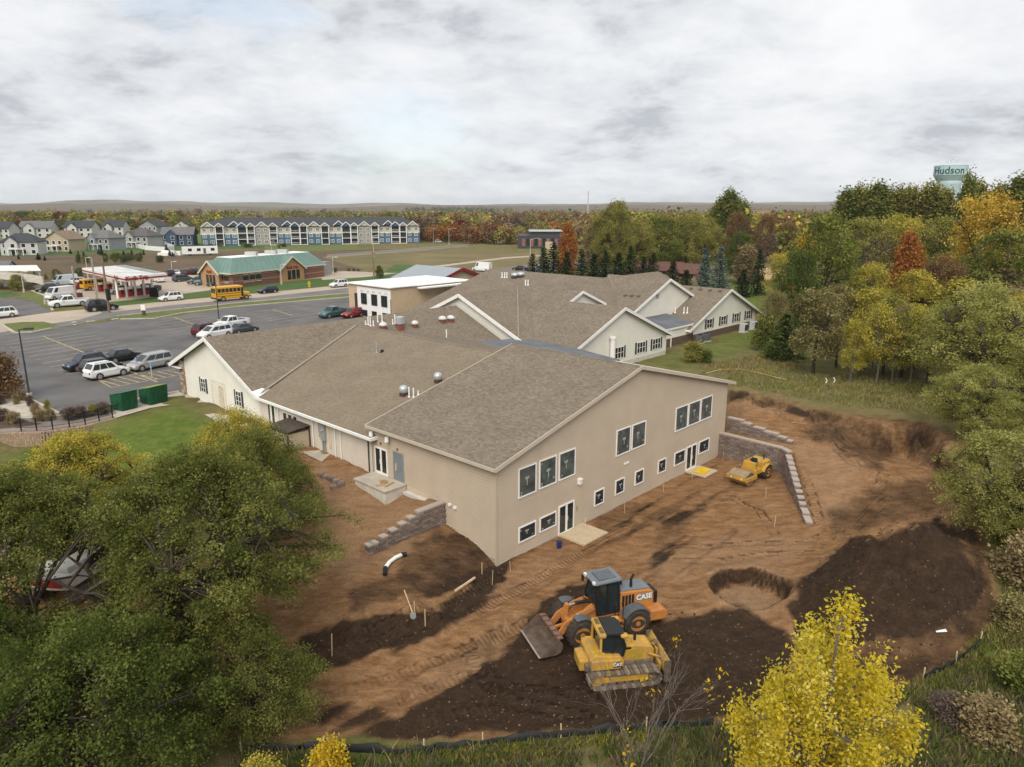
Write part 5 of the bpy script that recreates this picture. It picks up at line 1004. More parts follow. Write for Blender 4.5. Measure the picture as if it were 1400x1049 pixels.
mb = MB(); mb.prism([(-3.65,.55),(-3.72,1.05),(-3.45,1.25),(-2.6,1.25),(-2.5,.6)],-1.12,1.12); mb.build('counterweight', m_org, LD, bevel=.1)
mb = MB(); mb.box(-3.35,-3.05,-.45,.45,1.3,2.0); mb.build('rear_grille', m_blackp, LD)
mb = MB(); mb.tube([(-1.75,.25,2.4),(-1.75,.25,2.95),(-1.9,.25,3.2)],[.075,.075,.07],10); mb.build('exhaust', m_blackp, LD); mb = MB(); mb.cyl((-1.3,-.2,2.4),(-1.3,-.2,2.75),.12,.12,12); mb.cyl((-1.3,-.2,2.75),(-1.3,-.2,2.82),.17,.14,12); mb.build('air_intake', m_blackp, LD)
mb = MB(); mb.box(-1.6,.1,-.55,.55,.5,1.15); mb.build('rear_frame', m_mud, LD, bevel=.03); mb = MB(); mb.box(.15,2.1,-.5,.5,.5,1.1); mb.prism([(.3,1.0),(.35,1.75),(.75,2.0),(1.15,1.75),(1.8,1.1)],-.48,-.36); mb.prism([(.3,1.0),(.35,1.75),(.75,2.0),(1.15,1.75),(1.8,1.1)],.36,.48); mb.build('front_frame', m_org, LD, bevel=.02)
mb = MB(); mb.cyl((.12,0,.5),(.12,0,1.3),.2,.2,12); mb.build('articulation_joint', m_mud, LD)
mb = MB(); mb.box(XF-.35,XF+.35,-.8,.8,.62,.95); mb.box(XR-.35,XR+.35,-.8,.8,.62,.95); mb.build('axle', m_mud, LD)
for s in (-1,1):
    pts = [(XR+math.cos(a)*(TR_+.13),TR_+math.sin(a)*(TR_+.13)) for a in [math.radians(d) for d in range(30,151,15)]]; inn = [(XR+math.cos(a)*(TR_+.07),TR_+math.sin(a)*(TR_+.07)) for a in [math.radians(d) for d in range(150,29,-15)]]
    mb = MB(); mb.prism(pts+inn,s*.7,s*1.38); mb.build('fender', m_dgrey, LD); pts = [(XF+math.cos(a)*(TR_+.12),TR_+math.sin(a)*(TR_+.12)) for a in [math.radians(d) for d in range(70,151,16)]]; inn = [(XF+math.cos(a)*(TR_+.07),TR_+math.sin(a)*(TR_+.07)) for a in [math.radians(d) for d in range(150,69,-16)]]
    mb = MB(); mb.prism(pts+inn,s*.72,s*1.3); mb.build('fender', m_dgrey, LD)
    mb = MB(); mb.box(-.9,-.35,s*.62,s*1.12,.62,.68); mb.box(-.9,-.35,s*.62,s*1.12,.98,1.03); mb.box(-.92,-.88,s*.62,s*1.12,.6,1.3); mb.build('step', m_org, LD)
    mb = MB(); mb.tube([(-.85,s*1.1,1.1),(-.85,s*1.1,2.1),(-.35,s*1.1,2.1),(-.35,s*1.1,1.4)],[.025]*4,6); mb.build('handrail', m_blackp, LD)
# cab
cb = [(-.85,.62,1.35),(.45,.62,1.35),(.62,.62,2.2),(.38,.56,3.15),(-.8,.56,3.2)]
mb = MB()
for s in (-1,1):
    P = [(x,s*y,z) for x, y, z in cb]
    for a, b_ in ((0,1),(1,2),(2,3),(3,4),(4,0)): mb.beam(P[a],P[b_],.1,.1)
    mb.beam((-.15,s*.62,1.35),(-.15,s*.56,3.18),.08,.08)
for i in range(5): mb.beam((cb[i][0],-cb[i][1],cb[i][2]),(cb[i][0],cb[i][1],cb[i][2]),.1,.1)
cab = mb.build('cab', m_blackp, LD); mb = MB(); mb.box(-.85,.45,-.6,.6,1.15,1.36); mb.build('cab_floor', m_org, cab)
for s in (-1,1): mb = MB(); P = [(x,s*(y-.015),z) for x, y, z in cb]; mb.poly(P); mb.build('window', m_cglass, cab)
mb = MB(); mb.add([(cb[2][0],-.56,2.2),(cb[2][0],.56,2.2),(cb[3][0],.52,3.15),(cb[3][0],-.52,3.15)],[(0,1,2,3)]); mb.add([(cb[1][0],-.56,1.35),(cb[1][0],.56,1.35),(cb[2][0],.56,2.2),(cb[2][0],-.56,2.2)],[(0,1,2,3)]); mb.build('windscreen', m_cglass, cab)
mb = MB(); mb.add([(cb[0][0],-.56,1.5),(cb[0][0],.56,1.5),(cb[4][0],.52,3.15),(cb[4][0],-.52,3.15)],[(0,1,2,3)]); mb.build('rear_window', m_cglass, cab)
mb = MB(); mb.prism([(-1.0,3.18),(.62,3.14),(.72,3.2),(.6,3.3),(-.95,3.36)],-.72,.72); rf = mb.build('cab_roof', m_cabr, cab, bevel=.06); mb = MB(); mb.box(-.7,.35,-.48,.48,3.355,3.375); mb.build('roof_panel', mat('cab_roof_dark',(.11,.125,.14),.5), rf)
for y in (-.55,.55): mb = MB(); mb.box(.62,.76,y-.1,y+.1,3.2,3.33); mb.build('work_light', m_hl, cab)
mb = MB(); mb.box(-.6,-.1,-.28,.28,1.4,1.8); mb.box(-.65,-.5,-.28,.28,1.8,2.5); mb.build('seat', m_blackp, cab)
for s in (-1,1): mb = MB(); mb.tube([(.5,s*.6,2.9),(.65,s*.95,2.9)],[.02]*2,5); mb.box(.62,.68,s*.85,s*1.05,2.65,3.0); mb.build('mirror', m_blackp, cab)
# lift arms, linkage, bucket
for s in (-1,1):
    mb = MB(); mb.prism([(.55,1.72),(.75,1.92),(1.5,1.72),(2.4,1.25),(2.98,.48),(2.94,.28),(2.75,.32),(2.2,.85),(1.4,1.38)],s*.5,s*.62); la = mb.build('lift_arm', m_org, LD, bevel=.02)
    o = link('lettering', text_mesh('721F', .24, .005, .006, m_decal), la, (1.55,s*.63,1.54), (math.pi/2,s*.34 if s > 0 else .34,math.pi if s > 0 else 0))
    mb = MB(); mb.cyl((.8,s*.4,.95),(1.5,s*.4,1.2),.075,.075,10); c = mb.build('lift_cylinder', m_org, LD); mb = MB(); mb.cyl((1.5,s*.4,1.2),(2.1,s*.42,1.05),.045,.045,8); mb.build('piston_rod', m_bright, c)
mb = MB(); mb.box(1.95,2.2,-.5,.5,1.05,1.3); mb.build('cross_tube', m_org, LD, bevel=.04)
mb = MB(); mb.cyl((.75,0,1.95),(1.55,0,1.95),.1,.1,10); c = mb.build('tilt_cylinder', m_blackp, LD); mb = MB(); mb.cyl((1.55,0,1.95),(2.05,0,1.9),.05,.05,8); mb.build('piston_rod', m_bright, c)
mb = MB(); mb.prism([(1.95,2.05),(2.12,2.0),(2.3,1.2),(2.2,.75),(2.05,1.2)],-.14,.14); mb.build('bellcrank', m_org, LD); mb = MB(); mb.beam((2.2,0,.8),(2.95,0,.75),.14,.12); mb.build('tilt_link', m_org, LD)
for y in (-.2,.2): mb = MB(); mb.tube([(.7,y,1.9),(1.0,y*1.6,2.12),(1.5,y*1.4,2.1),(2.0,y,1.8)],[.025]*4,6); mb.build('hose', m_blackp, LD)
bp = [(4.1,.02),(3.2,.0),(2.95,.1),(2.84,.32),(2.84,.6),(3.0,.82),(3.12,.83),(2.96,.62),(2.96,.36),(3.05,.16),(3.25,.07),(4.1,.07)]
mb = MB(); mb.prism(bp,-1.36,1.36); bk = mb.build('bucket', mat('bucket_steel',(.17,.125,.09),.6,.4,2.2,.15,.25,col2=(.09,.065,.05)), LD)
for s in (-1,1): mb = MB(); mb.prism([(4.1,.02),(3.2,.0),(2.95,.1),(2.84,.32),(2.84,.6),(3.0,.82),(3.2,.8),(3.6,.45)],s*1.36,s*1.40); mb.build('side_plate', m_steel, bk)
mb = MB(); mb.box(3.97,4.2,-1.38,1.38,.005,.05); mb.build('cutting_edge', mat('edge_steel',(.45,.40,.36),.4,.25,6,0,.5), bk); mb = MB(); mb.box(2.78,3.08,-1.3,1.3,.83,.89); mb.build('top_rail', mat('rail_rust',(.23,.12,.085),.8,.3,3), bk)
for k in range(5): mb = MB(); y = -1.0+k*.5; mb.box(2.74,3.1,y-.05,y+.05,.87,.94); mb.build('rib', m_steel, bk)
# --- bulldozer: +x is forward (blade to the right of the picture)
tr0, tr1 = onground(811,943), onground(896,933); hd = math.atan2(tr1.y-tr0.y,tr1.x-tr0.x); tl = (tr1-tr0).length; sc_ = tl/3.3
side = Vector((-math.sin(hd),math.cos(hd),0)); c_ = (tr0+tr1)/2+side*1.15*sc_
DZ = thing('bulldozer', 'yellow tracked bulldozer with black cab roof and raised blade in front of the orange loader', 'bulldozer', (c_.x,c_.y,(gz(c_.x,c_.y)+tr0.z+tr1.z)/3), hd); DZ.scale = (sc_,)*3
shoe = MB().box(-.1,.1,-.36,.36,-.02,.02).box(-.012,.012,-.36,.36,.02,.075).mesh('track_shoe', m_mud); shoe2 = MB().box(-.1,.1,-.36,.36,-.02,.02).box(-.012,.012,-.36,.36,.02,.07).mesh('track_shoe', mat('shoe_grey',(.27,.225,.185),.75,.35,5,.3))
for s in (-1,1):
    y = s*1.02; R1, R2, z1, z2, x1, x2 = .42, .38, .5, .44, -1.45, 1.5
    mb = MB(); mb.box(-1.2,1.25,y-.18,y+.18,.3,.62); tk = mb.build('track_frame', m_yel, DZ, bevel=.05)
    for x, r, z in ((x1,R1-.05,z1),(x2,R2-.05,z2)): mb = MB(); mb.cyl((x,y-.1,z),(x,y+.1,z),r,r,18); mb.cyl((x,y-.2,z),(x,y+.2,z),r*.45,r*.45,12); mb.build('sprocket', m_yel if x < 0 else m_mud, tk)
    for k in range(6): x = -1.0+k*.4; mb = MB(); mb.cyl((x,y-.14,.22),(x,y+.14,.22),.14,.14,10); mb.build('roller', m_mud, tk)
    path = []
    for k in range(18): path.append((x1+.05+(x2-x1-.1)*k/17, z1+R1+(z2+R2-z1-R1)*k/17-.03*math.sin(math.pi*k/17), math.pi/2))
    for k in range(1,7): a = math.pi/2-math.pi*k/7; path.append((x2+math.cos(a)*R2, z2+math.sin(a)*R2, a))
    for k in range(18): path.append((x2-(x2-x1)*k/17, .04+.02*k/17, -math.pi/2))
    for k in range(1,7): a = -math.pi/2-math.pi*k/7; path.append((x1+math.cos(a)*R1, z1+math.sin(a)*R1, a))
    for i, (x, z, a) in enumerate(path): link('track_shoe', shoe if i%3 else shoe2, tk, (x,y,z), (0,math.pi/2-a,0))
mb = MB(); mb.box(-1.5,1.7,-.62,.62,.4,1.05); mb.build('chassis', m_mud, DZ, bevel=.03)
mb = MB(); mb.prism([(.05,1.0),(.1,1.95),(1.55,1.75),(1.75,1.55),(1.75,.75),(1.4,.7)],-.52,.52); hd_ = mb.build('engine_hood', m_yel, DZ, bevel=.06)
for s in (-1,1):
    mb = MB(); mb.box(.35,1.15,s*.52,s*.535,1.1,1.62); mb.build('side_grille', mat('grille_yellow',(.36,.24,.03),.6,.2,14), hd_)
    mb = MB(); mb.beam((.4,s*.54,1.12),(1.1,s*.54,1.6),.05,.02); mb.build('brace', m_yel, hd_); mb = MB(); mb.box(.2,.5,s*.52,s*.533,1.68,1.8); mb.build('decal', m_blackp, hd_)
mb = MB(); mb.tube([(.85,.0,1.8),(.85,0,2.15),(.8,0,2.3)],[.07,.07,.06],10); mb.build('exhaust', m_blackp, hd_)
mb = MB(); mb.tube([(.2,-.3,1.95),(.25,-.3,2.2),(.55,-.3,2.2),(.6,-.3,1.92)],[.025]*4,6); mb.build('handrail', m_yel, DZ)
mb = MB(); mb.prism([(-1.75,1.0),(-1.8,1.5),(-1.55,1.75),(-.2,1.62),(.0,1.35),(.0,1.0)],-.95,.95); rb = mb.build('rear_body', m_yel, DZ, bevel=.07)
mb = MB(); mb.box(-1.75,-.2,-1.12,-.92,1.02,1.55); mb.box(-1.75,-.2,.92,1.12,1.02,1.55); mb.build('side_tank', m_yel, DZ, bevel=.05)
for s in (-1,1):
    mb = MB(); mb.prism([(-.62,1.12),(-.2,1.12),(-.2,1.42),(-.5,1.42)],s*1.12,s*1.128); mb.build('logo_panel', m_blackp, rb)
    link('lettering', text_mesh('CAT', .24, .004, .012, m_decal), rb, (-.4,s*1.135,1.28), (math.pi/2,0,math.pi if s > 0 else 0))
link('lettering', text_mesh('D6K', .22, .004, .008, m_blackp), rb, (-1.83,.3,1.3), (math.pi/2,0,-math.pi/2))
mb = MB(); mb.box(-2.25,-1.7,-.6,.6,.7,1.35); mb.build('rear_box', m_yel, DZ, bevel=.09); mb = MB(); mb.box(-2.0,-1.8,-.9,-.62,.9,1.2); mb.build('tail_bracket', m_mud, DZ)
cb = [(-1.15,.72,1.6),(.0,.72,1.5),(.12,.7,2.05),(-.1,.62,2.62),(-1.1,.62,2.7)]
mb = MB()
for s in (-1,1):
    P = [(x,s*y,z) for x, y, z in cb]
    for a, b_ in ((0,1),(1,2),(2,3),(3,4),(4,0)): mb.beam(P[a],P[b_],.09,.09)
    mb.beam((-.55,s*.72,1.55),(-.5,s*.62,2.66),.07,.07)
for i in range(1,5): mb.beam((cb[i][0],-cb[i][1],cb[i][2]),(cb[i][0],cb[i][1],cb[i][2]),.09,.09)
cab = mb.build('cab', m_blackp, DZ)
for s in (-1,1): mb = MB(); mb.poly([(x,s*(y-.012),z) for x, y, z in cb]); mb.build('window', m_cglass, cab)
mb = MB(); mb.add([(.0,-.66,1.5),(.0,.66,1.5),(.12,.66,2.05),(.12,-.66,2.05)],[(0,1,2,3)]); mb.add([(.12,-.66,2.05),(.12,.66,2.05),(-.1,.58,2.6),(-.1,-.58,2.6)],[(0,1,2,3)]); mb.build('windscreen', m_cglass, cab); mb = MB(); mb.add([(-1.15,-.66,1.65),(-1.15,.66,1.65),(-1.1,.58,2.65),(-1.1,-.58,2.65)],[(0,1,2,3)]); mb.build('rear_window', m_cglass, cab)
for s in (-1,1): mb = MB(); mb.beam((-1.2,s*.78,1.6),(-1.18,s*.72,2.66),.12,.16); mb.build('rear_post', m_yel, cab)
mb = MB(); mb.prism([(-.95,2.7),(.12,2.62),(.15,2.7),(-.05,2.8),(-.9,2.86)],-.8,.8); mb.build('cab_roof', m_blackp, cab, bevel=.05)
mb = MB(); mb.box(-1.32,-.92,-.86,.86,2.62,2.86); ac = mb.build('roof_unit', m_yel, cab, bevel=.09)
for y in (-.42,.42): mb = MB(); mb.box(-1.22,-1.0,y-.28,y+.28,2.86,2.868); mb.build('vent', mat('vent_dark',(.14,.10,.03)), ac)
mb = MB(); mb.box(-.2,.2,-.95,-.62,2.6,2.78); mb.box(-.2,.2,.62,.95,2.6,2.78); mb.build('roof_lamp', m_yel, cab, bevel=.08)
mb = MB(); mb.box(-.8,-.35,-.26,.26,1.6,1.9); mb.box(-.85,-.7,-.26,.26,1.9,2.4); mb.build('seat', m_blackp, cab)
bl = []
for k in range(9): a = -.5+k*.125; bl.append((2.02+.24*(a*2)**2, .25+k*.14))
bl2 = [(x+.06,z) for x, z in reversed(bl)]
mb = MB(); mb.prism(bl+bl2,-1.36,1.36); bd = mb.build('blade', mat('blade_worn',(.46,.28,.06),.6,.5,2.5,.1,0,.3,col2=(.15,.105,.07)), DZ); mb = MB(); mb.box(2.2,2.36,-1.38,1.38,.18,.34); mb.build('cutting_edge', m_steel, bd)
for s in (-1,1): mb = MB(); mb.box(1.99,2.34,s*1.36,s*1.42,.2,1.4); mb.build('end_plate', m_steel, bd); mb = MB(); mb.beam((-.2,s*.5,.75),(2.03,s*.75,.6),.16,.2); mb.build('push_arm', m_yel, DZ); mb = MB(); mb.cyl((1.4,s*.6,1.4),(1.8,s*.6,1.22),.07,.07,10); c = mb.build('lift_cylinder', m_yel, DZ); mb = MB(); mb.cyl((1.8,s*.6,1.22),(2.08,s*.6,1.1),.04,.04,8); mb.build('piston_rod', m_bright, c)
mb = MB(); mb.box(1.9,2.03,-.9,.9,.75,.95); mb.box(1.93,2.03,-.3,.3,.5,1.4); mb.build('blade_brace', m_yel, bd)
mb = MB(); mb.tube([(1.7,-.2,1.4),(2.0,-.15,1.6),(2.0,-.1,1.3)],[.025]*3,6); mb.tube([(1.7,.2,1.4),(2.0,.2,1.62),(2.0,.15,1.3)],[.025]*3,6); mb.build('hose', m_blackp, DZ)
# --- road roller
dp, qp = onground(996,661), onground(1020,668); ax = math.atan2(qp.y-dp.y,qp.x-dp.x); hd = ax-math.pi/2; dw = (qp-dp).length; c_ = (dp+qp)/2; fw = Vector((math.cos(hd),math.sin(hd),0)); sc_ = min(1.15,dw/1.75)
RL = thing('road_roller', 'yellow road roller with steel drum standing before the block retaining wall', 'road roller', (0,0,0), hd); RL.scale = (sc_,)*3
b_ = c_-fw*2.0*sc_; RL.location = (b_.x,b_.y,gz(b_.x,b_.y)+.02)
mb = MB(); mb.cyl((1.45,-.85,.6),(1.45,.85,.6),.6,.6,32); dr = mb.build('drum', mat('drum_steel',(.33,.24,.15),.6,.25,2,.1,.3), RL, False); mb = MB(); mb.cyl((1.45,-.87,.6),(1.45,.87,.6),.2,.2,12); mb.build('hub', m_mud, dr)
mb = MB(); mb.box(2.05,2.25,-1.02,1.02,.55,.85); mb.box(.55,.75,-1.02,1.02,.5,.85); mb.box(.6,2.25,-1.03,-.9,.5,.88); mb.box(.6,2.25,.9,1.03,.5,.88); mb.build('drum_frame', m_yel, RL, bevel=.03)
mb = MB(); mb.prism([(.75,.88),(2.2,.86),(2.15,.98),(1.45,1.28),(.8,1.1)],-.85,.85); mb.build('drum_cover', mat('drum_steel2',(.30,.22,.13),.6,.25,2), RL, bevel=.03)
mb = MB(); mb.prism([(-2.0,.65),(-2.05,1.4),(-1.8,1.72),(-.6,1.62),(-.55,.65)],-.75,.75); mb.build('engine_hood', m_yel, RL, bevel=.08); mb = MB(); mb.box(-.6,.45,-.72,.72,.7,1.15); mb.build('platform', m_yel, RL, bevel=.04)
mb = MB(); mb.prism([(.2,1.1),(.45,1.1),(.35,1.75),(.05,1.75)],-.6,.6); mb.build('console', m_yel, RL, bevel=.05); mb = MB(); mb.box(-.5,-.1,-.28,.28,1.15,1.5); mb.box(-.55,-.42,-.28,.28,1.5,1.95); mb.build('seat', mat('seat_green',(.02,.05,.03)), RL, bevel=.05)
mb = MB(); mb.tube([(.05,0,1.75),(-.05,0,1.85)],[.03]*2,6); mb.cyl((-.06,0,1.84),(-.09,0,1.87),.2,.2,14); mb.build('steering_wheel', m_blackp, RL)
for s in (-1,1):
    tyre(RL,-1.25,s*.55,s*1.0,.66,m_yel,lugs=14); mb = MB(); pts = [(-1.25+math.cos(a)*.78,.66+math.sin(a)*.78) for a in [math.radians(d) for d in range(15,166,15)]]; inn = [(-1.25+math.cos(a)*.72,.66+math.sin(a)*.72) for a in [math.radians(d) for d in range(165,14,-15)]]; mb.prism(pts+inn,s*.72,s*1.04); mb.build('fender', m_yel, RL)
    mb = MB(); mb.tube([(-.5,s*.7,1.15),(-.5,s*.7,1.9),(.1,s*.7,1.9),(.1,s*.7,1.15)],[.025]*4,6); mb.build('handrail', m_yel, RL)
mb = MB(); mb.cyl((.35,0,.5),(.6,0,.5),.2,.2,10); mb.build('articulation_joint', m_mud, RL); mb = MB(); mb.cyl((-1.4,.35,1.7),(-1.4,.35,2.1),.05,.05,8); mb.build('exhaust', m_blackp, RL)
for y in (-.5,.5): mb = MB(); mb.cyl((2.24,y,.7),(2.28,y,.7),.08,.08,10); mb.build('headlight', m_hl, RL)
# --- white excavator behind the left trees: counterweight towards us
p = onground(104,806); EX = thing('excavator', 'white compact excavator with red striped counterweight half hidden by the green tree', 'excavator', (p.x,p.y,p.z), rad(78)); EX.scale = (1.12,)*3
m_wm = mat('machine_white',(.66,.65,.63),.5,.08,3); m_redp = mat('machine_red',(.36,.035,.02),.5,.1,3)
for s in (-1,1): mb = MB(); mb.prism([(-1.35,.15),(-1.1,0),(1.1,0),(1.35,.15),(1.35,.45),(1.1,.62),(-1.1,.62),(-1.35,.45)],s*.65,s*1.1); mb.build('track', m_mud, EX)
mb = MB(); mb.cyl((0,0,.5),(0,0,.85),.6,.6,20); mb.build('slew_ring', m_mud, EX)
cw = [(-1.5+.25*(1-math.cos(a)) if False else -1.35-.28*math.cos(a), 1.12*math.sin(a)) for a in [rad(d) for d in range(-80,81,16)]]
mb = MB(); mb.prism([(.9,1.1),(.9,-1.1)]+cw, .85, 1.55, 'z'); hb = mb.build('upper_body', m_wm, EX, bevel=.08)
st2 = [(-1.4-.28*math.cos(a),1.15*math.sin(a)) for a in [rad(d) for d in range(-52,53,13)]]; mb = MB(); n_ = len(st2)
mb.add([(x,y,1.02) for x, y in st2]+[(x,y,1.4) for x, y in st2],[(i,i+1,i+1+n_,i+n_) for i in range(n_-1)]); mb.build('red_stripe', m_redp, hb)
mb = MB(); mb.prism([(-1.2,-.1),(.6,-.1),(.6,-1.0),(-1.2,-1.0)],1.55,1.85,'z'); mb.build('engine_cover', m_wm, EX, bevel=.08); mb = MB(); mb.box(-.3,.85,.15,1.05,1.55,2.55); cb_ = mb.build('cab', m_blackp, EX, bevel=.06); mb = MB(); mb.box(-.35,.9,.1,1.1,2.55,2.65); mb.build('cab_roof', m_wm, cb_, bevel=.04)
mb = MB(); mb.prism([(.7,1.2),(1.0,1.0),(2.2,2.9),(3.1,3.7),(3.0,4.0),(2.0,3.3)],-.3,-.05); mb.build('boom', m_wm, EX, bevel=.03); mb = MB(); mb.prism([(2.9,4.1),(3.25,3.95),(3.9,2.0),(3.7,1.95)],-.27,-.08); mb.build('stick', m_wm, EX, bevel=.03); mb = MB(); mb.prism([(3.6,2.0),(4.0,2.0),(4.1,1.4),(3.6,1.2),(3.2,1.5),(3.5,1.6)],-.5,.15); mb.build('bucket', m_steel, EX)
# ------------------------------------------------------------------ filling station and brick store
m_rf = mat('roof_green', (.155,.25,.215), .5, .07, .4, 0, .1); m_brick = mat('brick_red', (.20,.095,.07), .9, .2, 3, .2); m_brickl = mat('brick_light', (.36,.24,.17), .9, .12, 3); m_store = mat('store_tan', (.42,.25,.13), .85, .1, 2); m_cano = mat('canopy_white', (.75,.74,.71), .5, .04, .6); m_cred = mat('canopy_red', (.30,.025,.02), .5, .1, 2); m_tred = mat('trim_cream', (.62,.56,.44), .6, .05, 2)
def quad_frame(pts):          # local frame of a footprint: origin first point, x along first edge
    p, q = pts[0], pts[1]; return math.atan2(q.y-p.y,q.x-p.x)
cz = 7.6     # canopy top
c4 = [at(112,366.5,cz), at(170,378.5,cz), at(228,373.5,cz), at(170,362.5,cz)]
CN = thing('station_canopy', 'white filling station canopy with red stripe on slim white columns', 'canopy', (0,0,0))
mb = MB(); mb.slab(c4,.9); mb.build('canopy_roof', m_cano, CN)
mb = MB()
for p, q in zip(c4,c4[1:]+c4[:1]):
    d = Vector((0,0,-.55)); mb.beam(p+d,q+d,.06,.28)
mb.build('stripe', m_cred, CN)
ce = sum(c4,Vector())/4; mb = MB(); mb.slab([ce.lerp(p,.93)+Vector((0,0,.03)) for p in c4],.02); mb.build('roof_deck', mat('deck_pale',(.60,.60,.58),.7,.2,.25), CN); mb = MB(); P_ = [ce.lerp(p,.9)+Vector((0,0,.08)) for p in c4]; mb.slab([P_[3],P_[2],P_[2].lerp(P_[1],.22),P_[3].lerp(P_[0],.22)],.05); mb.build('deck_panel', mat('deck_green',(.24,.28,.26),.7,.15,.3), CN)
for i in range(2):
    for k in range(5):
        p = c4[0].lerp(c4[1],.22+.5*i).lerp(c4[3].lerp(c4[2],.22+.5*i),.08+.21*k); MB().box(p.x-.17,p.x+.17,p.y-.17,p.y+.17,G,cz-.9).build('column', m_white, CN)
e0, e1 = c4[0],c4[1]; a = math.atan2(e1.y-e0.y,e1.x-e0.x); n = Vector((math.sin(a),-math.cos(a),0)); p = e0.lerp(e1,.83)+n*.12+Vector((0,0,-.5)); link('lettering', text_mesh('Kwik', 1.0,.02,.02,m_cred), CN, p, (math.pi/2,0,a))
e0, e1 = c4[1],c4[2]; a = math.atan2(e1.y-e0.y,e1.x-e0.x); n = Vector((math.sin(a),-math.cos(a),0)); p = e0.lerp(e1,.28)+n*.12+Vector((0,0,-.45)); link('lettering', text_mesh('Kwik Trip', 1.15,.02,.03,m_cred), CN, p, (math.pi/2,0,a))
for i in range(2):
    for k in range(4):
        p = c4[0].lerp(c4[1],.22+.5*i).lerp(c4[3].lerp(c4[2],.22+.5*i),.18+.2*k); t = thing('fuel_pump', 'red and white fuel pump standing under the station canopy', 'fuel pump', (p.x,p.y,G+.02), a, 'fuel pumps under the canopy')
        MB().box(-.5,.5,-.3,.3,0,.15).build('plinth', m_conc, t); MB().box(-.42,.42,-.25,.25,.15,1.6).build('body', m_cred, t, bevel=.03); MB().box(-.35,.35,-.27,.27,1.6,2.0).build('head', m_white, t); mb = MB(); mb.box(-.25,.25,-.29,-.25,1.0,1.45); mb.build('screen', m_black, t)
# second canopy at the left edge
C2 = thing('car_wash_canopy', 'long pale canopy with arched top at the left edge of the picture', 'canopy', (0,0,0))
q4 = [at(-60,371,7.0), at(56,370,7.0), at(50,362.5,7.0), at(-60,364,7.0)]
mb = MB(); mb.slab(q4,.1); mb.build('canopy_roof', m_cano, C2); mb = MB(); m_ = 9
top = [q4[0].lerp(q4[1],k/m_)+Vector((0,0,1.6*math.sin(math.pi*(.5+.5*k/m_))**.7-1.4 if k < m_ else -1.4)) for k in range(m_+1)]
for k in range(m_): mb.add([top[k],top[k+1],top[k+1]+Vector((0,0,-1.6)),top[k]+Vector((0,0,-1.6)),top[k]+Vector((0,.5,0)),top[k+1]+Vector((0,.5,0)),top[k+1]+Vector((0,.5,-1.6)),top[k]+Vector((0,.5,-1.6))],[(0,1,2,3),(7,6,5,4),(0,4,5,1),(3,2,6,7),(0,3,7,4),(1,5,6,2)])
mb.build('arched_fascia', mat('fascia_cream',(.58,.54,.47)), C2)
for x in (8,31,55): p = at(x,392 if x < 50 else 390,G); MB().box(p.x-.25,p.x+.25,p.y-.25,p.y+.25,G,5.6).build('column', m_white, C2)
# brick store with the green roof
ST = thing('brick_store', 'brick store with green metal hip roof, tan gables and white flat centre', 'building', (0,0,0))
ez = 6.0; wl = [at(277,367.5,ez),at(314,374.5,ez),at(425,361.5,ez),at(447,358.5,ez),at(380,347,ez),at(276,356,ez)]
fl = [at(277,367.5,ez),at(314,374.5,ez),at(447,360,ez),at(402,350,ez)]
A0 = at(277,371,ez); A1 = at(315,374.3,ez); A2 = at(446,361,ez); dx = (A2-A1); dy = (A0-A1); A3 = A2+dy*1.0
rz_ = 9.0; ins = lambda p, f: p
inner = [A1+dx*.10+dy*.30, A1+dx*.90+dy*.30, A1+dx*.9+dy*.85, A1+dx*.1+dy*.85]
lift = lambda p, z: Vector((p.x,p.y,z)); outer = [A1,A2,A2+dy*1.12,A1+dy*1.12]
mb = MB(); sh = [A1+(p-A1)*1.0 for p in outer]; cc = sum(outer,Vector())/4; wq_ = [cc.lerp(p,.955) for p in outer]
mb.add([lift(p,G) for p in wq_]+[lift(p,ez-.05) for p in wq_],[(0,1,5,4),(1,2,6,5),(2,3,7,6),(3,0,4,7)]); mb.build('wall', m_brick, ST)
mb = MB()
for (p, q) in ((wq_[0],wq_[1]),(wq_[3],wq_[0])):
    for z in (G+1.3,G+2.6): mb.beam(lift(p,z),lift(q,z),.12,.18)
mb.build('brick_band', m_brickl, ST)
for i in range(4):
    j = (i+1)%4; o = MB().slab([lift(outer[i],ez),lift(outer[j],ez),lift(inner[j],rz_),lift(inner[i],rz_)],.15).build('roof', m_rf, ST)
    L_ = (outer[j]-outer[i]).length; k_ = int(L_/1.6); mb = MB()
    for k in range(1,k_):
        t = k/k_; p = outer[i].lerp(outer[j],t); q = inner[i].lerp(inner[j],t); mb.beam(lift(p,ez+.04),lift(q,rz_+.04),.07,.07)
    mb.build('seam', m_rf, o)
    mb = MB(); mb.beam(lift(outer[i],ez-.12),lift(outer[j],ez-.12),.12,.3); mb.build('gutter', m_tred, ST)
mb = MB(); mb.slab([lift(p,rz_+.1) for p in inner],.5); mb.build('flat_roof', mat('white_membrane',(.8,.8,.78)), ST)
for t in (.3,.55,.7): p = inner[0].lerp(inner[1],t).lerp(inner[3].lerp(inner[2],t),.35); MB().box(p.x-1.3,p.x+1.3,p.y-.8,p.y+.8,rz_+.1,rz_+1.0).build('rooftop_unit', mat('unit_grey',(.45,.46,.44)), ST)
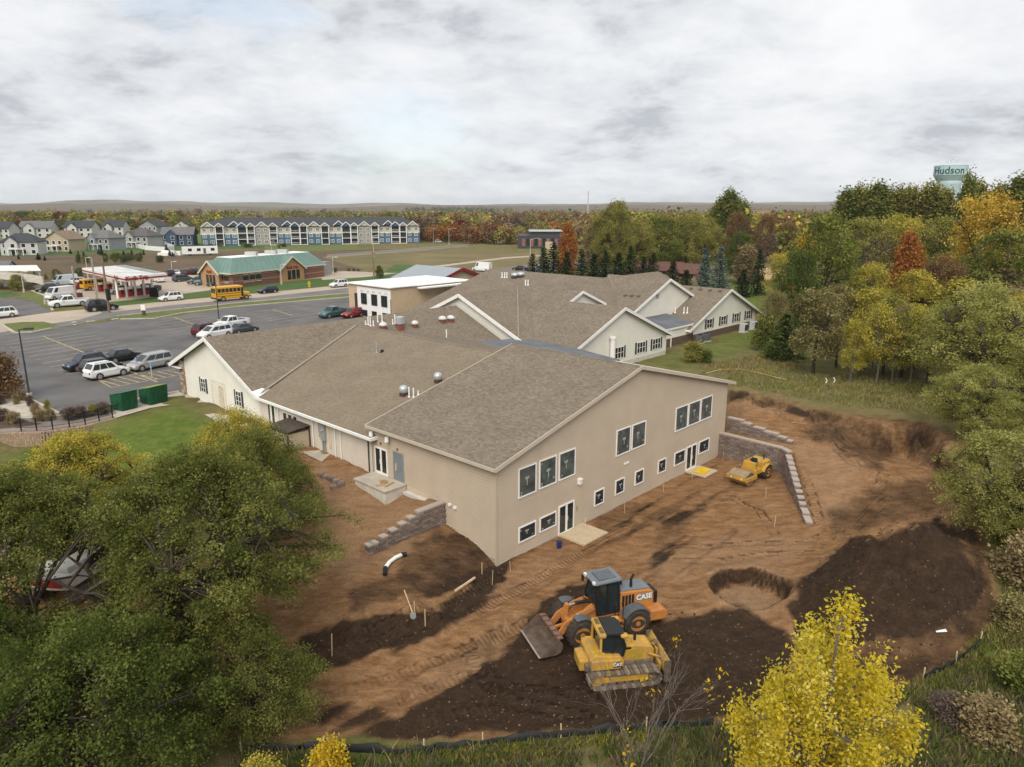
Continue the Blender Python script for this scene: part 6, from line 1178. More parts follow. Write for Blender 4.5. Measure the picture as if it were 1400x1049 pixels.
# gables: entrance facing the road, one at the left end
ex = dx.normalized(); ey = dy.normalized(); a = math.atan2(ex.y,ex.x)
def gable(c, e, n, w_, hz, deep, txt, nm, tm):
    mb = MB(); p0, p1, p2 = c-e*w_, c+e*w_, c; z0 = ez-.3; mb.add([lift(p0+n*.25,G),lift(p1+n*.25,G),lift(p1+n*.25,z0),lift(p2+n*.25,hz),lift(p0+n*.25,z0),lift(p0-n*deep,G),lift(p1-n*deep,G),lift(p1-n*deep,z0),lift(p2-n*deep,hz),lift(p0-n*deep,z0)],[(0,1,2,3,4),(0,4,9,5),(1,6,7,2)]); g_ = mb.build('gable_wall', m_store, ST)
    for q in (p0,p1): o = MB().slab([lift(p2+n*.7,hz+.15),lift(q+(q-p2).normalized()*.6+n*.7,z0-.05),lift(q+(q-p2).normalized()*.6-n*deep,z0-.05),lift(p2-n*deep,hz+.15)],.14).build('roof', m_rf, ST); mb = MB(); mb.beam(lift(p2+n*.72,hz+.0),lift(q+(q-p2).normalized()*.6+n*.72,z0-.2),.1,.35); mb.build('rake_board', m_tred, o)
    aa = math.atan2(e.y,e.x); link('lettering', text_mesh(txt, .95,.02,.03,m_cred), ST, lift(c+n*.34,z0+.35), (math.pi/2,0,aa))
    for q in (-.42,-.05,.32): mb = MB(); b_ = c+e*w_*q+n*.27; mb.add([lift(b_,G+.4),lift(b_+e*w_*.3,G+.4),lift(b_+e*w_*.3,G+2.6),lift(b_,G+2.6)],[(0,1,2,3)]); mb.build('window', m_glass, ST)
gable(A1+dx*.60, ex, -ey, 4.0, 8.6, 5.5, 'Kwik Trip', 'front', 1); gable(A1+dy*.72, -ey, -ex, 3.4, 8.4, 5, 'Kwik', 'left', 1)
def swin(p, e, n, w_, z0, z1): mb = MB(); b_ = p+n*.06; mb.add([lift(b_,z0),lift(b_+e*w_,z0),lift(b_+e*w_,z1),lift(b_,z1)],[(0,1,2,3)]); o = mb.build('window', m_glass, ST); mb = MB(); mb.beam(lift(b_+n*.03,z0),lift(b_+e*w_+n*.03,z0),.08,.15); mb.beam(lift(b_+n*.03,z1),lift(b_+e*w_+n*.03,z1),.08,.15); mb.build('frame', m_tred, o)
for k in range(3): swin(wq_[0]+ex*(3+k*1.9),ex,-ey,1.5,G+1.0,G+2.7)
for k in range(6): swin(wq_[0]+ey*(1.5+k*2.0),ey,-ex,1.6,G+1.0,G+2.7)
def box_thing(nm, lab, cat, p, w_, d_, h_, m, grp=None, extra=None):
    t = thing(nm, lab, cat, (p.x,p.y,G), a, grp); MB().box(-w_/2,w_/2,-d_/2,d_/2,0,h_).build('body', m, t, bevel=.05); mb = MB(); mb.box(-w_/2-.06,w_/2+.06,-d_/2-.06,d_/2+.06,h_,h_+.12); mb.build('lid', m, t)
    if extra: mb = MB(); mb.box(-w_*.3,w_*.3,-d_/2-.05,-d_/2,h_*.25,h_*.8); mb.build('door', extra, t)
box_thing('ice_chest','white ice chest by the corner of the brick store','ice chest',at(321,385.5),2.6,1.2,2.2,m_white,None,m_shut)
for k, x in enumerate((406,412,418)): box_thing('ice_chest','%s of three white chests in front of the store gable'%('left','middle','right')[k],'ice chest',at(x,379-k*.6),1.7,1.1,2.3,m_white,'white chests at the store front',m_shut)
box_thing('red_kiosk','red merchandise box left of the store entrance','kiosk',at(379,381.5),2.6,1,2.2,m_cred); box_thing('red_kiosk','red merchandise box right of the store entrance window','kiosk',at(395,380.3),2.2,1,1.6,m_cred)
box_thing('bin_enclosure','grey louvred bin enclosure at the right end of the store','enclosure',at(434,376),7,4,3.2,mat('louvre_grey',(.30,.29,.28),.7,.15,3))
# ------------------------------------------------------------------ white works trailer and material piles
t = thing('site_trailer','white site trailer standing on brown soil below the houses','trailer',at(274,349.5),heading(257,350,290,349)); MB().box(-6,6,-1.3,1.3,.7,3.3).build('body', m_white, t); 
for x in (-4.2,-1.2,3.6): mb = MB(); mb.box(x,x+1.3,-1.33,-1.3,1.7,2.7); mb.build('window', m_glass, t)
mb = MB(); mb.box(1.0,1.9,-1.33,-1.3,.8,2.7); mb.build('door', m_dgrey, t)
for x in (-3.5,3.5): mb = MB(); mb.cyl((x,-1.2,.4),(x,1.2,.4),.4,.4,12); mb.build('wheel', m_rubber, t)
for x, y, lb in ((226,349.5,'white pile of wrapped building material left of the trailer'),(238,349,'white pile of wrapped building material nearest the trailer')):
    t = thing('material_pile', lb, 'pile', at(x,y)); mb = MB(); r = random.Random(x)
    for k in range(6): q = r.uniform(-3,3); mb.box(q-1.2,q+1.2,-1+r.uniform(-.5,.5),1,k*.0,.6+r.random()*1.2)
    mb.build('bundle', m_white, t)
# ------------------------------------------------------------------ houses
def house(px, py, wpx, hpx, wallm, roofm, label, style=0, hd=0., base=G):
    p = at(px,py,base); d = math.hypot(p.x,p.y); W_ = wpx*d/FOC; H_ = hpx*d/FOC*1.0; eh = H_*.62; D_ = W_*.75; t = thing('house', label, 'house', (p.x,p.y+D_/2,base-.1), hd, 'houses of the estate beyond the filling station')
    w2, d2 = W_/2, D_/2
    mb = MB(); mb.box(-w2,w2,-d2,d2,0,eh)
    if style in (0,2): mb.prism([(-w2,eh),(w2,eh),(0,H_)] if style == 2 else [(-d2,eh),(d2,eh),(0,H_)], *((-d2,d2,'y') if style == 2 else (-w2,w2,'x')))
    mb.build('wall', wallm, t); o_ = .5
    if style == 0:
        for s in (-1,1): MB().slab([(-w2-o_,0,H_+.15),(w2+o_,0,H_+.15),(w2+o_,s*(d2+o_),eh-.1),(-w2-o_,s*(d2+o_),eh-.1)],.2).build('roof', roofm, t)
    elif style == 1:
        r0 = w2*.35
        for q in ([(-r0,0,H_),(r0,0,H_),(w2+o_,-d2-o_,eh),(-w2-o_,-d2-o_,eh)],[(-r0,0,H_),(r0,0,H_),(w2+o_,d2+o_,eh),(-w2-o_,d2+o_,eh)],[(r0,0,H_),(w2+o_,-d2-o_,eh),(w2+o_,d2+o_,eh)],[(-r0,0,H_),(-w2-o_,-d2-o_,eh),(-w2-o_,d2+o_,eh)]): MB().slab(q,.18).build('roof', roofm, t)
    else:
        for s in (-1,1): MB().slab([(0,-d2-o_,H_+.15),(0,d2+o_,H_+.15),(s*(w2+o_),d2+o_,eh-.1),(s*(w2+o_),-d2-o_,eh-.1)],.2).build('roof', roofm, t)
    if style != 2:      # front gable
        gx = -w2*.35; gw = W_*.17; mb = MB(); mb.prism([(gx-gw,0),(gx+gw,0),(gx+gw,eh),(gx,eh+gw*.9),(gx-gw,eh)],-d2-1.4,-d2+2.5); g_ = mb.build('front_gable', wallm, t)
        for s in (-1,1): MB().slab([(gx,-d2-1.7,eh+gw*.9+.15),(gx,-d2+3.5,eh+gw*.9+.15),(gx+s*(gw+.4),-d2+3.5,eh-.2),(gx+s*(gw+.4),-d2-1.7,eh-.2)],.15).build('roof', roofm, t)
    n = max(3,int(W_/2.8))
    for r_ in range(2):
        for k in range(n):
            x = -w2+W_*(k+.5)/n; yy = -d2-(1.4 if style != 2 and abs(x+w2*.35) < W_*.17 else 0); z0 = eh*(.12+.47*r_); mb = MB(); mb.box(x-.62,x+.62,yy-.06,yy-.02,z0,z0+eh*.27); wd = mb.build('window', m_glass, t); mb = MB(); mb.box(x-.75,x+.75,yy-.05,yy-.0,z0-.12,z0); mb.box(x-.75,x+.75,yy-.05,yy,z0+eh*.27,z0+eh*.27+.12); mb.box(x-.75,x-.62,yy-.05,yy,z0,z0+eh*.27); mb.box(x+.62,x+.75,yy-.05,yy,z0,z0+eh*.27); mb.build('frame', m_white, wd)
    if style in (1,2):
        mb = MB(); mb.box(-w2*.5,w2*.3,-d2-2.2,-d2,eh*.46,eh*.5); 
        for x in (-w2*.5,-w2*.1,w2*.3): mb.box(x-.12,x+.12,-d2-2.2,-d2-1.98,0,eh*.46)
        mb.build('deck', m_white, t)
    return t
hw = {k: mat('house_'+k,c,.75,.04,1) for k, c in {'white':(.52,.51,.485),'tan':(.43,.36,.25),'grey':(.27,.29,.30),'navy':(.05,.085,.15),'stone':(.40,.38,.35),'lightgrey':(.36,.36,.35)}.items()}
hr = {k: mat('houseroof_'+k,c,.85,.15,1.5) for k, c in {'dark':(.055,.058,.065),'brown':(.22,.16,.11),'grey':(.15,.15,.15),'mid':(.11,.10,.10)}.items()}
for a_ in ((23,349,37,24,'white','dark','white house with dark hip roof at the lower left of the estate',1,G),(82,344,32,23,'tan','brown','tan house with brown roof facing the filling station',2,G),(139,342,33,23,'grey','grey','grey-blue house with grey hip roof above the canopy',1,G),(190,339,34,23,'lightgrey','mid','light grey house with hip roof and white fence beside the navy house',1,G),(240,336,36,22,'navy','grey','navy blue house left of the apartment block',0,G),
  (46,325,32,18,'white','grey','white house with two gables behind the tan house',0,G+3),(106,324,30,18,'white','dark','white house with dark roof and porch behind the tan one',0,G+3),(155,322.5,23,18,'white','dark','white gabled house behind the grey-blue house',0,G+3),(4,326,20,18,'white','dark','white house cut off by the left edge',0,G+3),(206,321,26,17,'grey','dark','dark grey house with blue-grey roof behind the light grey house',2,G+3),(250,320,20,16,'white','dark','white house peeping out between navy house and apartments',2,G+3),(123,315,20,14,'white','brown','small white house with brown roof in the second row',0,G+3),(176,314,20,14,'white','brown','small white house behind the light grey house',2,G+3),(4,377,16,16,'white','grey','low white house at the left edge beside the car wash canopy',0,G)):
    house(a_[0],a_[1],a_[2],a_[3],hw[a_[4]],hr[a_[5]],a_[6],a_[7],random.Random(a_[0]).uniform(-.3,.3),a_[8])
t = thing('vinyl_fence','white vinyl fence stepping down the slope beside the light grey house','fence'); P = [at(x,y) for x, y in ((175,336),(200,342),(225,344),(238,342),(222,334))]
for p, q in zip(P[:-1],P[1:]): mb = MB(); mb.beam(p+Vector((0,0,.9)),q+Vector((0,0,.9)),.1,1.8); mb.build('panel', m_white, t)
for p in P: MB().box(p.x-.12,p.x+.12,p.y-.12,p.y+.12,G,G+2).build('post', m_white, t)
# ------------------------------------------------------------------ apartment block
AP = thing('apartment_building','long three-storey apartment block, blue below and cream above, with many white-trimmed gables','building',(0,0,0))
pl, pr_ = at(276,336.5), at(574,332.5); pl.z = pr_.z = G; exx = (pr_-pl).normalized(); Lb = (pr_-pl).length; ab = math.atan2(exx.y,exx.x); AP.location = pl; AP.rotation_euler = (0,0,ab)
m_blue = mat('apt_blue',(.07,.135,.215),.7,.1,.6); m_crm = mat('apt_cream',(.53,.49,.39),.75,.05,1); m_gry = mat('apt_greige',(.34,.32,.28),.75,.05,1); m_aroof = mat('apt_roof',(.058,.06,.07),.9,.15,.8); m_dk = mat('balcony_recess',(.04,.045,.055),.7,.2,1)
eh, rh_ = 8.6, 12.6; D_ = 20
bays = []; x = 0; rb_ = random.Random(2); k = 0
while x < Lb-3:
    w_ = (6.4,3.6,6.0,4.2,3.4)[k%5]; w_ = min(w_,Lb-x); bays.append((x,x+w_,('win','balc','win','balc2','balc')[k%5],k)); x += w_; k += 1
mb = MB(); mb.box(0,Lb,0,D_,-.3,eh*.62); mb.build('wall', m_blue, AP); mb = MB(); mb.box(0,Lb,0.0,D_,eh*.62+.02,eh); mb.build('upper_wall', m_crm, AP)
mb = MB(); mb.box(-.1,Lb+.1,-.14,-.02,eh*.62-.15,eh*.62+.15); mb.build('belt_course', m_white, AP)
for q in ([(-.6,-.6,eh),(Lb+.6,-.6,eh),(Lb-7,D_/2,rh_),(9,D_/2,rh_)],[(-.6,D_+.6,eh),(Lb+.6,D_+.6,eh),(Lb-7,D_/2,rh_),(9,D_/2,rh_)],[(-.6,-.6,eh),(-.6,D_+.6,eh),(9,D_/2,rh_)],[(Lb+.6,-.6,eh),(Lb+.6,D_+.6,eh),(Lb-7,D_/2,rh_)]): MB().slab(q,.2).build('roof', m_aroof, AP)
def agable(x0, x1, yo, h0, gm, nm='gable'):
    c = (x0+x1)/2; hh = (x1-x0)*.44; mb = MB(); mb.prism([(x0,h0),(x1,h0),(c,h0+hh)],yo,yo+6); g_ = mb.build(nm, gm, AP)
    for s, q in ((-1,x0),(1,x1)): mb = MB(); mb.slab([(c,yo-.4,h0+hh+.15),(c,yo+8,h0+hh+.15),(q+s*.4,yo+8,h0-.05),(q+s*.4,yo-.4,h0-.05)],.14); mb.build('roof', m_aroof, g_); mb = MB(); mb.beam((c,yo-.45,h0+hh+.05),(q+s*.45,yo-.45,h0-.15),.1,.34); mb.build('rake_board', m_white, g_)
for x0, x1, kd, k in bays:
    if kd == 'win':
        n = 2 if x1-x0 > 5 else 1; wm_ = m_gry if k%10 == 5 else None
        if wm_: mb = MB(); mb.box(x0,x1,-.3,.0,0,eh); mb.build('bay_wall', wm_, AP)
        for r_ in range(3):
            for q in range(n):
                c = x0+(x1-x0)*(q+.5)/n; z0 = .9+r_*2.75; yy = -.3 if wm_ else 0; mb = MB(); mb.box(c-.85,c+.85,yy-.1,yy-.02,z0-.1,z0+1.5); f_ = mb.build('window', m_white, AP); mb = MB(); mb.box(c-.7,c-.05,yy-.13,yy-.1,z0+.03,z0+1.37); mb.box(c+.05,c+.7,yy-.13,yy-.1,z0+.03,z0+1.37); mb.build('pane', glassmat('apt_glass',(.16,.19,.21),.15), f_)
        if k%10 in (0,5): agable(x0+.8,x1-.8,-.4,eh,m_crm)
    else:
        yo = -1.5
        for r_ in range(3):
            z0 = .1+r_*2.8; mb = MB(); mb.box(x0+.25,x1-.25,-.06,-.02,z0+.1,z0+2.5); mb.build('balcony_shade', m_dk, AP); mb = MB(); mb.box(x0,x1,yo,-.06,z0-.12,z0+.08); mb.build('balcony_floor', m_white, AP); mb = MB(); mb.box(x0+.15,x1-.15,yo,yo+.06,z0+.95,z0+1.03)  # back panel of each balcony: recess shade put into its dark colour
            for q in range(8): xx = x0+.2+(x1-x0-.4)*q/7; mb.box(xx-.03,xx+.03,yo,yo+.06,z0+.08,z0+.95)
            mb.build('railing', m_dk if k%2 else m_white, AP)
        for xx in (x0+.12,x1-.12): mb = MB(); mb.box(xx-.16,xx+.16,yo-.05,yo+.25,-.2,eh); mb.build('column', m_white, AP)
        agable(x0,x1,yo,eh,m_blue if kd == 'balc2' else m_crm)
        if kd == 'balc2': agable(x0-3.4,x0+.9,-.9,eh+.5,m_blue)
mb = MB(); mb.box(Lb*.72,Lb+.5,-1,10,-3.2,-.3); mb.build('basement', mat('apt_stone',(.32,.27,.23),.9,.15,1), AP)
# ------------------------------------------------------------------ other far buildings
t = thing('modern_building','low dark modern block with red-brown panels behind the orange tree','building',at(735,340),0); d_ = math.hypot(*at(735,340)[:2]); s_ = d_/FOC
MB().box(-26*s_,32*s_,0,20,0,17*s_).build('wall', mat('dark_cladding',(.05,.055,.065),.6,.1,1), t); MB().box(-12*s_,34*s_,2,22,17*s_,22*s_).build('upper_storey', mat('dark_cladding2',(.07,.075,.08),.6,.1,1), t); mb = MB(); mb.box(-11*s_,35*s_,1,23,22*s_,23*s_); mb.build('flat_roof', mat('pale_roof',(.42,.44,.42)), t)
for k in range(5): mb = MB(); x = (-21+k*11)*s_; mb.box(x,x+4*s_,-.1,0,3*s_,13*s_); mb.build('brick_panel', mat('redbrown_panel',(.27,.11,.085)), t)
for k in range(4): mb = MB(); x = (-15+k*11)*s_; mb.box(x,x+4*s_,-.1,0,4*s_,13*s_); mb.build('window', m_glass, t)
mb = MB(); mb.box(10*s_,20*s_,-4,0,0,9*s_); mb.build('entrance', mat('entrance_tan',(.5,.42,.3)), t)
def lowhouse(px, py, wpx, hpx, wm_, rm_, label, cat='house', hd=0., pitch=.3, nwin=4, dep=9, base=G, nm='ranch_house'):
    p = at(px,py,base); d = math.hypot(p.x,p.y); W_ = wpx*d/FOC; H_ = hpx*d/FOC; t = thing(nm, label, cat, p, hd); w2 = W_/2; eh_ = H_*.55
    mb = MB(); mb.box(-w2,w2,0,dep,0,eh_); mb.prism([(0,eh_),(dep,eh_),(dep/2,H_)],-w2,w2,'x'); mb.build('wall', wm_, t)
    for s in (0,1): MB().slab([(-w2-.6,dep/2,H_+.15),(w2+.6,dep/2,H_+.15),(w2+.6,dep+.6 if s else -.6,eh_-.15),(-w2-.6,dep+.6 if s else -.6,eh_-.15)],.2).build('roof', rm_, t)
    for k in range(nwin): mb = MB(); x = -w2+W_*(k+.5)/nwin; mb.box(x-.6,x+.6,-.05,0,eh_*.4,eh_*.8); mb.build('window', m_glass, t)
    return t
lowhouse(901,379,62,18,mat('ranch_brick',(.33,.19,.13),.9,.1,2),mat('ranch_roof',(.13,.065,.05),.9,.15,1),'low brick ranch house with reddish brown roof behind the wings',hd=-.12)
lowhouse(937,384,26,20,mat('ranch_brick',(.33,.19,.13)),mat('ranch_roof',(.13,.065,.05)),'tan gabled end of the ranch house beside the spruces',hd=-.5,nwin=2)
lowhouse(1063,393,36,22,mat('shed_tan',(.45,.34,.2),.85,.08,2),mat('shed_roof',(.40,.29,.17),.85,.1,1),'small tan shed with tan roof at the edge of the right wood','shed',hd=.3,nwin=1,nm='shed')
lowhouse(1014,348,40,16,mat('pale_wall',(.5,.48,.44)),mat('pale_grey_roof',(.36,.37,.38)),'pale grey roofed house glimpsed behind the blue spruces',hd=.1)
def flatblock(px, py, wpx, hpx, m, label, base=G): 
    p = at(px,py,base); d = math.hypot(p.x,p.y); W_ = wpx*d/FOC; H_ = hpx*d/FOC; t = thing('flat_building',label,'building',p); MB().box(-W_/2,W_/2,0,14,0,H_).build('wall', m, t); mb = MB(); mb.box(-W_/2-.4,W_/2+.4,-.4,14.4,H_,H_+.5); mb.build('flat_roof', mat('roof_orange',(.40,.24,.13)), t)
    for k in range(4): mb = MB(); x = -W_/2+W_*(k+.3)/4; mb.box(x,x+W_*.1,-.1,0,H_*.4,H_*.75); mb.build('window', m_glass, t)
flatblock(1034,307,32,17,mat('school_brick',(.36,.26,.20),.9,.1,1),'flat-roofed tan school block in the distant wood on the right'); flatblock(988,308,10,13,mat('orange_brick',(.5,.32,.2)),'small orange brick block in the distant wood')
# communications mast and water tower
h = height(803.5,296,261); p = at(803.5,296); t = thing('radio_mast','slim pale lattice mast rising above the distant wood','mast',p)
mb = MB(); wq2 = 1.4
for k in range(3): c = (math.cos(k*2.094)*wq2, math.sin(k*2.094)*wq2); mb.cyl((*c,0),(c[0]*.5,c[1]*.5,h),.55,.4,5)
mb.build('lattice', mat('mast_grey',(.5,.5,.52)), t)
mb = MB()
for q in range(24):
    z = h*q/24; f = 1-.5*q/24; g2 = 1-.5*(q+1)/24
    for k in range(3): k2 = (k+1)%3; mb.cyl((math.cos(k*2.094)*wq2*f,math.sin(k*2.094)*wq2*f,z),(math.cos(k2*2.094)*wq2*g2,math.sin(k2*2.094)*wq2*g2,z+h/24),.22,.22,4)
mb.build('brace', mat('mast_grey',(.5,.5,.52)), t, kind='stuff')
WTD = 335.; d = WTD/FOC; ctr = at(1300,300,10); wx = (1300-700)*d/cP*1.02; wy = WTD; zt = lambda y: CAMZ+WTD*((524.5-y)/FOC*cP-sP)/(cP+(524.5-y)/FOC*sP)
WT = thing('water_tower','pale blue-green water tower with the town name, rising above the right-hand trees','water tower',((1300-700)/FOC*(WTD*cP-16*sP),WTD,G)); s_ = d
m_wt = mat('tower_blue',(.42,.56,.57),.45,.05,.3); zt0, zt1, zt2 = zt(246)-G, zt(240)-G, zt(227)-G; R_w = 20*s_*cP
mb = MB(); mb.tube([(0,0,0),(0,0,6),(0,0,zt0-2.2),(0,0,zt0-.2)],[R_w*.9,R_w*.72,R_w*.72,R_w*.8],32); mb.build('stem', m_wt, WT, True)
mb = MB(); mb.tube([(0,0,zt0-.4),(0,0,zt1),(0,0,zt1+.05),(0,0,zt2-.05),(0,0,zt2),(0,0,zt2+.9),(0,0,zt2+1.2)],[R_w*.8,R_w*1.0,R_w*1.02,R_w*1.02,R_w*1.0,R_w*.5,.3],40); tk = mb.build('tank', m_wt, WT)
mb = MB(); mb.tube([(0,0,zt2-.02),(0,0,zt2+.05)],[R_w*1.03]*2,40); mb.build('rim', mat('tower_rim',(.52,.63,.64)), tk)
me = text_mesh('Hudson', 4.3,.05,.05,mat('tower_letters',(.025,.09,.10)))
for v in me.vertices:
    th = v.co.x/(R_w*1.03)+0.0; y, z = v.co.y, v.co.z; rr = R_w*1.03+z; v.co = (math.sin(th-.66)*rr, -math.cos(th-.66)*rr, y)
link('lettering', me, tk, (0,0,(zt1+zt2)/2-.2))
mb = MB(); 
for k, x in enumerate((-2.2,-.6,.4,1.6,2.4)): mb.cyl((x,0,zt2+.6),(x,0,zt2+2.0+.5*(k%3)),.1,.06,5); mb.box(x-.3,x+.3,-.1,.1,zt2+1.7+.5*(k%3),zt2+2.0+.5*(k%3))
mb.build('antenna', m_metal, WT)
# ------------------------------------------------------------------ distant hills
def hills(name, x0, x1, y, hf, m):
    n = 120; V = []; 
    for k in range(n+1):
        x = x0+(x1-x0)*k/n; z = hf(x); V += [(x,y-900,G-2),(x,y-380,G+z*.55),(x,y,G+z),(x,y+700,G-2)]
    F_ = [(k*4+j,(k+1)*4+j,(k+1)*4+j+1,k*4+j+1) for k in range(n) for j in range(3)]
    o = link(name, npmesh(name, V, F_, m, True)); o['kind'] = 'structure'
m_hill = mat('hill_wood',(.155,.098,.058),.95,.4,.012,.5,col2=(.07,.075,.04),detail=12,bscale=.08); m_hill2 = mat('hill_field',(.20,.17,.10),.95,.4,.004,0,col2=(.09,.085,.05),detail=10)
N1 = lambda x, s: float(fbm(np.array([x/420.+s]),np.array([s*.7]),4,int(s)))
hills('hill',-3600,3600,3300,lambda x: 8+30*N1(x,3)+16*math.exp(-((x+1700)/500)**2)+14*math.exp(-((x-1250)/600)**2),m_hill); hills('hill',-5200,5200,5200,lambda x: 14+52*N1(x,8)+30*math.exp(-((x+2600)/900)**2)+16*math.exp(-((x-1700)/900)**2),m_hill2)
# ------------------------------------------------------------------ trees
LEAF = {'green':leafmat('leaf_green',(0.086,0.113,0.023),(0.175,0.203,0.046),(0.277,0.274,0.072)),'olive':leafmat('leaf_olive',(0.144,0.148,0.035),(0.268,0.259,0.065),(0.412,0.360,0.103)),'dark':leafmat('leaf_dark',(0.049,0.079,0.023),(0.100,0.138,0.035),(0.168,0.198,0.054)),
 'yellowgreen':leafmat('leaf_yellowgreen',(0.220,0.213,0.038),(0.412,0.360,0.065),(0.612,0.490,0.096)),'yellow':leafmat('leaf_yellow',(.38,.235,.015),(.62,.42,.025),(.68,.52,.07)),'gold':leafmat('leaf_gold',(0.330,0.210,0.031),(0.550,0.372,0.056),(0.638,0.480,0.112)),'orange':leafmat('leaf_orange',(0.242,0.090,0.028),(0.396,0.156,0.042),(0.462,0.228,0.070)),
 'red':leafmat('leaf_red',(.10,.022,.02),(.18,.04,.034),(.24,.075,.055)),'rust':leafmat('leaf_rust',(0.132,0.074,0.039),(0.220,0.130,0.063),(0.286,0.186,0.091)),'brown':leafmat('leaf_brown',(0.182,0.137,0.067),(0.289,0.220,0.109),(0.394,0.312,0.160)),'mauve':leafmat('leaf_mauve',(.10,.07,.058),(.155,.115,.094),(.21,.16,.13)),
 'tanolive':leafmat('leaf_tanolive',(.15,.13,.05),(.25,.215,.085),(.34,.29,.13)),'spruce':leafmat('needle_dark',(.014,.027,.012),(.028,.048,.02),(.048,.072,.03),.1),'blue':leafmat('needle_blue',(.05,.085,.075),(.10,.155,.14),(.165,.225,.205),.1)}
def leaves(centres, spread, n, size, rnd, tint_c, up=.35, asp=.55, droop=0., spray=0.):
    """n leaves round every centre: folded-out rhombs, normals leaning upward"""
    C_ = np.repeat(centres, n, 0); S_ = np.repeat(np.broadcast_to(spread,(len(centres),3)), n, 0); T_ = np.repeat(tint_c, n)
    P = C_+rnd.normal(0,1,C_.shape)*S_; m = len(P)
    if spray:          # clumps drawn out into sprays that point away from the trunk and hang at the tip
        ctr = centres.mean(0); d_ = centres-ctr; d_[:,2] = d_[:,2]*.35; d_ = d_/(np.linalg.norm(d_,axis=1,keepdims=True)+.01)+rnd.normal(0,.4,d_.shape); d_ /= np.linalg.norm(d_,axis=1,keepdims=True); tt = rnd.uniform(-1,1,m); P = P+np.repeat(d_,n,0)*(tt*spray)[:,None]; P[:,2] -= .22*spray*np.maximum(0,tt)**2
    if droop: r_ = np.linalg.norm((P-C_)[:,:2],axis=1); P[:,2] -= droop*r_
    nn = rnd.normal(0,1,(m,3)); nn[:,2] = np.abs(nn[:,2])+up; nn /= np.linalg.norm(nn,axis=1,keepdims=True)
    t = rnd.normal(0,1,(m,3)); t -= nn*np.sum(t*nn,1,keepdims=True); t /= np.linalg.norm(t,axis=1,keepdims=True); b = np.cross(nn,t)
    s = (size*rnd.uniform(.6,1.35,m))[:,None]
    V = np.stack([P-t*s, P+b*s*asp, P+t*s, P-b*s*asp],1).reshape(-1,3); F = np.arange(m*4).reshape(-1,4)
    tint = np.repeat(np.clip(T_+rnd.normal(0,.16,m),0,1),4)
    return V, F, tint
def envelope(kind, rnd, n, R, H0, H1):
    out = []; lob = [(rnd.uniform(0,6.28), rnd.uniform(.2,.95), rnd.uniform(.6,1.25)) for _ in range(11)]
    while len(out) < n:
        a = rnd.uniform(0,2*math.pi); zf = rnd.uniform(0,1)
        if kind == 'round': prof = math.sqrt(max(0,1-(2*zf-.9)**2/1.21))
        elif kind == 'spread': prof = (1-.25*zf)*math.sqrt(max(0,1-max(0,zf-.35)**2/.4225))*(.55+.45*min(1,zf/.3))
        elif kind == 'upright': prof = math.sin(math.pi*min(1,.16+zf*.82))**.6*(1-.18*zf)
        elif kind == 'poplar': prof = .42*math.sin(math.pi*min(1,.15+zf*.83))**.6
        elif kind == 'fan':
            ld = int(rnd.integers(16)); la_ = ld*2.4; lr_ = R*math.sqrt((ld+.5)/16); top_ = H0+(H1-H0)*(1.06 if ld in (1,2) else 1)*(1-.55*(lr_/R)**1.25)*(.93+.1*math.sin(ld*5.1)); t_ = rnd.uniform(.1,1)**.8; z_ = H0+(top_-H0)*t_; r_ = lr_*t_**.55; w_ = .46*(1-.88*t_)+.02
            out.append((math.cos(la_)*r_+rnd.normal(0,w_), math.sin(la_)*r_+rnd.normal(0,w_), z_)); continue
        else: prof = 1-zf
        k = 1.0
        for la, lz, lm in lob: k += (lm-1)*math.exp(-((math.remainder(a-la,2*math.pi)/.6)**2+((zf-lz)/.22)**2))*1.5
        r = R*prof*k*(rnd.uniform(.25,1)**.5 if kind != 'spread' else rnd.uniform(.2,1)**.45)
        out.append((math.cos(a)*r, math.sin(a)*r, H0+(H1-H0)*zf))
    return np.array(out)
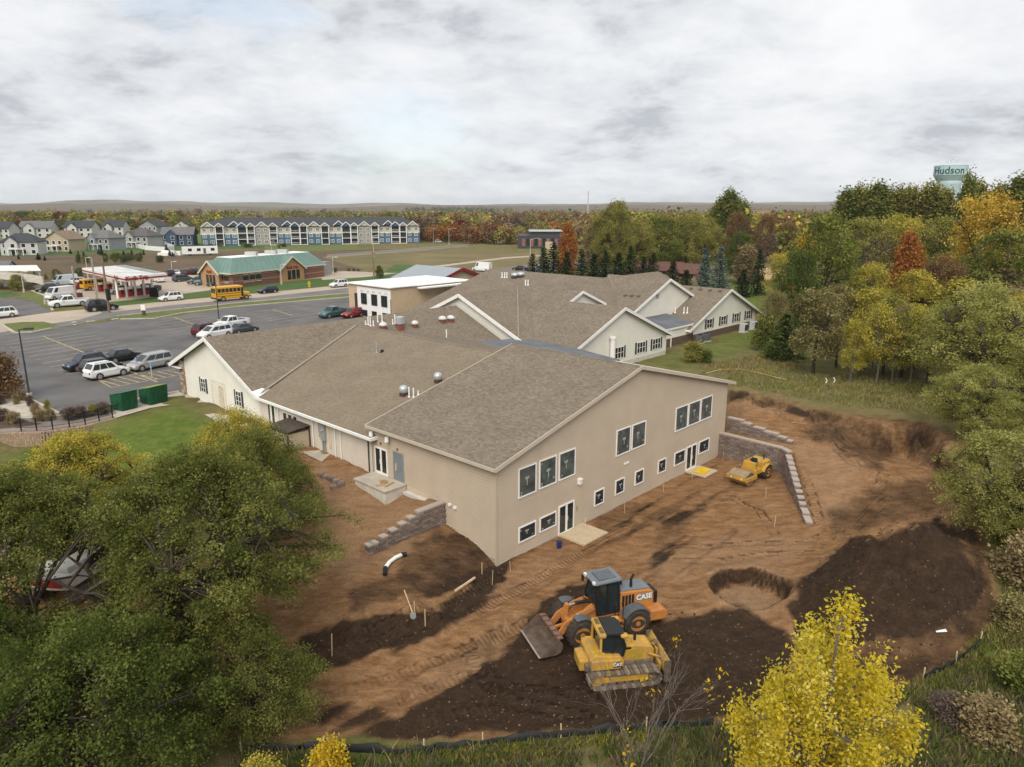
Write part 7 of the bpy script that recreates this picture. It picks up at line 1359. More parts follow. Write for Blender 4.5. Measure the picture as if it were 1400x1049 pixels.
def make_tree(kind, seed, H, R, h0, ncl, nlf, lsize, spread, nl=5, lean=(0,0), trunk_r=.2, sides=6, fork=None, up=.35, droop=0., wood=1., gap=None, spray=0.):
    """trunk mesh (trunk, limbs, twigs reaching every leaf clump) and crown mesh"""
    rnd = np.random.default_rng(seed); cl = envelope(kind, rnd, ncl, R, h0, H-.3*spread[2]); cl[:,:2] += np.array(lean)*((cl[:,2:]-h0)/(H-h0))
    if gap:            # an open window in the crown: (tree position, turn, pixel x, y, radii)
        L0, rz0, holes = gap; c_, s_ = math.cos(rz0), math.sin(rz0)
        for hx, hy, hrx, hry in holes: qx, qy = proj(L0.x+cl[:,0]*c_-cl[:,1]*s_, L0.y+cl[:,0]*s_+cl[:,1]*c_, L0.z+cl[:,2]); cl = cl[((qx-hx)/hrx)**2+((qy-hy)/hry)**2 > 1]
    mb = MB(); fork = fork or h0*.8; top = Vector((lean[0]*.5,lean[1]*.5,h0+(H-h0)*(.8 if kind in ('upright','poplar','fan') else .35)))
    tr = [Vector((0,0,-.4)), Vector((rnd.normal(0,.06),rnd.normal(0,.06),fork*.5)), Vector((lean[0]*.15,lean[1]*.15,fork)), top]; mb.tube(tr,[trunk_r*1.25,trunk_r,trunk_r*.85,trunk_r*.25],sides+2)
    nodes = [(tr[2],trunk_r*.7),(tr[2].lerp(top,.5),trunk_r*.5),(top,trunk_r*.25)]
    for i in range(nl):
        a = 2*math.pi*(i+rnd.uniform(-.3,.3))/nl; el = rnd.uniform(.25,.5) if kind == 'fan' else rnd.uniform(.45,.8); s = tr[2].lerp(top,rnd.uniform(0,.5) if kind != 'spread' else rnd.uniform(0,.12)); L_ = R*rnd.uniform(.65,.85)*(.5 if kind in ('upright','poplar','fan') else 1)
        e = s+Vector((math.cos(a)*L_+lean[0]*.5, math.sin(a)*L_+lean[1]*.5, (H-s.z)*el)); m1 = s.lerp(e,.35)+Vector((0,0,-.03*L_))+Vector(rnd.normal(0,.05*L_,3)); m2 = s.lerp(e,.7)+Vector((0,0,.06*L_))+Vector(rnd.normal(0,.05*L_,3))
        r = trunk_r*rnd.uniform(.45,.62); mb.tube([s,m1,m2,e],[r,r*.75,r*.5,r*.2],sides); nodes += [(m1,r*.6),(m2,r*.42),(e,r*.22),(m1.lerp(m2,.5),r*.5),(m2.lerp(e,.5),r*.3)]
    NP = np.array([p[:] for p, _ in nodes])
    for c in cl[::max(1,int(1/wood))]:
        j = int(np.argmin(np.linalg.norm(NP-c,axis=1)+np.maximum(0,NP[:,2]-c[2])*1.2)); p, r = nodes[j]; e = Vector(c); m1 = p.lerp(e,.5)+Vector((0,0,.08*(e-p).length)); r = min(r,trunk_r*.22); mb.tube([p,m1,e],[r,r*.6,r*.15],3 if sides < 5 else 4)
    tm = mb.mesh('trunk', None)
    big = .5+.22*rnd.normal(0,1,len(cl)); V, F, ti = leaves(cl, np.array(spread), nlf, lsize, rnd, big, up, .55, droop, spray)
    return tm, npmesh('crown', V, F, None, False, {'tint':('FLOAT',ti)})
def make_spruce(seed, H, R, nq, lsize):
    rnd = np.random.default_rng(seed); mb = MB(); mb.tube([(0,0,-.3),(0,0,H*.98)],[R*.075,.02],6); C_ = []; T_ = []
    z = H*.06
    while z < H*.97:
        rr = R*(1-z/H)**.85*rnd.uniform(.85,1.12); nb = max(4,int(9*(1-z/H)+4)); a0 = rnd.uniform(0,6.28)
        for k in range(nb):
            a = a0+2*math.pi*k/nb+rnd.normal(0,.12); L_ = rr*rnd.uniform(.78,1.1); mb.tube([(0,0,z),(math.cos(a)*L_*.9,math.sin(a)*L_*.9,z-L_*.16)],[.03*R/2+.01,.008],3)
            for q in range(nq): f = rnd.uniform(.18,1); C_.append((math.cos(a)*L_*f+rnd.normal(0,.05*R),math.sin(a)*L_*f+rnd.normal(0,.05*R),z-L_*.2*f+rnd.normal(0,.04)));  T_.append(np.clip(.25+.5*f+rnd.normal(0,.1),0,1))
        z += H*.045*rnd.uniform(.8,1.2)
    V, F, ti = leaves(np.array(C_), np.array((.05*R,.05*R,.03*R)), 3, lsize, rnd, np.array(T_), .5, .4)
    return mb.mesh('trunk', None), npmesh('crown', V, F, None, False, {'tint':('FLOAT',ti)})
def plant_tree(pr, loc, leaf, label, group, rz=0, sc=1., bark=None, name='tree', cat='tree'):
    t = thing(name, label, cat, loc, rz, group); t.scale = (sc,)*3 if isinstance(sc,(int,float)) else sc
    for me, nm, m in ((pr[0],'trunk',bark or m_bark),(pr[1],'crown',LEAF[leaf] if isinstance(leaf,str) else leaf)):
        if not me.materials: me.materials.append(m)
        o = link(nm, me, t); o.material_slots[0].link = 'OBJECT'; o.material_slots[0].material = m
    return t
# --- large trees at the left front
def g3(px, py): return onground(px,py)
elm = leafmat('leaf_elm',(.088,.106,.026),(.178,.195,.048),(.30,.30,.088),.46); elm2 = leafmat('leaf_elm_dark',(.06,.085,.02),(.118,.152,.035),(.205,.225,.06),.44)
T1 = make_tree('spread', 11, 9.6, 5.9, 3.0, 450, 260, .060, (.22,.22,.13), 7, (2.4,1.4), .36, 7, 2.6, droop=.2, spray=.75, gap=(g3(212,938),.4,[(105,780,48,56),(215,905,40,42)]))
plant_tree(T1, g3(212,938), elm, 'big spreading green tree with forked dark trunk left of the beige building', 'green trees at the left front', .4)
T2 = make_tree('spread', 12, 9.0, 5.0, 3.0, 310, 260, .060, (.22,.22,.13), 6, (-.5,.6), .3, 7, 2.4, droop=.2, spray=.7, gap=(g3(60,905),1.3,[(105,780,48,56),(70,890,55,40)]))
plant_tree(T2, g3(60,905), elm, 'green tree with leaning limbs at the left edge in front of the white excavator', 'green trees at the left front', 1.3)
T3 = make_tree('round', 13, 6.6, 3.8, 1.0, 240, 250, .058, (.22,.22,.16), 6, (0,0), .2, 6, 1.2, droop=.15, spray=.6)
plant_tree(T3, Vector((-14.6,20.8,0)), elm2, 'darker green tree filling the bottom left corner', 'green trees at the left front', .2, 1.0)
plant_tree(T3, Vector((-10.6,25.0,-.1)), elm, 'rounded green crown low beside the dirt track at the bottom left', 'green trees at the left front', 2.2, (.74,.74,.64))
plant_tree(T2, Vector((-23.5,36,.8)), 'yellowgreen', 'yellowing tree behind the excavator at the far left', 'green trees at the left front', 3.9, (.78,.78,.84))
plant_tree(T3, Vector((-17.6,43.5,1.2)), 'yellowgreen', 'yellow-tipped tree on the lawn behind the large green tree', 'green trees at the left front', 1.1, (.8,.8,.95))
plant_tree(T3, Vector((-14.2,38.5,1.6)), elm, 'green tree crown reaching to the cream wing pavement', 'green trees at the left front', 4.1, (.85,.85,.95))
plant_tree(T3, Vector((-19.5,22.5,0)), elm2, 'dark green crown at the bottom of the left edge', 'green trees at the left front', 3.0, (.9,.9,1.0))
# --- yellow tree in front
T4 = make_tree('fan', 21, 10.85, 2.45, 1.2, 640, 78, .06, (.19,.19,.27), 9, (0,0), .13, 6, 1.4, up=.05)
plant_tree(T4, Vector((8.85,17.4,0)), leafmat('leaf_aspen',(.40,.35,.04),(.77,.60,.04),(.78,.70,.20),.5), 'bright yellow young poplar in the right foreground', None, .6, 1.0, m_barkg)
# --- shrubs
def bare(seed, H, R, levels=4, lf=14):
    rnd = np.random.default_rng(seed); mb = MB(); tips = []
    def grow(p, d, L_, r, lv):
        q = p+d*L_; m = p.lerp(q,.5)+Vector(rnd.normal(0,.05*L_,3)); mb.tube([p,m,q],[r,r*.8,r*.6],4 if lv < 2 else 3)
        if lv == levels: tips.append(q); return
        for k in range(int(rnd.integers(2,4))+ (1 if lv == 0 else 0)):
            dd = (d+Vector(rnd.normal(0,.42,3))+Vector((0,0,.12))).normalized(); grow(p.lerp(q,rnd.uniform(.55,1)), dd, L_*rnd.uniform(.62,.88), r*.58, lv+1)
    for k in range(5): a = 2*math.pi*k/5+rnd.normal(0,.3); grow(Vector((0,0,-.1)), Vector((math.cos(a)*.5*R/H*2,math.sin(a)*.5*R/H*2,1)).normalized(), H*.34, .026*H/4, 0)
    tips = np.array([t[:] for t in tips]); sel = tips[rnd.choice(len(tips),min(lf,len(tips)),False)]
    V, F, ti = leaves(sel, np.array((.12,.12,.12)), 9, .085, rnd, rnd.uniform(.2,.9,len(sel)))
    return mb.mesh('trunk', None), npmesh('crown', V, F, None, False, {'tint':('FLOAT',ti)})
plant_tree(bare(31,5.0,2.6,4,11), Vector((4.75,22.4,.05)), 'yellow', 'leafless grey shrub with a few yellow leaves in front of the bulldozer', None, 0, 1.0, m_barkg, 'bare_shrub', 'shrub')
T5 = make_tree('round', 33, 2.6, 1.5, .2, 60, 60, .11, (.3,.3,.25), 4, (0,0), .06, 5, .3)
plant_tree(T5, Vector((-6.4,21.6,0)), 'yellow', 'yellow shrub at the bottom edge beside the silt fence', None, .5, (.5,.5,.6), None, 'shrub', 'shrub')
plant_tree(T5, Vector((-8.8,21.2,0)), 'yellowgreen', 'yellow-green shrub at the bottom edge below the left tree', None, 2.5, .5, None, 'shrub', 'shrub')
# --- trees and woods on the right
P = {}
for k, sd in enumerate((41,42,43)): P['r%d'%k] = make_tree('round', sd, 10, 4.4, 1.4, 165, 90, .13, (.45,.45,.33), 6, (0,0), .22, 5, 2.2)
P['s0'] = make_tree('spread', 45, 9, 5.0, 1.6, 250, 130, .088, (.27,.27,.18), 6, (0,0), .26, 5, 2.2, droop=.15, spray=.75); P['s1'] = make_tree('spread', 46, 9, 5.0, 1.8, 250, 130, .088, (.27,.27,.18), 6, (.8,-.5), .26, 5, 2.2, droop=.15, spray=.75)
P['u0'] = make_tree('upright', 47, 12, 3.2, 1.5, 150, 55, .24, (.55,.55,.6), 6, (0,0), .22, 5, 2.2); P['u1'] = make_tree('upright', 48, 12, 3.0, 2.0, 140, 55, .24, (.5,.5,.6), 6, (0,0), .22, 5, 2.4)
P['t0'] = make_tree('round', 51, 10, 3.0, 2.8, 110, 75, .13, (.42,.42,.32), 5, (0,0), .15, 5, 4.2); P['t1'] = make_tree('round', 52, 10, 2.8, 3.2, 95, 70, .13, (.42,.42,.32), 5, (.5,0), .14, 5, 4.6)
P['p0'] = make_tree('poplar', 53, 16, 6.0, 2.0, 150, 60, .27, (.42,.42,.9), 5, (0,0), .25, 5, 3); P['p1'] = make_tree('poplar', 54, 16, 6.4, 3.0, 140, 60, .27, (.42,.42,.9), 5, (.4,0), .25, 5, 3)
P['sp0'] = make_spruce(55, 9, 2.5, 3, .26); P['sp1'] = make_spruce(56, 9, 2.2, 3, .26)
P['b0'] = make_tree('round', 57, 8, 3.4, 1.5, 150, 7, .16, (.5,.5,.45), 7, (0,0), .16, 5, 1.6, wood=1)
gRight = 'trees of the wood on the right'
def pt(px, pyt, wpx, D, proto, leaf, label, group=gRight, z=None, name='tree', bark=None, hs_=1.0):
    """tree whose top shows at (px, pyt), crown wpx wide, D metres away"""
    x = (px-700)/FOC*D*1.0/(cP) ; y = D; 
    f = D; zb = gz(x,y) if z is None else z
    # solve the height whose top projects to pyt
    lo, hi = 0.5, 45
    for _ in range(40):
        m = (lo+hi)/2
        if proj(x,y,zb+m)[1] > pyt: lo = m
        else: hi = m
    H = lo; fw = y*cP-(zb+H*.6-CAMZ)*sP; x = (px-700)/FOC*fw; base = {'r':(10,4.4),'s':(9,5.0),'u':(12,3.2),'t':(10,2.9),'p':(16,2.5),'b':(8,3.4)}
    Hp, Rp = {'sp0':(9,2.5),'sp1':(9,2.2)}.get(proto) or base[proto[0]]; R = wpx/2*fw/FOC*hs_
    return plant_tree(P[proto], (x,y,zb-.05), leaf, label, group, random.Random(int(px*7+pyt)).uniform(0,6.28), (R/Rp,R/Rp,H/Hp), bark, name)
LX = leafmat('leaf_locust',(.205,.215,.058),(.37,.37,.11),(.54,.51,.18),.5)
for a_ in ((1372,592,185,38,'s0',LX,'large loose green tree leaning over the pit at the right edge'),(1420,640,150,36,'s1',LX,'green tree cut off by the right edge above the dark soil pile'),(1350,392,190,60,'s1',LX,'big yellowish green tree in the right-edge row above the pit'),(1335,500,130,51,'s0',LX,'green crown between the pit bank and the big right-edge tree'),(1400,470,120,56,'s0',LX,'green tree at the right edge halfway up'),(1255,425,100,76,'s0','yellowgreen','yellow-green spreading tree behind the thin trunks'),
  (1118,398,80,74,'t0','tanolive','brownish thin-trunked tree at the left end of the grove'),(1150,392,70,78,'t1','tanolive','brown-olive tree second from the left in the thin-trunk grove'),(1188,396,72,76,'t0','yellowgreen','yellow-green thin-trunked tree in the middle of the grove'),(1215,405,66,73,'t1','olive','olive thin-trunked tree right of the grove middle'),(1240,418,62,71,'t0','yellowgreen','yellow-green thin-trunked tree near the right end of the grove'),(1275,430,70,67,'t1','olive','olive tree with dark trunk at the right end of the grove'),
  (1125,297,98,100,'r0','green','deep green rounded tree standing out left of the grove'),(1092,345,60,98,'r1','dark','dark green low tree beside the tan shed'),(1347,266,108,118,'r2','gold','golden yellow tree under the skyline at the right'),(1187,362,70,100,'r1','yellowgreen','light yellow-green crown above the thin-trunk grove'),(1240,322,44,118,'u0','orange','orange and green tree in the middle of the right wood'),(1290,352,70,100,'r2','rust','rust and green crown left of the dark tree'),(1372,318,110,100,'r0','green','dark green mass below the golden tree'),(1205,325,70,122,'b0','mauve','nearly bare brown-grey tree in the middle of the right wood'),
  (1250,372,76,92,'r0','yellowgreen','bright yellow-green crown in front of the rust tree'),(1180,300,90,140,'r1','olive','olive crown behind the deep green tree'),(1230,295,90,145,'r2','yellowgreen','pale olive crown below the skyline poplars'),(1290,300,80,135,'r0','olive','olive crown left of the golden tree'),(1075,345,60,130,'r2','yellowgreen','light green tree with yellow tips left of the deep green tree'),(1100,318,30,125,'u1','yellow','small yellow crown tucked behind the deep green tree'),(1340,420,90,80,'r1','olive','olive crown low at the right above the big right-edge tree'),(1395,400,80,84,'r2','yellowgreen','yellow-green crown at the right edge below the dark mass'),(1060,400,44,88,'r1','tanolive','tan-brown low tree at the edge of the mown grass'),(1310,385,66,88,'u0','yellowgreen','yellow-green pointed crown in the right wood'),
  (1158,262,40,205,'p0','green','green pointed poplar at the left end of the skyline row'),(1176,258,34,205,'p1','olive','second poplar from the left, olive, in the skyline row'),(1196,254,42,200,'p0','green','third and tallest green poplar at the left of the skyline row'),(1220,261,38,205,'p1','olive','fourth poplar of the skyline row, olive'),(1243,259,36,205,'p0','olive','fifth poplar of the skyline row, olive'),(1268,256,38,200,'p1','olive','sixth poplar of the skyline row, left of the water tower'),(1290,262,34,200,'p0','olive','poplar directly below the water tower'),(1322,243,26,190,'p1','green','tall green poplar in front of the water tower'),(1330,252,44,195,'p0','olive','olive poplar right of the water tower'),(1355,258,36,195,'p1','olive','olive thin poplar between water tower and right edge'),(1388,245,46,185,'p0','green','tall green poplar at the right edge of the skyline row')):
    pt(*a_)
rr = random.Random(77)
for k, px in enumerate((1168,1178,1198,1206,1226,1232,1252,1262,1284)): pt(px,rr.uniform(415,445),rr.uniform(34,48),rr.uniform(66,75),'t%d'%(k%2),rr.choice(('yellowgreen','yellowgreen','olive','tanolive')),('first','second','third','fourth','fifth','sixth','seventh','eighth','last')[k]+' slender pale-trunked tree from the left in front of the grove','slender trees of the grove',None,'tree',m_barkg)
for k in range(46):
    D = rr.uniform(85,235); px = rr.uniform(1080,1500); pyt = 300+ (235-D)*.55+rr.uniform(-12,18)
    if px < 1180 and D < 150: continue
    pt(px, max(pyt,285), rr.uniform(55,95)*110/D, D, rr.choice(('r0','r1','r2','s0','u0')), rr.choice(('olive','olive','yellowgreen','green','dark','brown','yellowgreen')), 'olive-green tree among the crowded crowns of the right wood')
pt(1440,420,130,66,'s0',LX,'green tree cut off by the right edge high above the pit'); pt(1450,540,120,47,'s1',LX,'green tree cut off by the right edge beside the dark pile')
# --- middle: big willow-like tree, spruces, orange tree, small trees
gMid = 'trees behind the wings'
for a_ in ((843,277,78,185,'s0','olive','large grey-green willow-like tree behind the row of dark spruces'),(815,305,50,190,'r1','brown','brown bare-looking tree beside the large grey-green one'),(776,309,30,180,'u0','orange','bright orange-red maple behind the dark spruces'),(868,300,60,195,'r0','olive','olive tree right of the large grey-green one'),(905,296,62,215,'r1','green','green tree behind the brown ranch house'),(940,292,66,225,'r2','olive','olive tree above the blue spruces'),(965,300,56,190,'r0','olive','dull olive tree directly behind the blue spruces'),(1012,318,42,165,'r1','dark','dark green tree right of the blue spruces'),
  (996,263,34,235,'p0','green','green ragged poplar standing above the horizon'),(1012,276,30,240,'p1','green','green poplar right of the ragged one'),(980,278,28,240,'p1','olive','olive poplar left of the ragged one'),(1008,292,44,215,'r0','rust','green and red tree below the ragged poplar'),(1046,294,36,210,'r1','rust','dull brick-red tree left of the right wood'),(1046,318,38,190,'b0','mauve','grey-mauve bare tree left of the right wood'),(1075,303,26,235,'r2','rust','dark red small tree near the right wood'),(1020,337,36,160,'u1','brown','yellow-brown tree between blue spruce and dark pine')): pt(*a_,gMid)
gS = 'dark spruces behind the long roof'
for k, (px, pyt, w_, D) in enumerate(((728,345,24,165),(743,337,24,168),(757,329,28,168),(775,344,22,165),(795,338,24,166),(812,346,24,164),(828,340,22,168),(846,344,26,165),(862,334,26,170),(880,350,24,162),(893,344,22,168))):
    pt(px,pyt,w_*1.5,D,'sp%d'%(k%2),'spruce',('first','second','third','fourth','fifth','sixth','seventh','eighth','ninth','tenth','last')[k]+' dark spruce from the left behind the long roof',gS,None,'spruce_tree')
gB = 'spruces beside the ranch house'
for px, pyt, w_, D, lf, lb in ((964,338,24,152,'blue','pale blue spruce, left of the tall pair'),(985,335,26,155,'blue','pale blue spruce, right of the tall pair'),(920,356,28,148,'spruce','dark green spruce in front of the ranch house'),(938,368,26,146,'spruce','dark low spruce right of the ranch house corner'),(1016,368,24,140,'spruce','dark spruce with bushy base on the mown grass'),(1038,339,22,142,'spruce','dark narrow spruce with bare trunk near the tan shed'),(888,352,10,165,'spruce','tiny spruce before the ranch house')): pt(px,pyt,w_*1.45,D,'sp0' if px%2 else 'sp1',lf,lb,gB,None,'spruce_tree')
pt(1074,424,74,83,'sp0','dark','dark green broad conifer at the left foot of the grove',gRight,None,'pine_tree')
# --- shrubs on the slope, lot trees
for px, py, w_, h_, lf, lb in ((948,495,30,26,'olive','brown-green shrub on the grass slope below wing two'),(965,496,18,16,'dark','small dark shrub right of the brown-green one on the slope'),(1047,480,40,44,'green','green bush at the foot of the thin-trunk grove'),(1062,492,34,22,'dark','low dark bush in front of the grove')):
    p = onground(px,py); d = math.hypot(p.x,p.y); R = w_/2*d/FOC; plant_tree(T5,p,lf,lb,None,px,(R/1.5,R/1.5,h_*d/FOC/2.6),None,'shrub','shrub')
for px, py, w_, h_, lf, lb in ((1372,735,52,46,'olive','olive bush on the rim above the dark soil pile'),(1392,800,60,52,'brown','brown bush at the right edge beside the dark soil pile'),(1385,858,46,34,'tanolive','tan-olive low bush at the right edge above the green grass'),(1350,1010,60,40,'brown','low brown bush in the grass of the bottom right corner'),(1300,985,44,26,'mauve','low dull purple brush in the grass right of the yellow tree'),(1395,945,50,36,'green','green brush at the right edge in the lower grass')):
    p = onground(px,py); d = math.hypot(p.x,p.y,p.z-CAMZ); R = w_/2*d/FOC; plant_tree(T5,p,lf,lb,None,px,(R/1.5,R/1.5,h_*d/FOC/2.6),None,'shrub','shrub')
p = at(8,545); plant_tree(T5,p,'rust','reddish green small tree on the planting bed at the left edge',None,1,(1.15,1.15,1.5),None,'small_tree','tree')
for k, (px, py, w_, lf) in enumerate(((23,553,7,'brown'),(42,555,9,'mauve'),(50,567,9,'brown'),(4,575,14,'mauve'),(18,579,14,'brown'),(55,576,12,'brown'),(70,575,9,'brown'),(97,573,18,'mauve'),(112,571,16,'mauve'),(128,568,10,'olive'),(140,566,16,'mauve'),(65,561,6,'olive'),(30,548,8,'brown'),(0,553,12,'mauve'))):
    p = at(px,py); R = w_/2*70/FOC; plant_tree(T5,p,lf,'low %s shrub in the gravel planting bed by the black fence'%('brown' if lf == 'brown' else 'dull purple' if lf == 'mauve' else 'olive'),'%s shrubs in the planting bed'%lf,k,(R/1.5*1.2,R/1.5*1.2,.35),None,'shrub','shrub')
gY = 'young trees around the filling station'
for px, py, pyt, w_, lf, pr2, lb in ((25,398,376,18,'olive','r0','olive rounded tree beside the white yellow-based pole'),(49,388,369,9,'dark','sp0','dark conifer behind the car wash canopy post'),(78,383,368,12,'green','r1','green tree behind the pale blue van'),(63,382,374,8,'olive','sp1','small conifer left of the pale blue van'),(110,379,366,10,'dark','r2','dark bush behind the canopy'),(357,373,365,8,'green','r0','green bush behind the green roof'),(519,380,364,11,'green','u0','green columnar tree by the utility pole right of the store'),(477,371,367,4,'dark','r1','small dark shrub on the verge beyond the store'),(484,371,367,4,'dark','r1','small dark shrub left of the columnar tree'),(490,371,368,4,'dark','r0','small shrub nearest the columnar tree'),(458,373,366,7,'dark','r2','dark bush at the right end of the store')):
    p = at(px,py); d = math.hypot(p.x,p.y); h_ = height(px,py,pyt); R = w_/2*d/FOC; Hp, Rp = {'sp0':(9,2.5),'sp1':(9,2.2),'u0':(12,3.2)}.get(pr2,(10,4.4)); plant_tree(P[pr2],p,lf,lb,gY,px,(R/Rp,R/Rp,h_/Hp),None,'tree')
lo_, lo_u = make_tree('round', 61, 8, 3.6, .9, 46, 26, .62, (.6,.6,.6), 4, (0,0), .2, 4, 1.5), make_tree('upright', 62, 10, 2.8, 1, 40, 26, .6, (.5,.5,.7), 4, (0,0), .2, 4, 1.5)
lo_s = make_spruce(63, 9, 2.3, 1, .55)
P['lr'], P['lu'], P['ls'] = lo_, lo_u, lo_s
def ft(px, py, pyt, w_, proto, lf, lb, grp, nm='tree'):
    p = at(px,py); d = math.hypot(p.x,p.y); h_ = height(px,py,pyt); R = w_/2*d/FOC; Hp, Rp = {'lr':(8,3.6),'lu':(10,2.8),'ls':(9,2.3)}[proto]; pk = random.Random(int(px*3)).choice(('r0','r1','r2')) if proto == 'lr' else proto; Hp, Rp = (10,4.4) if proto == 'lr' else (Hp,Rp); plant_tree(P[pk],p,lf,lb,grp,px*1.3,(R/Rp,R/Rp,h_/Hp),None,nm)
gE = 'young conifers on the slope below the houses'
for k in range(22): px = rr.uniform(-5,245); py = 352-(px/245)*6+rr.uniform(-3,6); ft(px,py,py-rr.uniform(6,10),rr.uniform(4,7),'ls','spruce','small dark conifer on the slope below the houses',gE,'spruce_tree')
for k in range(14): px = rr.uniform(95,230); ft(px,rr.uniform(352,361),rr.uniform(345,350),rr.uniform(7,13),'lr',rr.choice(('dark','dark','green')),'dark bush in the brown field behind the filling station','bushes in the brown field','shrub')
for k in range(12): px = rr.uniform(240,300)+k*10; ft(px%560+10,338+rr.uniform(-1,2),333,rr.uniform(5,9),'lr',rr.choice(('green','olive','dark')),'green bush on the bank below the apartments','bushes below the apartments','shrub')
gH = 'autumn trees among the houses'
for px, pyt, w_, lf, lb in ((25,302,22,'red','deep red maple above the white houses at the left'),(45,301,22,'red','second red maple beside the deep red one at the left'),(17,311,18,'rust','rust coloured tree in front of the left red maple'),(86,291,18,'red','red maple above the tan house'),(134,294,14,'red','bright red tree behind the grey-blue house'),(132,302,16,'red','red tree just above the grey-blue house roof'),(139,307,14,'orange','orange tree beside the white gabled house'),(147,304,12,'red','small red tree right of the orange one'),(60,298,24,'brown','brown tree between red maples'),(10,297,20,'green','green tree at the left edge behind the houses'),(95,303,18,'gold','golden tree right of the red maple'),(184,301,20,'gold','golden tree behind the light grey house'),(222,304,20,'gold','yellow tree left of the red pair by the apartments'),(213,299,16,'orange','orange tree behind the dark grey house'),(232,300,18,'red','red tree left of the apartment roof'),(200,296,14,'red','red tree in the row above the light grey house'),(115,296,24,'olive','olive tree behind the white house with porch'),(165,298,26,'olive','olive tree behind the second row of houses'),(243,297,20,'green','green tree just left of the apartment roof'),(75,306,20,'olive','olive tree behind the tan house roof')):
    ft(px,321,pyt-1,w_*1.3,'lr',lf,lb,gH)
for k in range(44):
    px = rr.uniform(-30,620); lf = rr.choice(('olive','green','olive','brown','dark','yellowgreen','rust','olive')); ft(px,rr.uniform(308,317) if px < 265 or px > 590 else rr.uniform(305,309),rr.uniform(288.5,294),rr.uniform(20,34),'lr',lf,{'rust':'rust coloured','yellowgreen':'yellow-green'}.get(lf,lf)+' tree in the belt of tall trees before the distant wood','belt of %s trees before the distant wood'%lf)
for px, py, pyt, w_, lf, lb in ((592,329,310,16,'red','dark red tree at the right end of the apartments'),(648,331,312,22,'orange','orange tree left of the dark modern building'),(665,332,314,26,'rust','rust-red tree beside the orange one before the modern building'),(695,333,313,20,'orange','orange-red tree before the dark modern building'),(672,332,318,20,'mauve','mauve tree in front of the modern building'),(636,331,316,20,'rust','rust tree right of the cobra lamps'),(725,318,308,16,'yellowgreen','yellow-green tree behind the modern building'),(752,318,303,12,'yellowgreen','light tree above the modern building roof'),(790,325,306,26,'mauve','brown-mauve tree right of the orange maple'),(800,330,312,24,'rust','pinkish brown tree beside the large grey-green one')): ft(px,py,pyt,w_,'lr',lf,lb,'trees around the modern building')
# --- the far wood as one mass: thousands of crowns in one object
def wood(name, spec, seed):
    rnd = np.random.default_rng(seed); Vs = {}; 
    for (n, x0, x1, d0, d1, pal, hs0, hs1) in spec:
        for k in range(n):
            D = d0*(d1/d0)**rnd.uniform(0,1); px = rnd.uniform(x0,x1); x = (px-700)/FOC*D*1.02; y = D; H = rnd.uniform(hs0,hs1); R = H*rnd.uniform(.36,.58); lf = pal[int(rnd.integers(len(pal)))]
            if abs(x+92) < 62 and 300 < y < 372: continue
            m = 34 if D < 450 else 24; cl = envelope('round', rnd, m, R, H*.22, H); cl += (x,y,G-.3); Vs.setdefault(lf,[]).append((cl, H*.12, 8 if D < 450 else 6, H*(.06 if D < 450 else .075), .5+.2*rnd.normal()))
    for lf, L_ in Vs.items():
        VV, TT = [], []
        for cl, sp_, nl_, ls_, tc_ in L_: V, F, ti = leaves(cl, np.array((sp_,)*3), nl_, ls_, rnd, np.clip(tc_+.22*rnd.normal(0,1,len(cl)),0,1), .5, .8); VV.append(V); TT.append(ti)
        V = np.concatenate(VV); F = np.arange(len(V)).reshape(-1,4); link(name, npmesh(name, V, F, LEAF[lf], False, {'tint':('FLOAT',np.concatenate(TT))}), kind='stuff')
wood('far_wood', [(620,-250,620,400,900,['olive','green','olive','brown','brown','dark','yellowgreen','olive','green','rust','mauve'],8,13),(780,560,1250,390,900,['rust','brown','rust','mauve','olive','brown','rust','brown','mauve','brown','olive','gold','red'],8,13),(700,-400,1900,850,1900,['olive','brown','rust','brown','mauve','brown'],9,14),(170,560,830,350,430,['rust','red','brown','mauve','olive','orange','brown'],6,10),(240,800,1160,230,430,['olive','green','yellowgreen','brown','olive','rust'],9,14),(260,1120,1900,210,520,['olive','yellowgreen','green','brown','gold'],10,16),(60,560,700,1900,2600,['dark'],14,18)], 5)
# ------------------------------------------------------------------ weeds, grass, silt fence
def blades(name, pts, n_each, hmin, hmax, w_, mats, seed, spread):
    rnd = np.random.default_rng(seed); by = {}
    for p in pts: by.setdefault(mats[int(rnd.integers(len(mats)))],[]).append(p)
    for m, L_ in by.items():
        C_ = np.repeat(np.array(L_),n_each,0); k = len(C_); C_ = C_+np.c_[rnd.normal(0,spread,(k,2)),np.zeros(k)]; a = rnd.uniform(0,6.28,k); hh = rnd.uniform(hmin,hmax,k); ln = rnd.normal(0,.35,(k,2))*hh[:,None]
        d = np.c_[np.cos(a),np.sin(a),np.zeros(k)]*w_*rnd.uniform(.6,1.4,k)[:,None]; top = C_+np.c_[ln,hh]; mid_ = C_+np.c_[ln*.35,hh*.55]
        V = np.stack([C_-d,C_+d,mid_+d*.8,mid_-d*.8,top+d*.15,top-d*.15],1).reshape(-1,3); b_ = np.arange(k)*6; F = np.concatenate([np.stack([b_,b_+1,b_+2,b_+3],1),np.stack([b_+3,b_+2,b_+4,b_+5],1)]); ti = np.repeat(rnd.uniform(0,1,k),6)
        link(name, npmesh(name, V, F, LEAF[m], False, {'tint':('FLOAT',ti)}), kind='stuff')
sel = lambda poly, n, seed, near_=True: [(q.x,q.y,q.z) for q in _sel(poly,n,seed)]
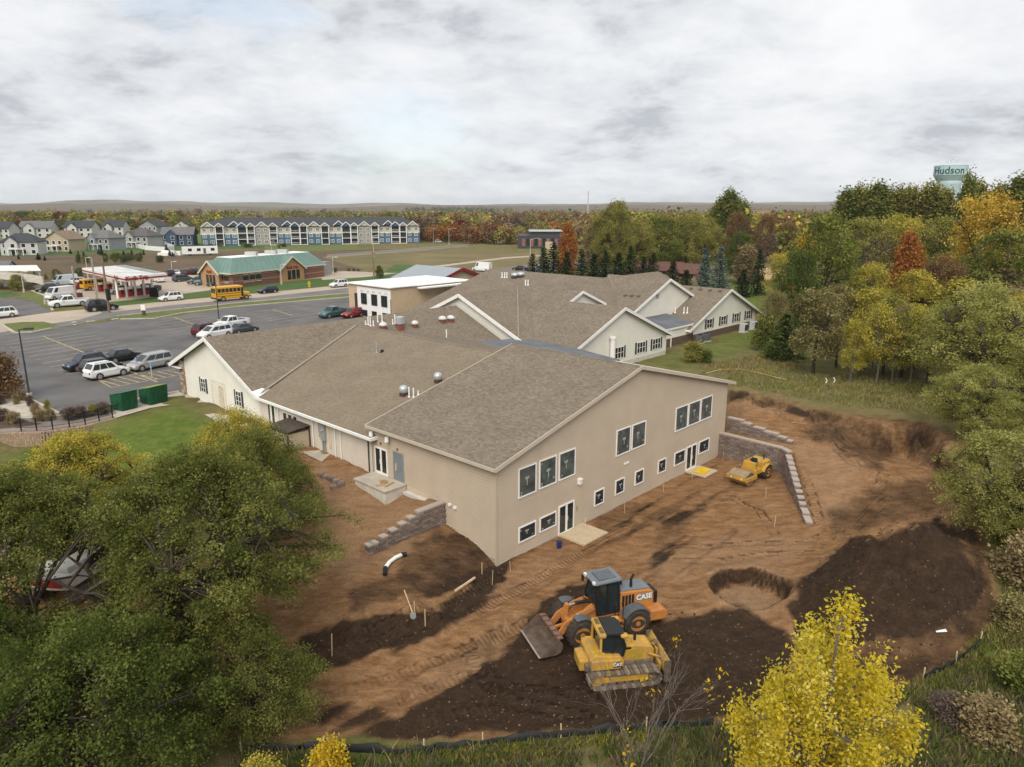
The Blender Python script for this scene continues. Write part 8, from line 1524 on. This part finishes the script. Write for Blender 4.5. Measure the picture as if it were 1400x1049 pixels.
def _sel(poly, n, seed):
    rnd = random.Random(seed); xs_ = [p[0] for p in poly]; ys_ = [p[1] for p in poly]; out = []; k = 0
    while len(out) < n and k < n*6:
        k += 1; x = rnd.uniform(min(xs_),max(xs_)); y = rnd.uniform(min(ys_),max(ys_))
        if sdf(np.array([x]),np.array([y]),poly)[0] < 0 and fbm(np.array([x/40.]),np.array([y/30.]),2,3)[0] > .38: q = at(x,y,.15); q.z = gz(q.x,q.y); out.append(q)
    return out
blades('weeds', sel([(320,1018),(560,1020),(760,1008),(900,994),(1000,990),(1010,1085),(300,1085)],1500,1), 8, .12,.45,.018, ['dark','green','dark','brown','mauve'], 2, .13)
blades('weeds', sel([(1240,945),(1300,925),(1345,885),(1420,865),(1440,1085),(1000,1085),(1000,1000)],2000,4), 8, .12,.5,.018, ['dark','green','brown','mauve','dark'], 5, .14)
blades('weeds', sel([(600,1018),(760,1010),(900,998),(940,1003),(760,1026),(620,1040)],500,7), 10, .08,.22,.02, ['green','yellowgreen'], 8, .1)
blades('weeds', sel([(1150,962),(1240,940),(1300,915),(1350,872),(1400,862),(1400,900),(1330,930),(1250,960)],420,9), 9, .08,.3,.02, ['green','olive'], 10, .12)
def sel2(poly, n, seed, zf=3.3):
    rnd = random.Random(seed); xs_ = [p[0] for p in poly]; ys_ = [p[1] for p in poly]; out = []
    while len(out) < n:
        x = rnd.uniform(min(xs_),max(xs_)); y = rnd.uniform(min(ys_),max(ys_))
        if sdf(np.array([x]),np.array([y]),poly)[0] < 0: q = at(x,y,zf); q.z = gz(q.x,q.y); out.append((q.x,q.y,q.z))
    return out
blades('weeds', sel2([(1000,525),(1060,536),(1110,548),(1180,560),(1260,566),(1310,580),(1320,540),(1200,515),(1060,505),(990,500)],1100,11), 7, .1,.34,.03, ['olive','brown','brown','green'], 12, .25)
blades('weeds', sel2([(1350,705),(1430,690),(1440,870),(1352,868),(1376,820)],700,17,1.2), 8, .15,.5,.025, ['olive','brown','green'], 18, .2)
blades('weeds', sel2([(960,495),(1050,480),(1110,500),(1000,510)],260,13), 8, .15,.5,.03, ['brown','brown','olive'], 14, .3)
# ------------------------------------------------------------------ things lying about the site
def silt(px, label, nm='silt_fence'):
    P_ = []
    for (x0,y0),(x1,y1) in zip(px[:-1],px[1:]):
        for k in range(6): P_.append(onground(x0+(x1-x0)*k/6,y0+(y1-y0)*k/6))
    t = thing(nm, label, 'silt fence'); r = random.Random(len(px)); top = [p+Vector((r.uniform(-.06,.06),r.uniform(-.1,.02),.38+r.uniform(-.14,.12))) for p in P_]
    mb = MB(); n = len(P_); mb.add([p-Vector((0,0,.1)) for p in P_]+top+[p+Vector((.03,.03,0)) for p in top]+[p+Vector((.03,.03,-.1)) for p in P_],[(i,i+1,n+i+1,n+i) for i in range(n-1)]+[(n+i,n+i+1,2*n+i+1,2*n+i) for i in range(n-1)]+[(2*n+i,2*n+i+1,3*n+i+1,3*n+i) for i in range(n-1)]); mb.build('fabric', mat('silt_fabric',(.014,.015,.017),.6,.3,3), t, True)
    for k in range(0,n,7): p = P_[k]; MB().box(p.x-.025,p.x+.025,p.y-.025,p.y+.025,p.z-.2,p.z+.62).build('stake', m_wood, t)
silt([(330,1028),(420,1026),(560,1032),(620,1026),(700,1015),(800,1005),(900,998),(990,990)],'black sagging silt fence along the bottom grass below the dirt track'); silt([(1262,930),(1300,912),(1335,886),(1350,868)],'black silt fence at the lower right edge of the dark soil')
gk = 'wooden survey stakes in the dirt'
for x, yb, yt, lb in ((454,897,869,'wooden stake in the dark soil left of the track'),(567,841,823,'wooden stake standing right behind the shovel'),(581.5,856,835,'wooden stake on the dark bank right of the shovel'),(659,785,770,'wooden stake on the slope left of the building corner'),(673,800,781,'wooden stake below the building corner'),(698,782,768,'wooden stake in front of the building corner at the gable'),(800,725,709,'wooden stake by the wood landing of the near glass door'),(854,702,687,'wooden stake before the gable middle'),(907,673,662,'wooden stake below the third small window'),(946,656,645,'wooden stake beside the yellow board'),(988,631,618,'wooden stake at the foot of the block wall corner'),(1047,681,667,'wooden stake in front of the roller drum'),(1058.5,721,706,'wooden stake halfway between roller and stepped wall end'),(12,841,822,'leaning wooden stake at the left edge under the tree')):
    p = onground(x,yb); d = math.hypot(p.x,p.y); h_ = max(.5,(yb-yt)*math.hypot(d,19)/FOC*1.12); t = thing('survey_stake', lb, 'stake', p, random.Random(int(x)).uniform(0,1.5), gk); r_ = random.Random(int(x*3)); t.rotation_euler = (r_.uniform(-.06,.06),r_.uniform(-.06,.06),r_.uniform(0,1.5)); MB().box(-.025,.025,-.012,.012,-.3,h_-.08).build('shaft', m_wood, t); mb = MB(); mb.box(-.025,.025,-.012,.012,h_-.08,h_); mb.build('marked_top', mat('stake_top',(.6,.40,.25)), t)
# shovel
p = onground(565,846); t = thing('shovel','long-handled shovel stuck in the dark soil between two stakes','shovel',p); q = onground(555,824)+Vector((0,0,.35)); v = q-p; mb = MB(); mb.tube([(0,0,.25),tuple(v.normalized()*1.35+Vector((0,0,.1)))],[.028,.028],7); mb.build('handle', m_wood, t); mb = MB(); mb.prism([(-.13,.3),(.13,.3),(.14,.08),(0,-.08),(-.14,.08)],-.02,.02); mb.build('blade', m_metal, t)
t = thing('timber','pale timber length lying on the dark slope near the building corner','timber',onground(636,800)); d = onground(646,795)-onground(627,805); t.rotation_euler = (0,-.12,math.atan2(d.y,d.x)); MB().box(-.75,.75,-.05,.05,.0,.09).build('board', m_wood, t)
# drain pipe
P_ = [onground(x,y) for x, y in ((550,762),(541,766),(533,772),(527,780),(526.5,788))]
t = thing('drain_pipe','white bent drain pipe with black end lying on the soil below the stepped wall','pipe'); mb = MB(); mb.tube([p+Vector((0,0,.16)) for p in P_[:4]],[.11]*4,10); mb.build('white_pipe', m_white, t, True); mb = MB(); mb.tube([P_[3]+Vector((0,0,.16)),P_[4]+Vector((0,0,.1))],[.12,.12],10); mb.tube([P_[0]+Vector((.25,.05,.16)),P_[0]+Vector((-.05,0,.16))],[.12,.12],10); mb.build('black_end', m_black, t)
# stoop and its litter
SP = thing('concrete_stoop','pale concrete stoop in front of the sliding door and blue-grey door','stoop',A,ANG)
mb = MB(); mb.prism([(-1.72,8.05),(-.06,8.05),(-.06,11.3),(-1.72,11.3)],1.3,2.78,'z'); mb.build('block', m_concw, SP, bevel=.03); mb = MB(); mb.prism([(-1.78,7.99),(-.05,7.99),(-.05,11.36),(-1.78,11.36)],2.78,2.9,'z'); mb.build('slab', m_conc, SP, bevel=.015)
mb = MB(); mb.box(-.4,-.05,4.7,7.95,2.3,2.5); mb.build('footing', m_concw, SP)
for u, v, a_, L_, lb in ((-.9,8.7,.3,.9,'longer wood offcut on the concrete stoop'),(-1.0,9.4,1.2,.5,'short wood offcut lying across the stoop'),(-1.35,9.0,-.4,.6,'wood offcut near the outer edge of the stoop')):
    p = uvw(u,v,2.92); t = thing('wood_offcut',lb,'wood scrap',p,ANG+a_,'wood scraps on the stoop'); MB().box(-L_/2,L_/2,-.07,.07,0,.06).build('board', m_ply, t)
p = uvw(-1.1,9.1,2.92); t = thing('wood_block','small brown wood block standing on the stoop scraps','wood scrap',p,ANG); mb = MB(); mb.box(-.12,.12,-.1,.1,0,.28).box(.15,.35,-.08,.08,0,.16); mb.build('block', m_ply, t)
# wood landings at the glass doors
def landing(u0, u1, v0, v1, z, label, nm='plywood_landing'):
    t = thing(nm,label,'board',A,ANG); mb = MB(); mb.box(u0,u1,v0,v1,z-.12,z-.02); mb.build('frame', m_wood, t)
    for k in range(2): mb = MB(); a_ = u0+(u1-u0)*k/2; mb.box(a_+.01,a_+(u1-u0)/2-.01,v0-.02,v1,z-.02,z); mb.build('sheet', mat('osb',(.50,.40,.27),.85,.15,9), t)
landing(5.45,7.9,-2.05,-.05,.16,'pale plywood landing in front of the near glass door')
landing(20.7,22.6,-1.75,-.05,.2,'pale board lying before the far glass door',nm='board')
p = uvw(21.6,-.95,.21); t = thing('yellow_pad','bright yellow pad on the board before the far glass door','pad',p,ANG+.1); MB().box(-.62,.62,-.42,.42,0,.07).build('pad', mat('safety_yellow',(.70,.45,.01),.6,.12,3), t, bevel=.03)
p = onground(764.5,749); t = thing('bucket','dark blue bucket standing beside the plywood landing','bucket',p); mb = MB(); mb.tube([(0,0,0),(0,0,.4),(0,0,.42)],[.15,.18,.19],16); mb.build('body', mat('bucket_blue',(.015,.035,.13),.4), t); mb = MB(); mb.tube([(-.18,0,.38),(-.1,-.14,.28),(.1,-.14,.28),(.18,0,.38)],[.008]*4,4); mb.build('handle', m_metal, t)
# patio: brown crate, sign bases, meter enclosure, border blocks
p = onground(480,652); t = thing('wooden_crate','orange-brown wooden crate with papers on top by the offwhite wall','crate',p,ANG+.1); MB().box(-.5,.5,-.4,.4,0,.95).build('box', mat('crate_orange',(.40,.18,.05),.8,.12,2), t); mb = MB(); mb.box(-.45,.3,-.3,.25,.95,1.0).box(.2,.6,-.2,.3,.96,1.03); mb.build('paper', m_white, t)
for x, y, h_, lb in ((439,629,1.9,'black round base with thin post standing on the patio'),(447.5,619,.35,'black round base without post beside the electric panel'),):
    p = onground(x,y); t = thing('post_base',lb,'base',p); mb = MB(); mb.cyl((0,0,0),(0,0,.16),.5,.42,20); mb.build('base', m_black, t); mb = MB(); mb.cyl((0,0,.16),(0,0,h_),.05,.05,8); mb.build('post', m_shut, t)
p = onground(439,631); t = thing('paver','pale paving slab under the black post base','slab',p-Vector((0,0,.02)),ANG); MB().box(-.7,.7,-.5,.5,-.05,.02).build('slab', m_concw, t)
p = onground(463,627); t = thing('hose_reel','coiled black hose with yellow straps by the wall','hose',p); mb = MB()
for k in range(4): mb.tube([(math.cos(a_)*(.55-.04*k),math.sin(a_)*(.45-.03*k),.08+.07*k) for a_ in [2*math.pi*q/16 for q in range(17)]],[.05]*17,5)
mb.build('coil', m_black, t); mb = MB(); mb.box(-.05,.05,-.5,-.3,0,.42).box(.3,.4,-.45,-.2,0,.36); mb.build('strap', mat('safety_yellow',(.7,.45,.01)), t)
tE = thing('equipment_enclosure','tan equipment box with brown framed lid against the offwhite wall','enclosure',A,ANG); u0, u1, v0, v1 = -1.9,-.15,19.3,21.9
mb = MB(); mb.box(u0,u1,v0,v1,2.75,4.15); mb.build('panel', mat('enclosure_tan',(.50,.43,.30),.8,.06,2), tE); mb = MB()
for u in (u0,u1):
    for v in (v0,v1): mb.box(u-.04,u+.04,v-.04,v+.04,2.75,4.25)
for u in (u0,u1): mb.box(u-.04,u+.04,v0,v1,2.75,2.85); mb.box(u-.04,u+.04,v0,v1,4.12,4.22)
for v in (v0,v1): mb.box(u0,u1,v-.04,v+.04,2.75,2.85); mb.box(u0,u1,v-.04,v+.04,4.12,4.22)
mb.build('frame', mat('enclosure_brown',(.075,.055,.045)), tE); mb = MB(); mb.slab([(u0-.15,v0-.15,4.3),(u0-.15,v1+.15,4.3),(u1,v1+.15,4.5),(u1,v0-.15,4.5)],.06); mb.build('lid', mat('enclosure_brown',(.075,.055,.045)), tE)
t = thing('block_border','low L-shaped grey block border on the bare soil beside the tree','border'); Pb = [onground(x,y) for x, y in ((436,650),(470,664),(452,670))]; mb = None
for p, q in zip(Pb[:-1],Pb[1:]):
    n = max(1,int((q-p).length/.44)); a_ = math.atan2(q.y-p.y,q.x-p.x)
    for k in range(n): c = p.lerp(q,(k+.5)/n); link('block', BL[k%5], t, (c.x,c.y,c.z+.08), (0,0,a_), (.42,.3,.28))
t = thing('form_board','thin pale form board on the soil between border and stoop','board'); p, q = onground(463,657), onground(496,647); mb = MB(); mb.beam(p+Vector((0,0,.06)),q+Vector((0,0,.06)),.08,.14); mb.build('board', m_wood, t)
# yellow hoses on the upper grass
for pts, lb in (([(965,512),(985,507),(1010,506),(1040,512),(1058,517),(1075,521)],'long pale yellow hose on the grass above the cut bank'),):
    P_ = [onground(x,y)+Vector((0,0,.12)) for x, y in pts]; t = thing('yellow_hose',lb,'hose'); mb = MB(); mb.tube(P_,[.055]*len(P_),6); mb.build('hose', mat('hose_yellow',(.42,.35,.14),.6), t)
for x, y, lb in ((1129,524,'left white plastic wrap at the foot of a thin trunk'),(1140,523,'right white plastic wrap at the foot of a thin trunk')):
    p = onground(x,y); t = thing('plastic_wrap',lb,'wrap',p,0,'plastic wraps at the trunks'); mb = MB(); mb.tube([(0,0,0),(.1,0,.25),(-.05,.05,.5)],[.06,.04,.05],6); mb.build('sheet', m_white, t)
p = onground(1285,864); t = thing('litter','crumpled white plastic sheet on the dark soil pile','litter',p); r = random.Random(4); mb = MB(); mb.add([(r.uniform(-.35,.35),r.uniform(-.14,.14),r.uniform(.02,.12)) for _ in range(9)],[(0,1,2),(2,3,4),(4,5,6),(6,7,8),(1,4,7),(0,5,8)]); mb.build('sheet', m_white, t)
# stones and clods on the soil
ck = []
for k in range(6):
    bm = bmesh.new(); bmesh.ops.create_icosphere(bm, subdivisions=1, radius=1); r = random.Random(k)
    for v in bm.verts: v.co *= r.uniform(.65,1.2); v.co.z *= .7
    ck.append(([v.co.copy() for v in bm.verts],[tuple(v.index for v in f.verts) for f in bm.faces])); bm.free()
def clods(name, m, n, seed, poly, s0, s1):
    r = random.Random(seed); mb = MB(); k = 0
    while k < n:
        x = r.uniform(380,1350); y = r.uniform(540,1010)
        if sdf(np.array([x]),np.array([y]),poly)[0] > -4: continue
        z = 1.5 if y < 680 else .1
        q = at(x,y,z); q.z = gz(q.x,q.y); V_, F_ = ck[r.randrange(6)]; s = r.uniform(s0,s1)**1.5; mb.add([q+v*s for v in V_],F_); k += 1
    mb.build(name, m, kind='stuff')
clods('soil_clods', mat('clod_brown',(.19,.11,.06),.95,.3,3), 2600, 1, DIRT, .03, .14); 
mat('clod_dark',(.036,.023,.015),.95,.3,3)
clods('soil_clods', mat('clod_dark',(.04,.026,.018)), 900, 3, [(1095,785),(1150,742),(1230,722),(1290,708),(1318,742),(1352,800),(1346,850),(1300,885),(1250,915),(1180,905),(1120,858)], .06, .2); clods('soil_clods', mat('clod_dark',(.04,.026,.018)), 700, 5, [(900,830),(1010,830),(1090,870),(1070,960),(900,980),(700,1000),(700,900),(850,960)], .06, .2)
# ------------------------------------------------------------------ thin autumn haze
hz = MB().box(-9400,9400,-420,9900,-4,96).build('haze', None); hz['kind'] = 'stuff'
m = bpy.data.materials.new('haze_air'); m.use_nodes = True; t = m.node_tree; t.nodes.clear(); o = t.nodes.new('ShaderNodeOutputMaterial'); v = t.nodes.new('ShaderNodeVolumePrincipled'); v.inputs['Color'].default_value = (.86,.90,.95,1); v.inputs['Density'].default_value = .00008; t.links.new(v.outputs[0], o.inputs['Volume']); hz.data.materials.append(m)
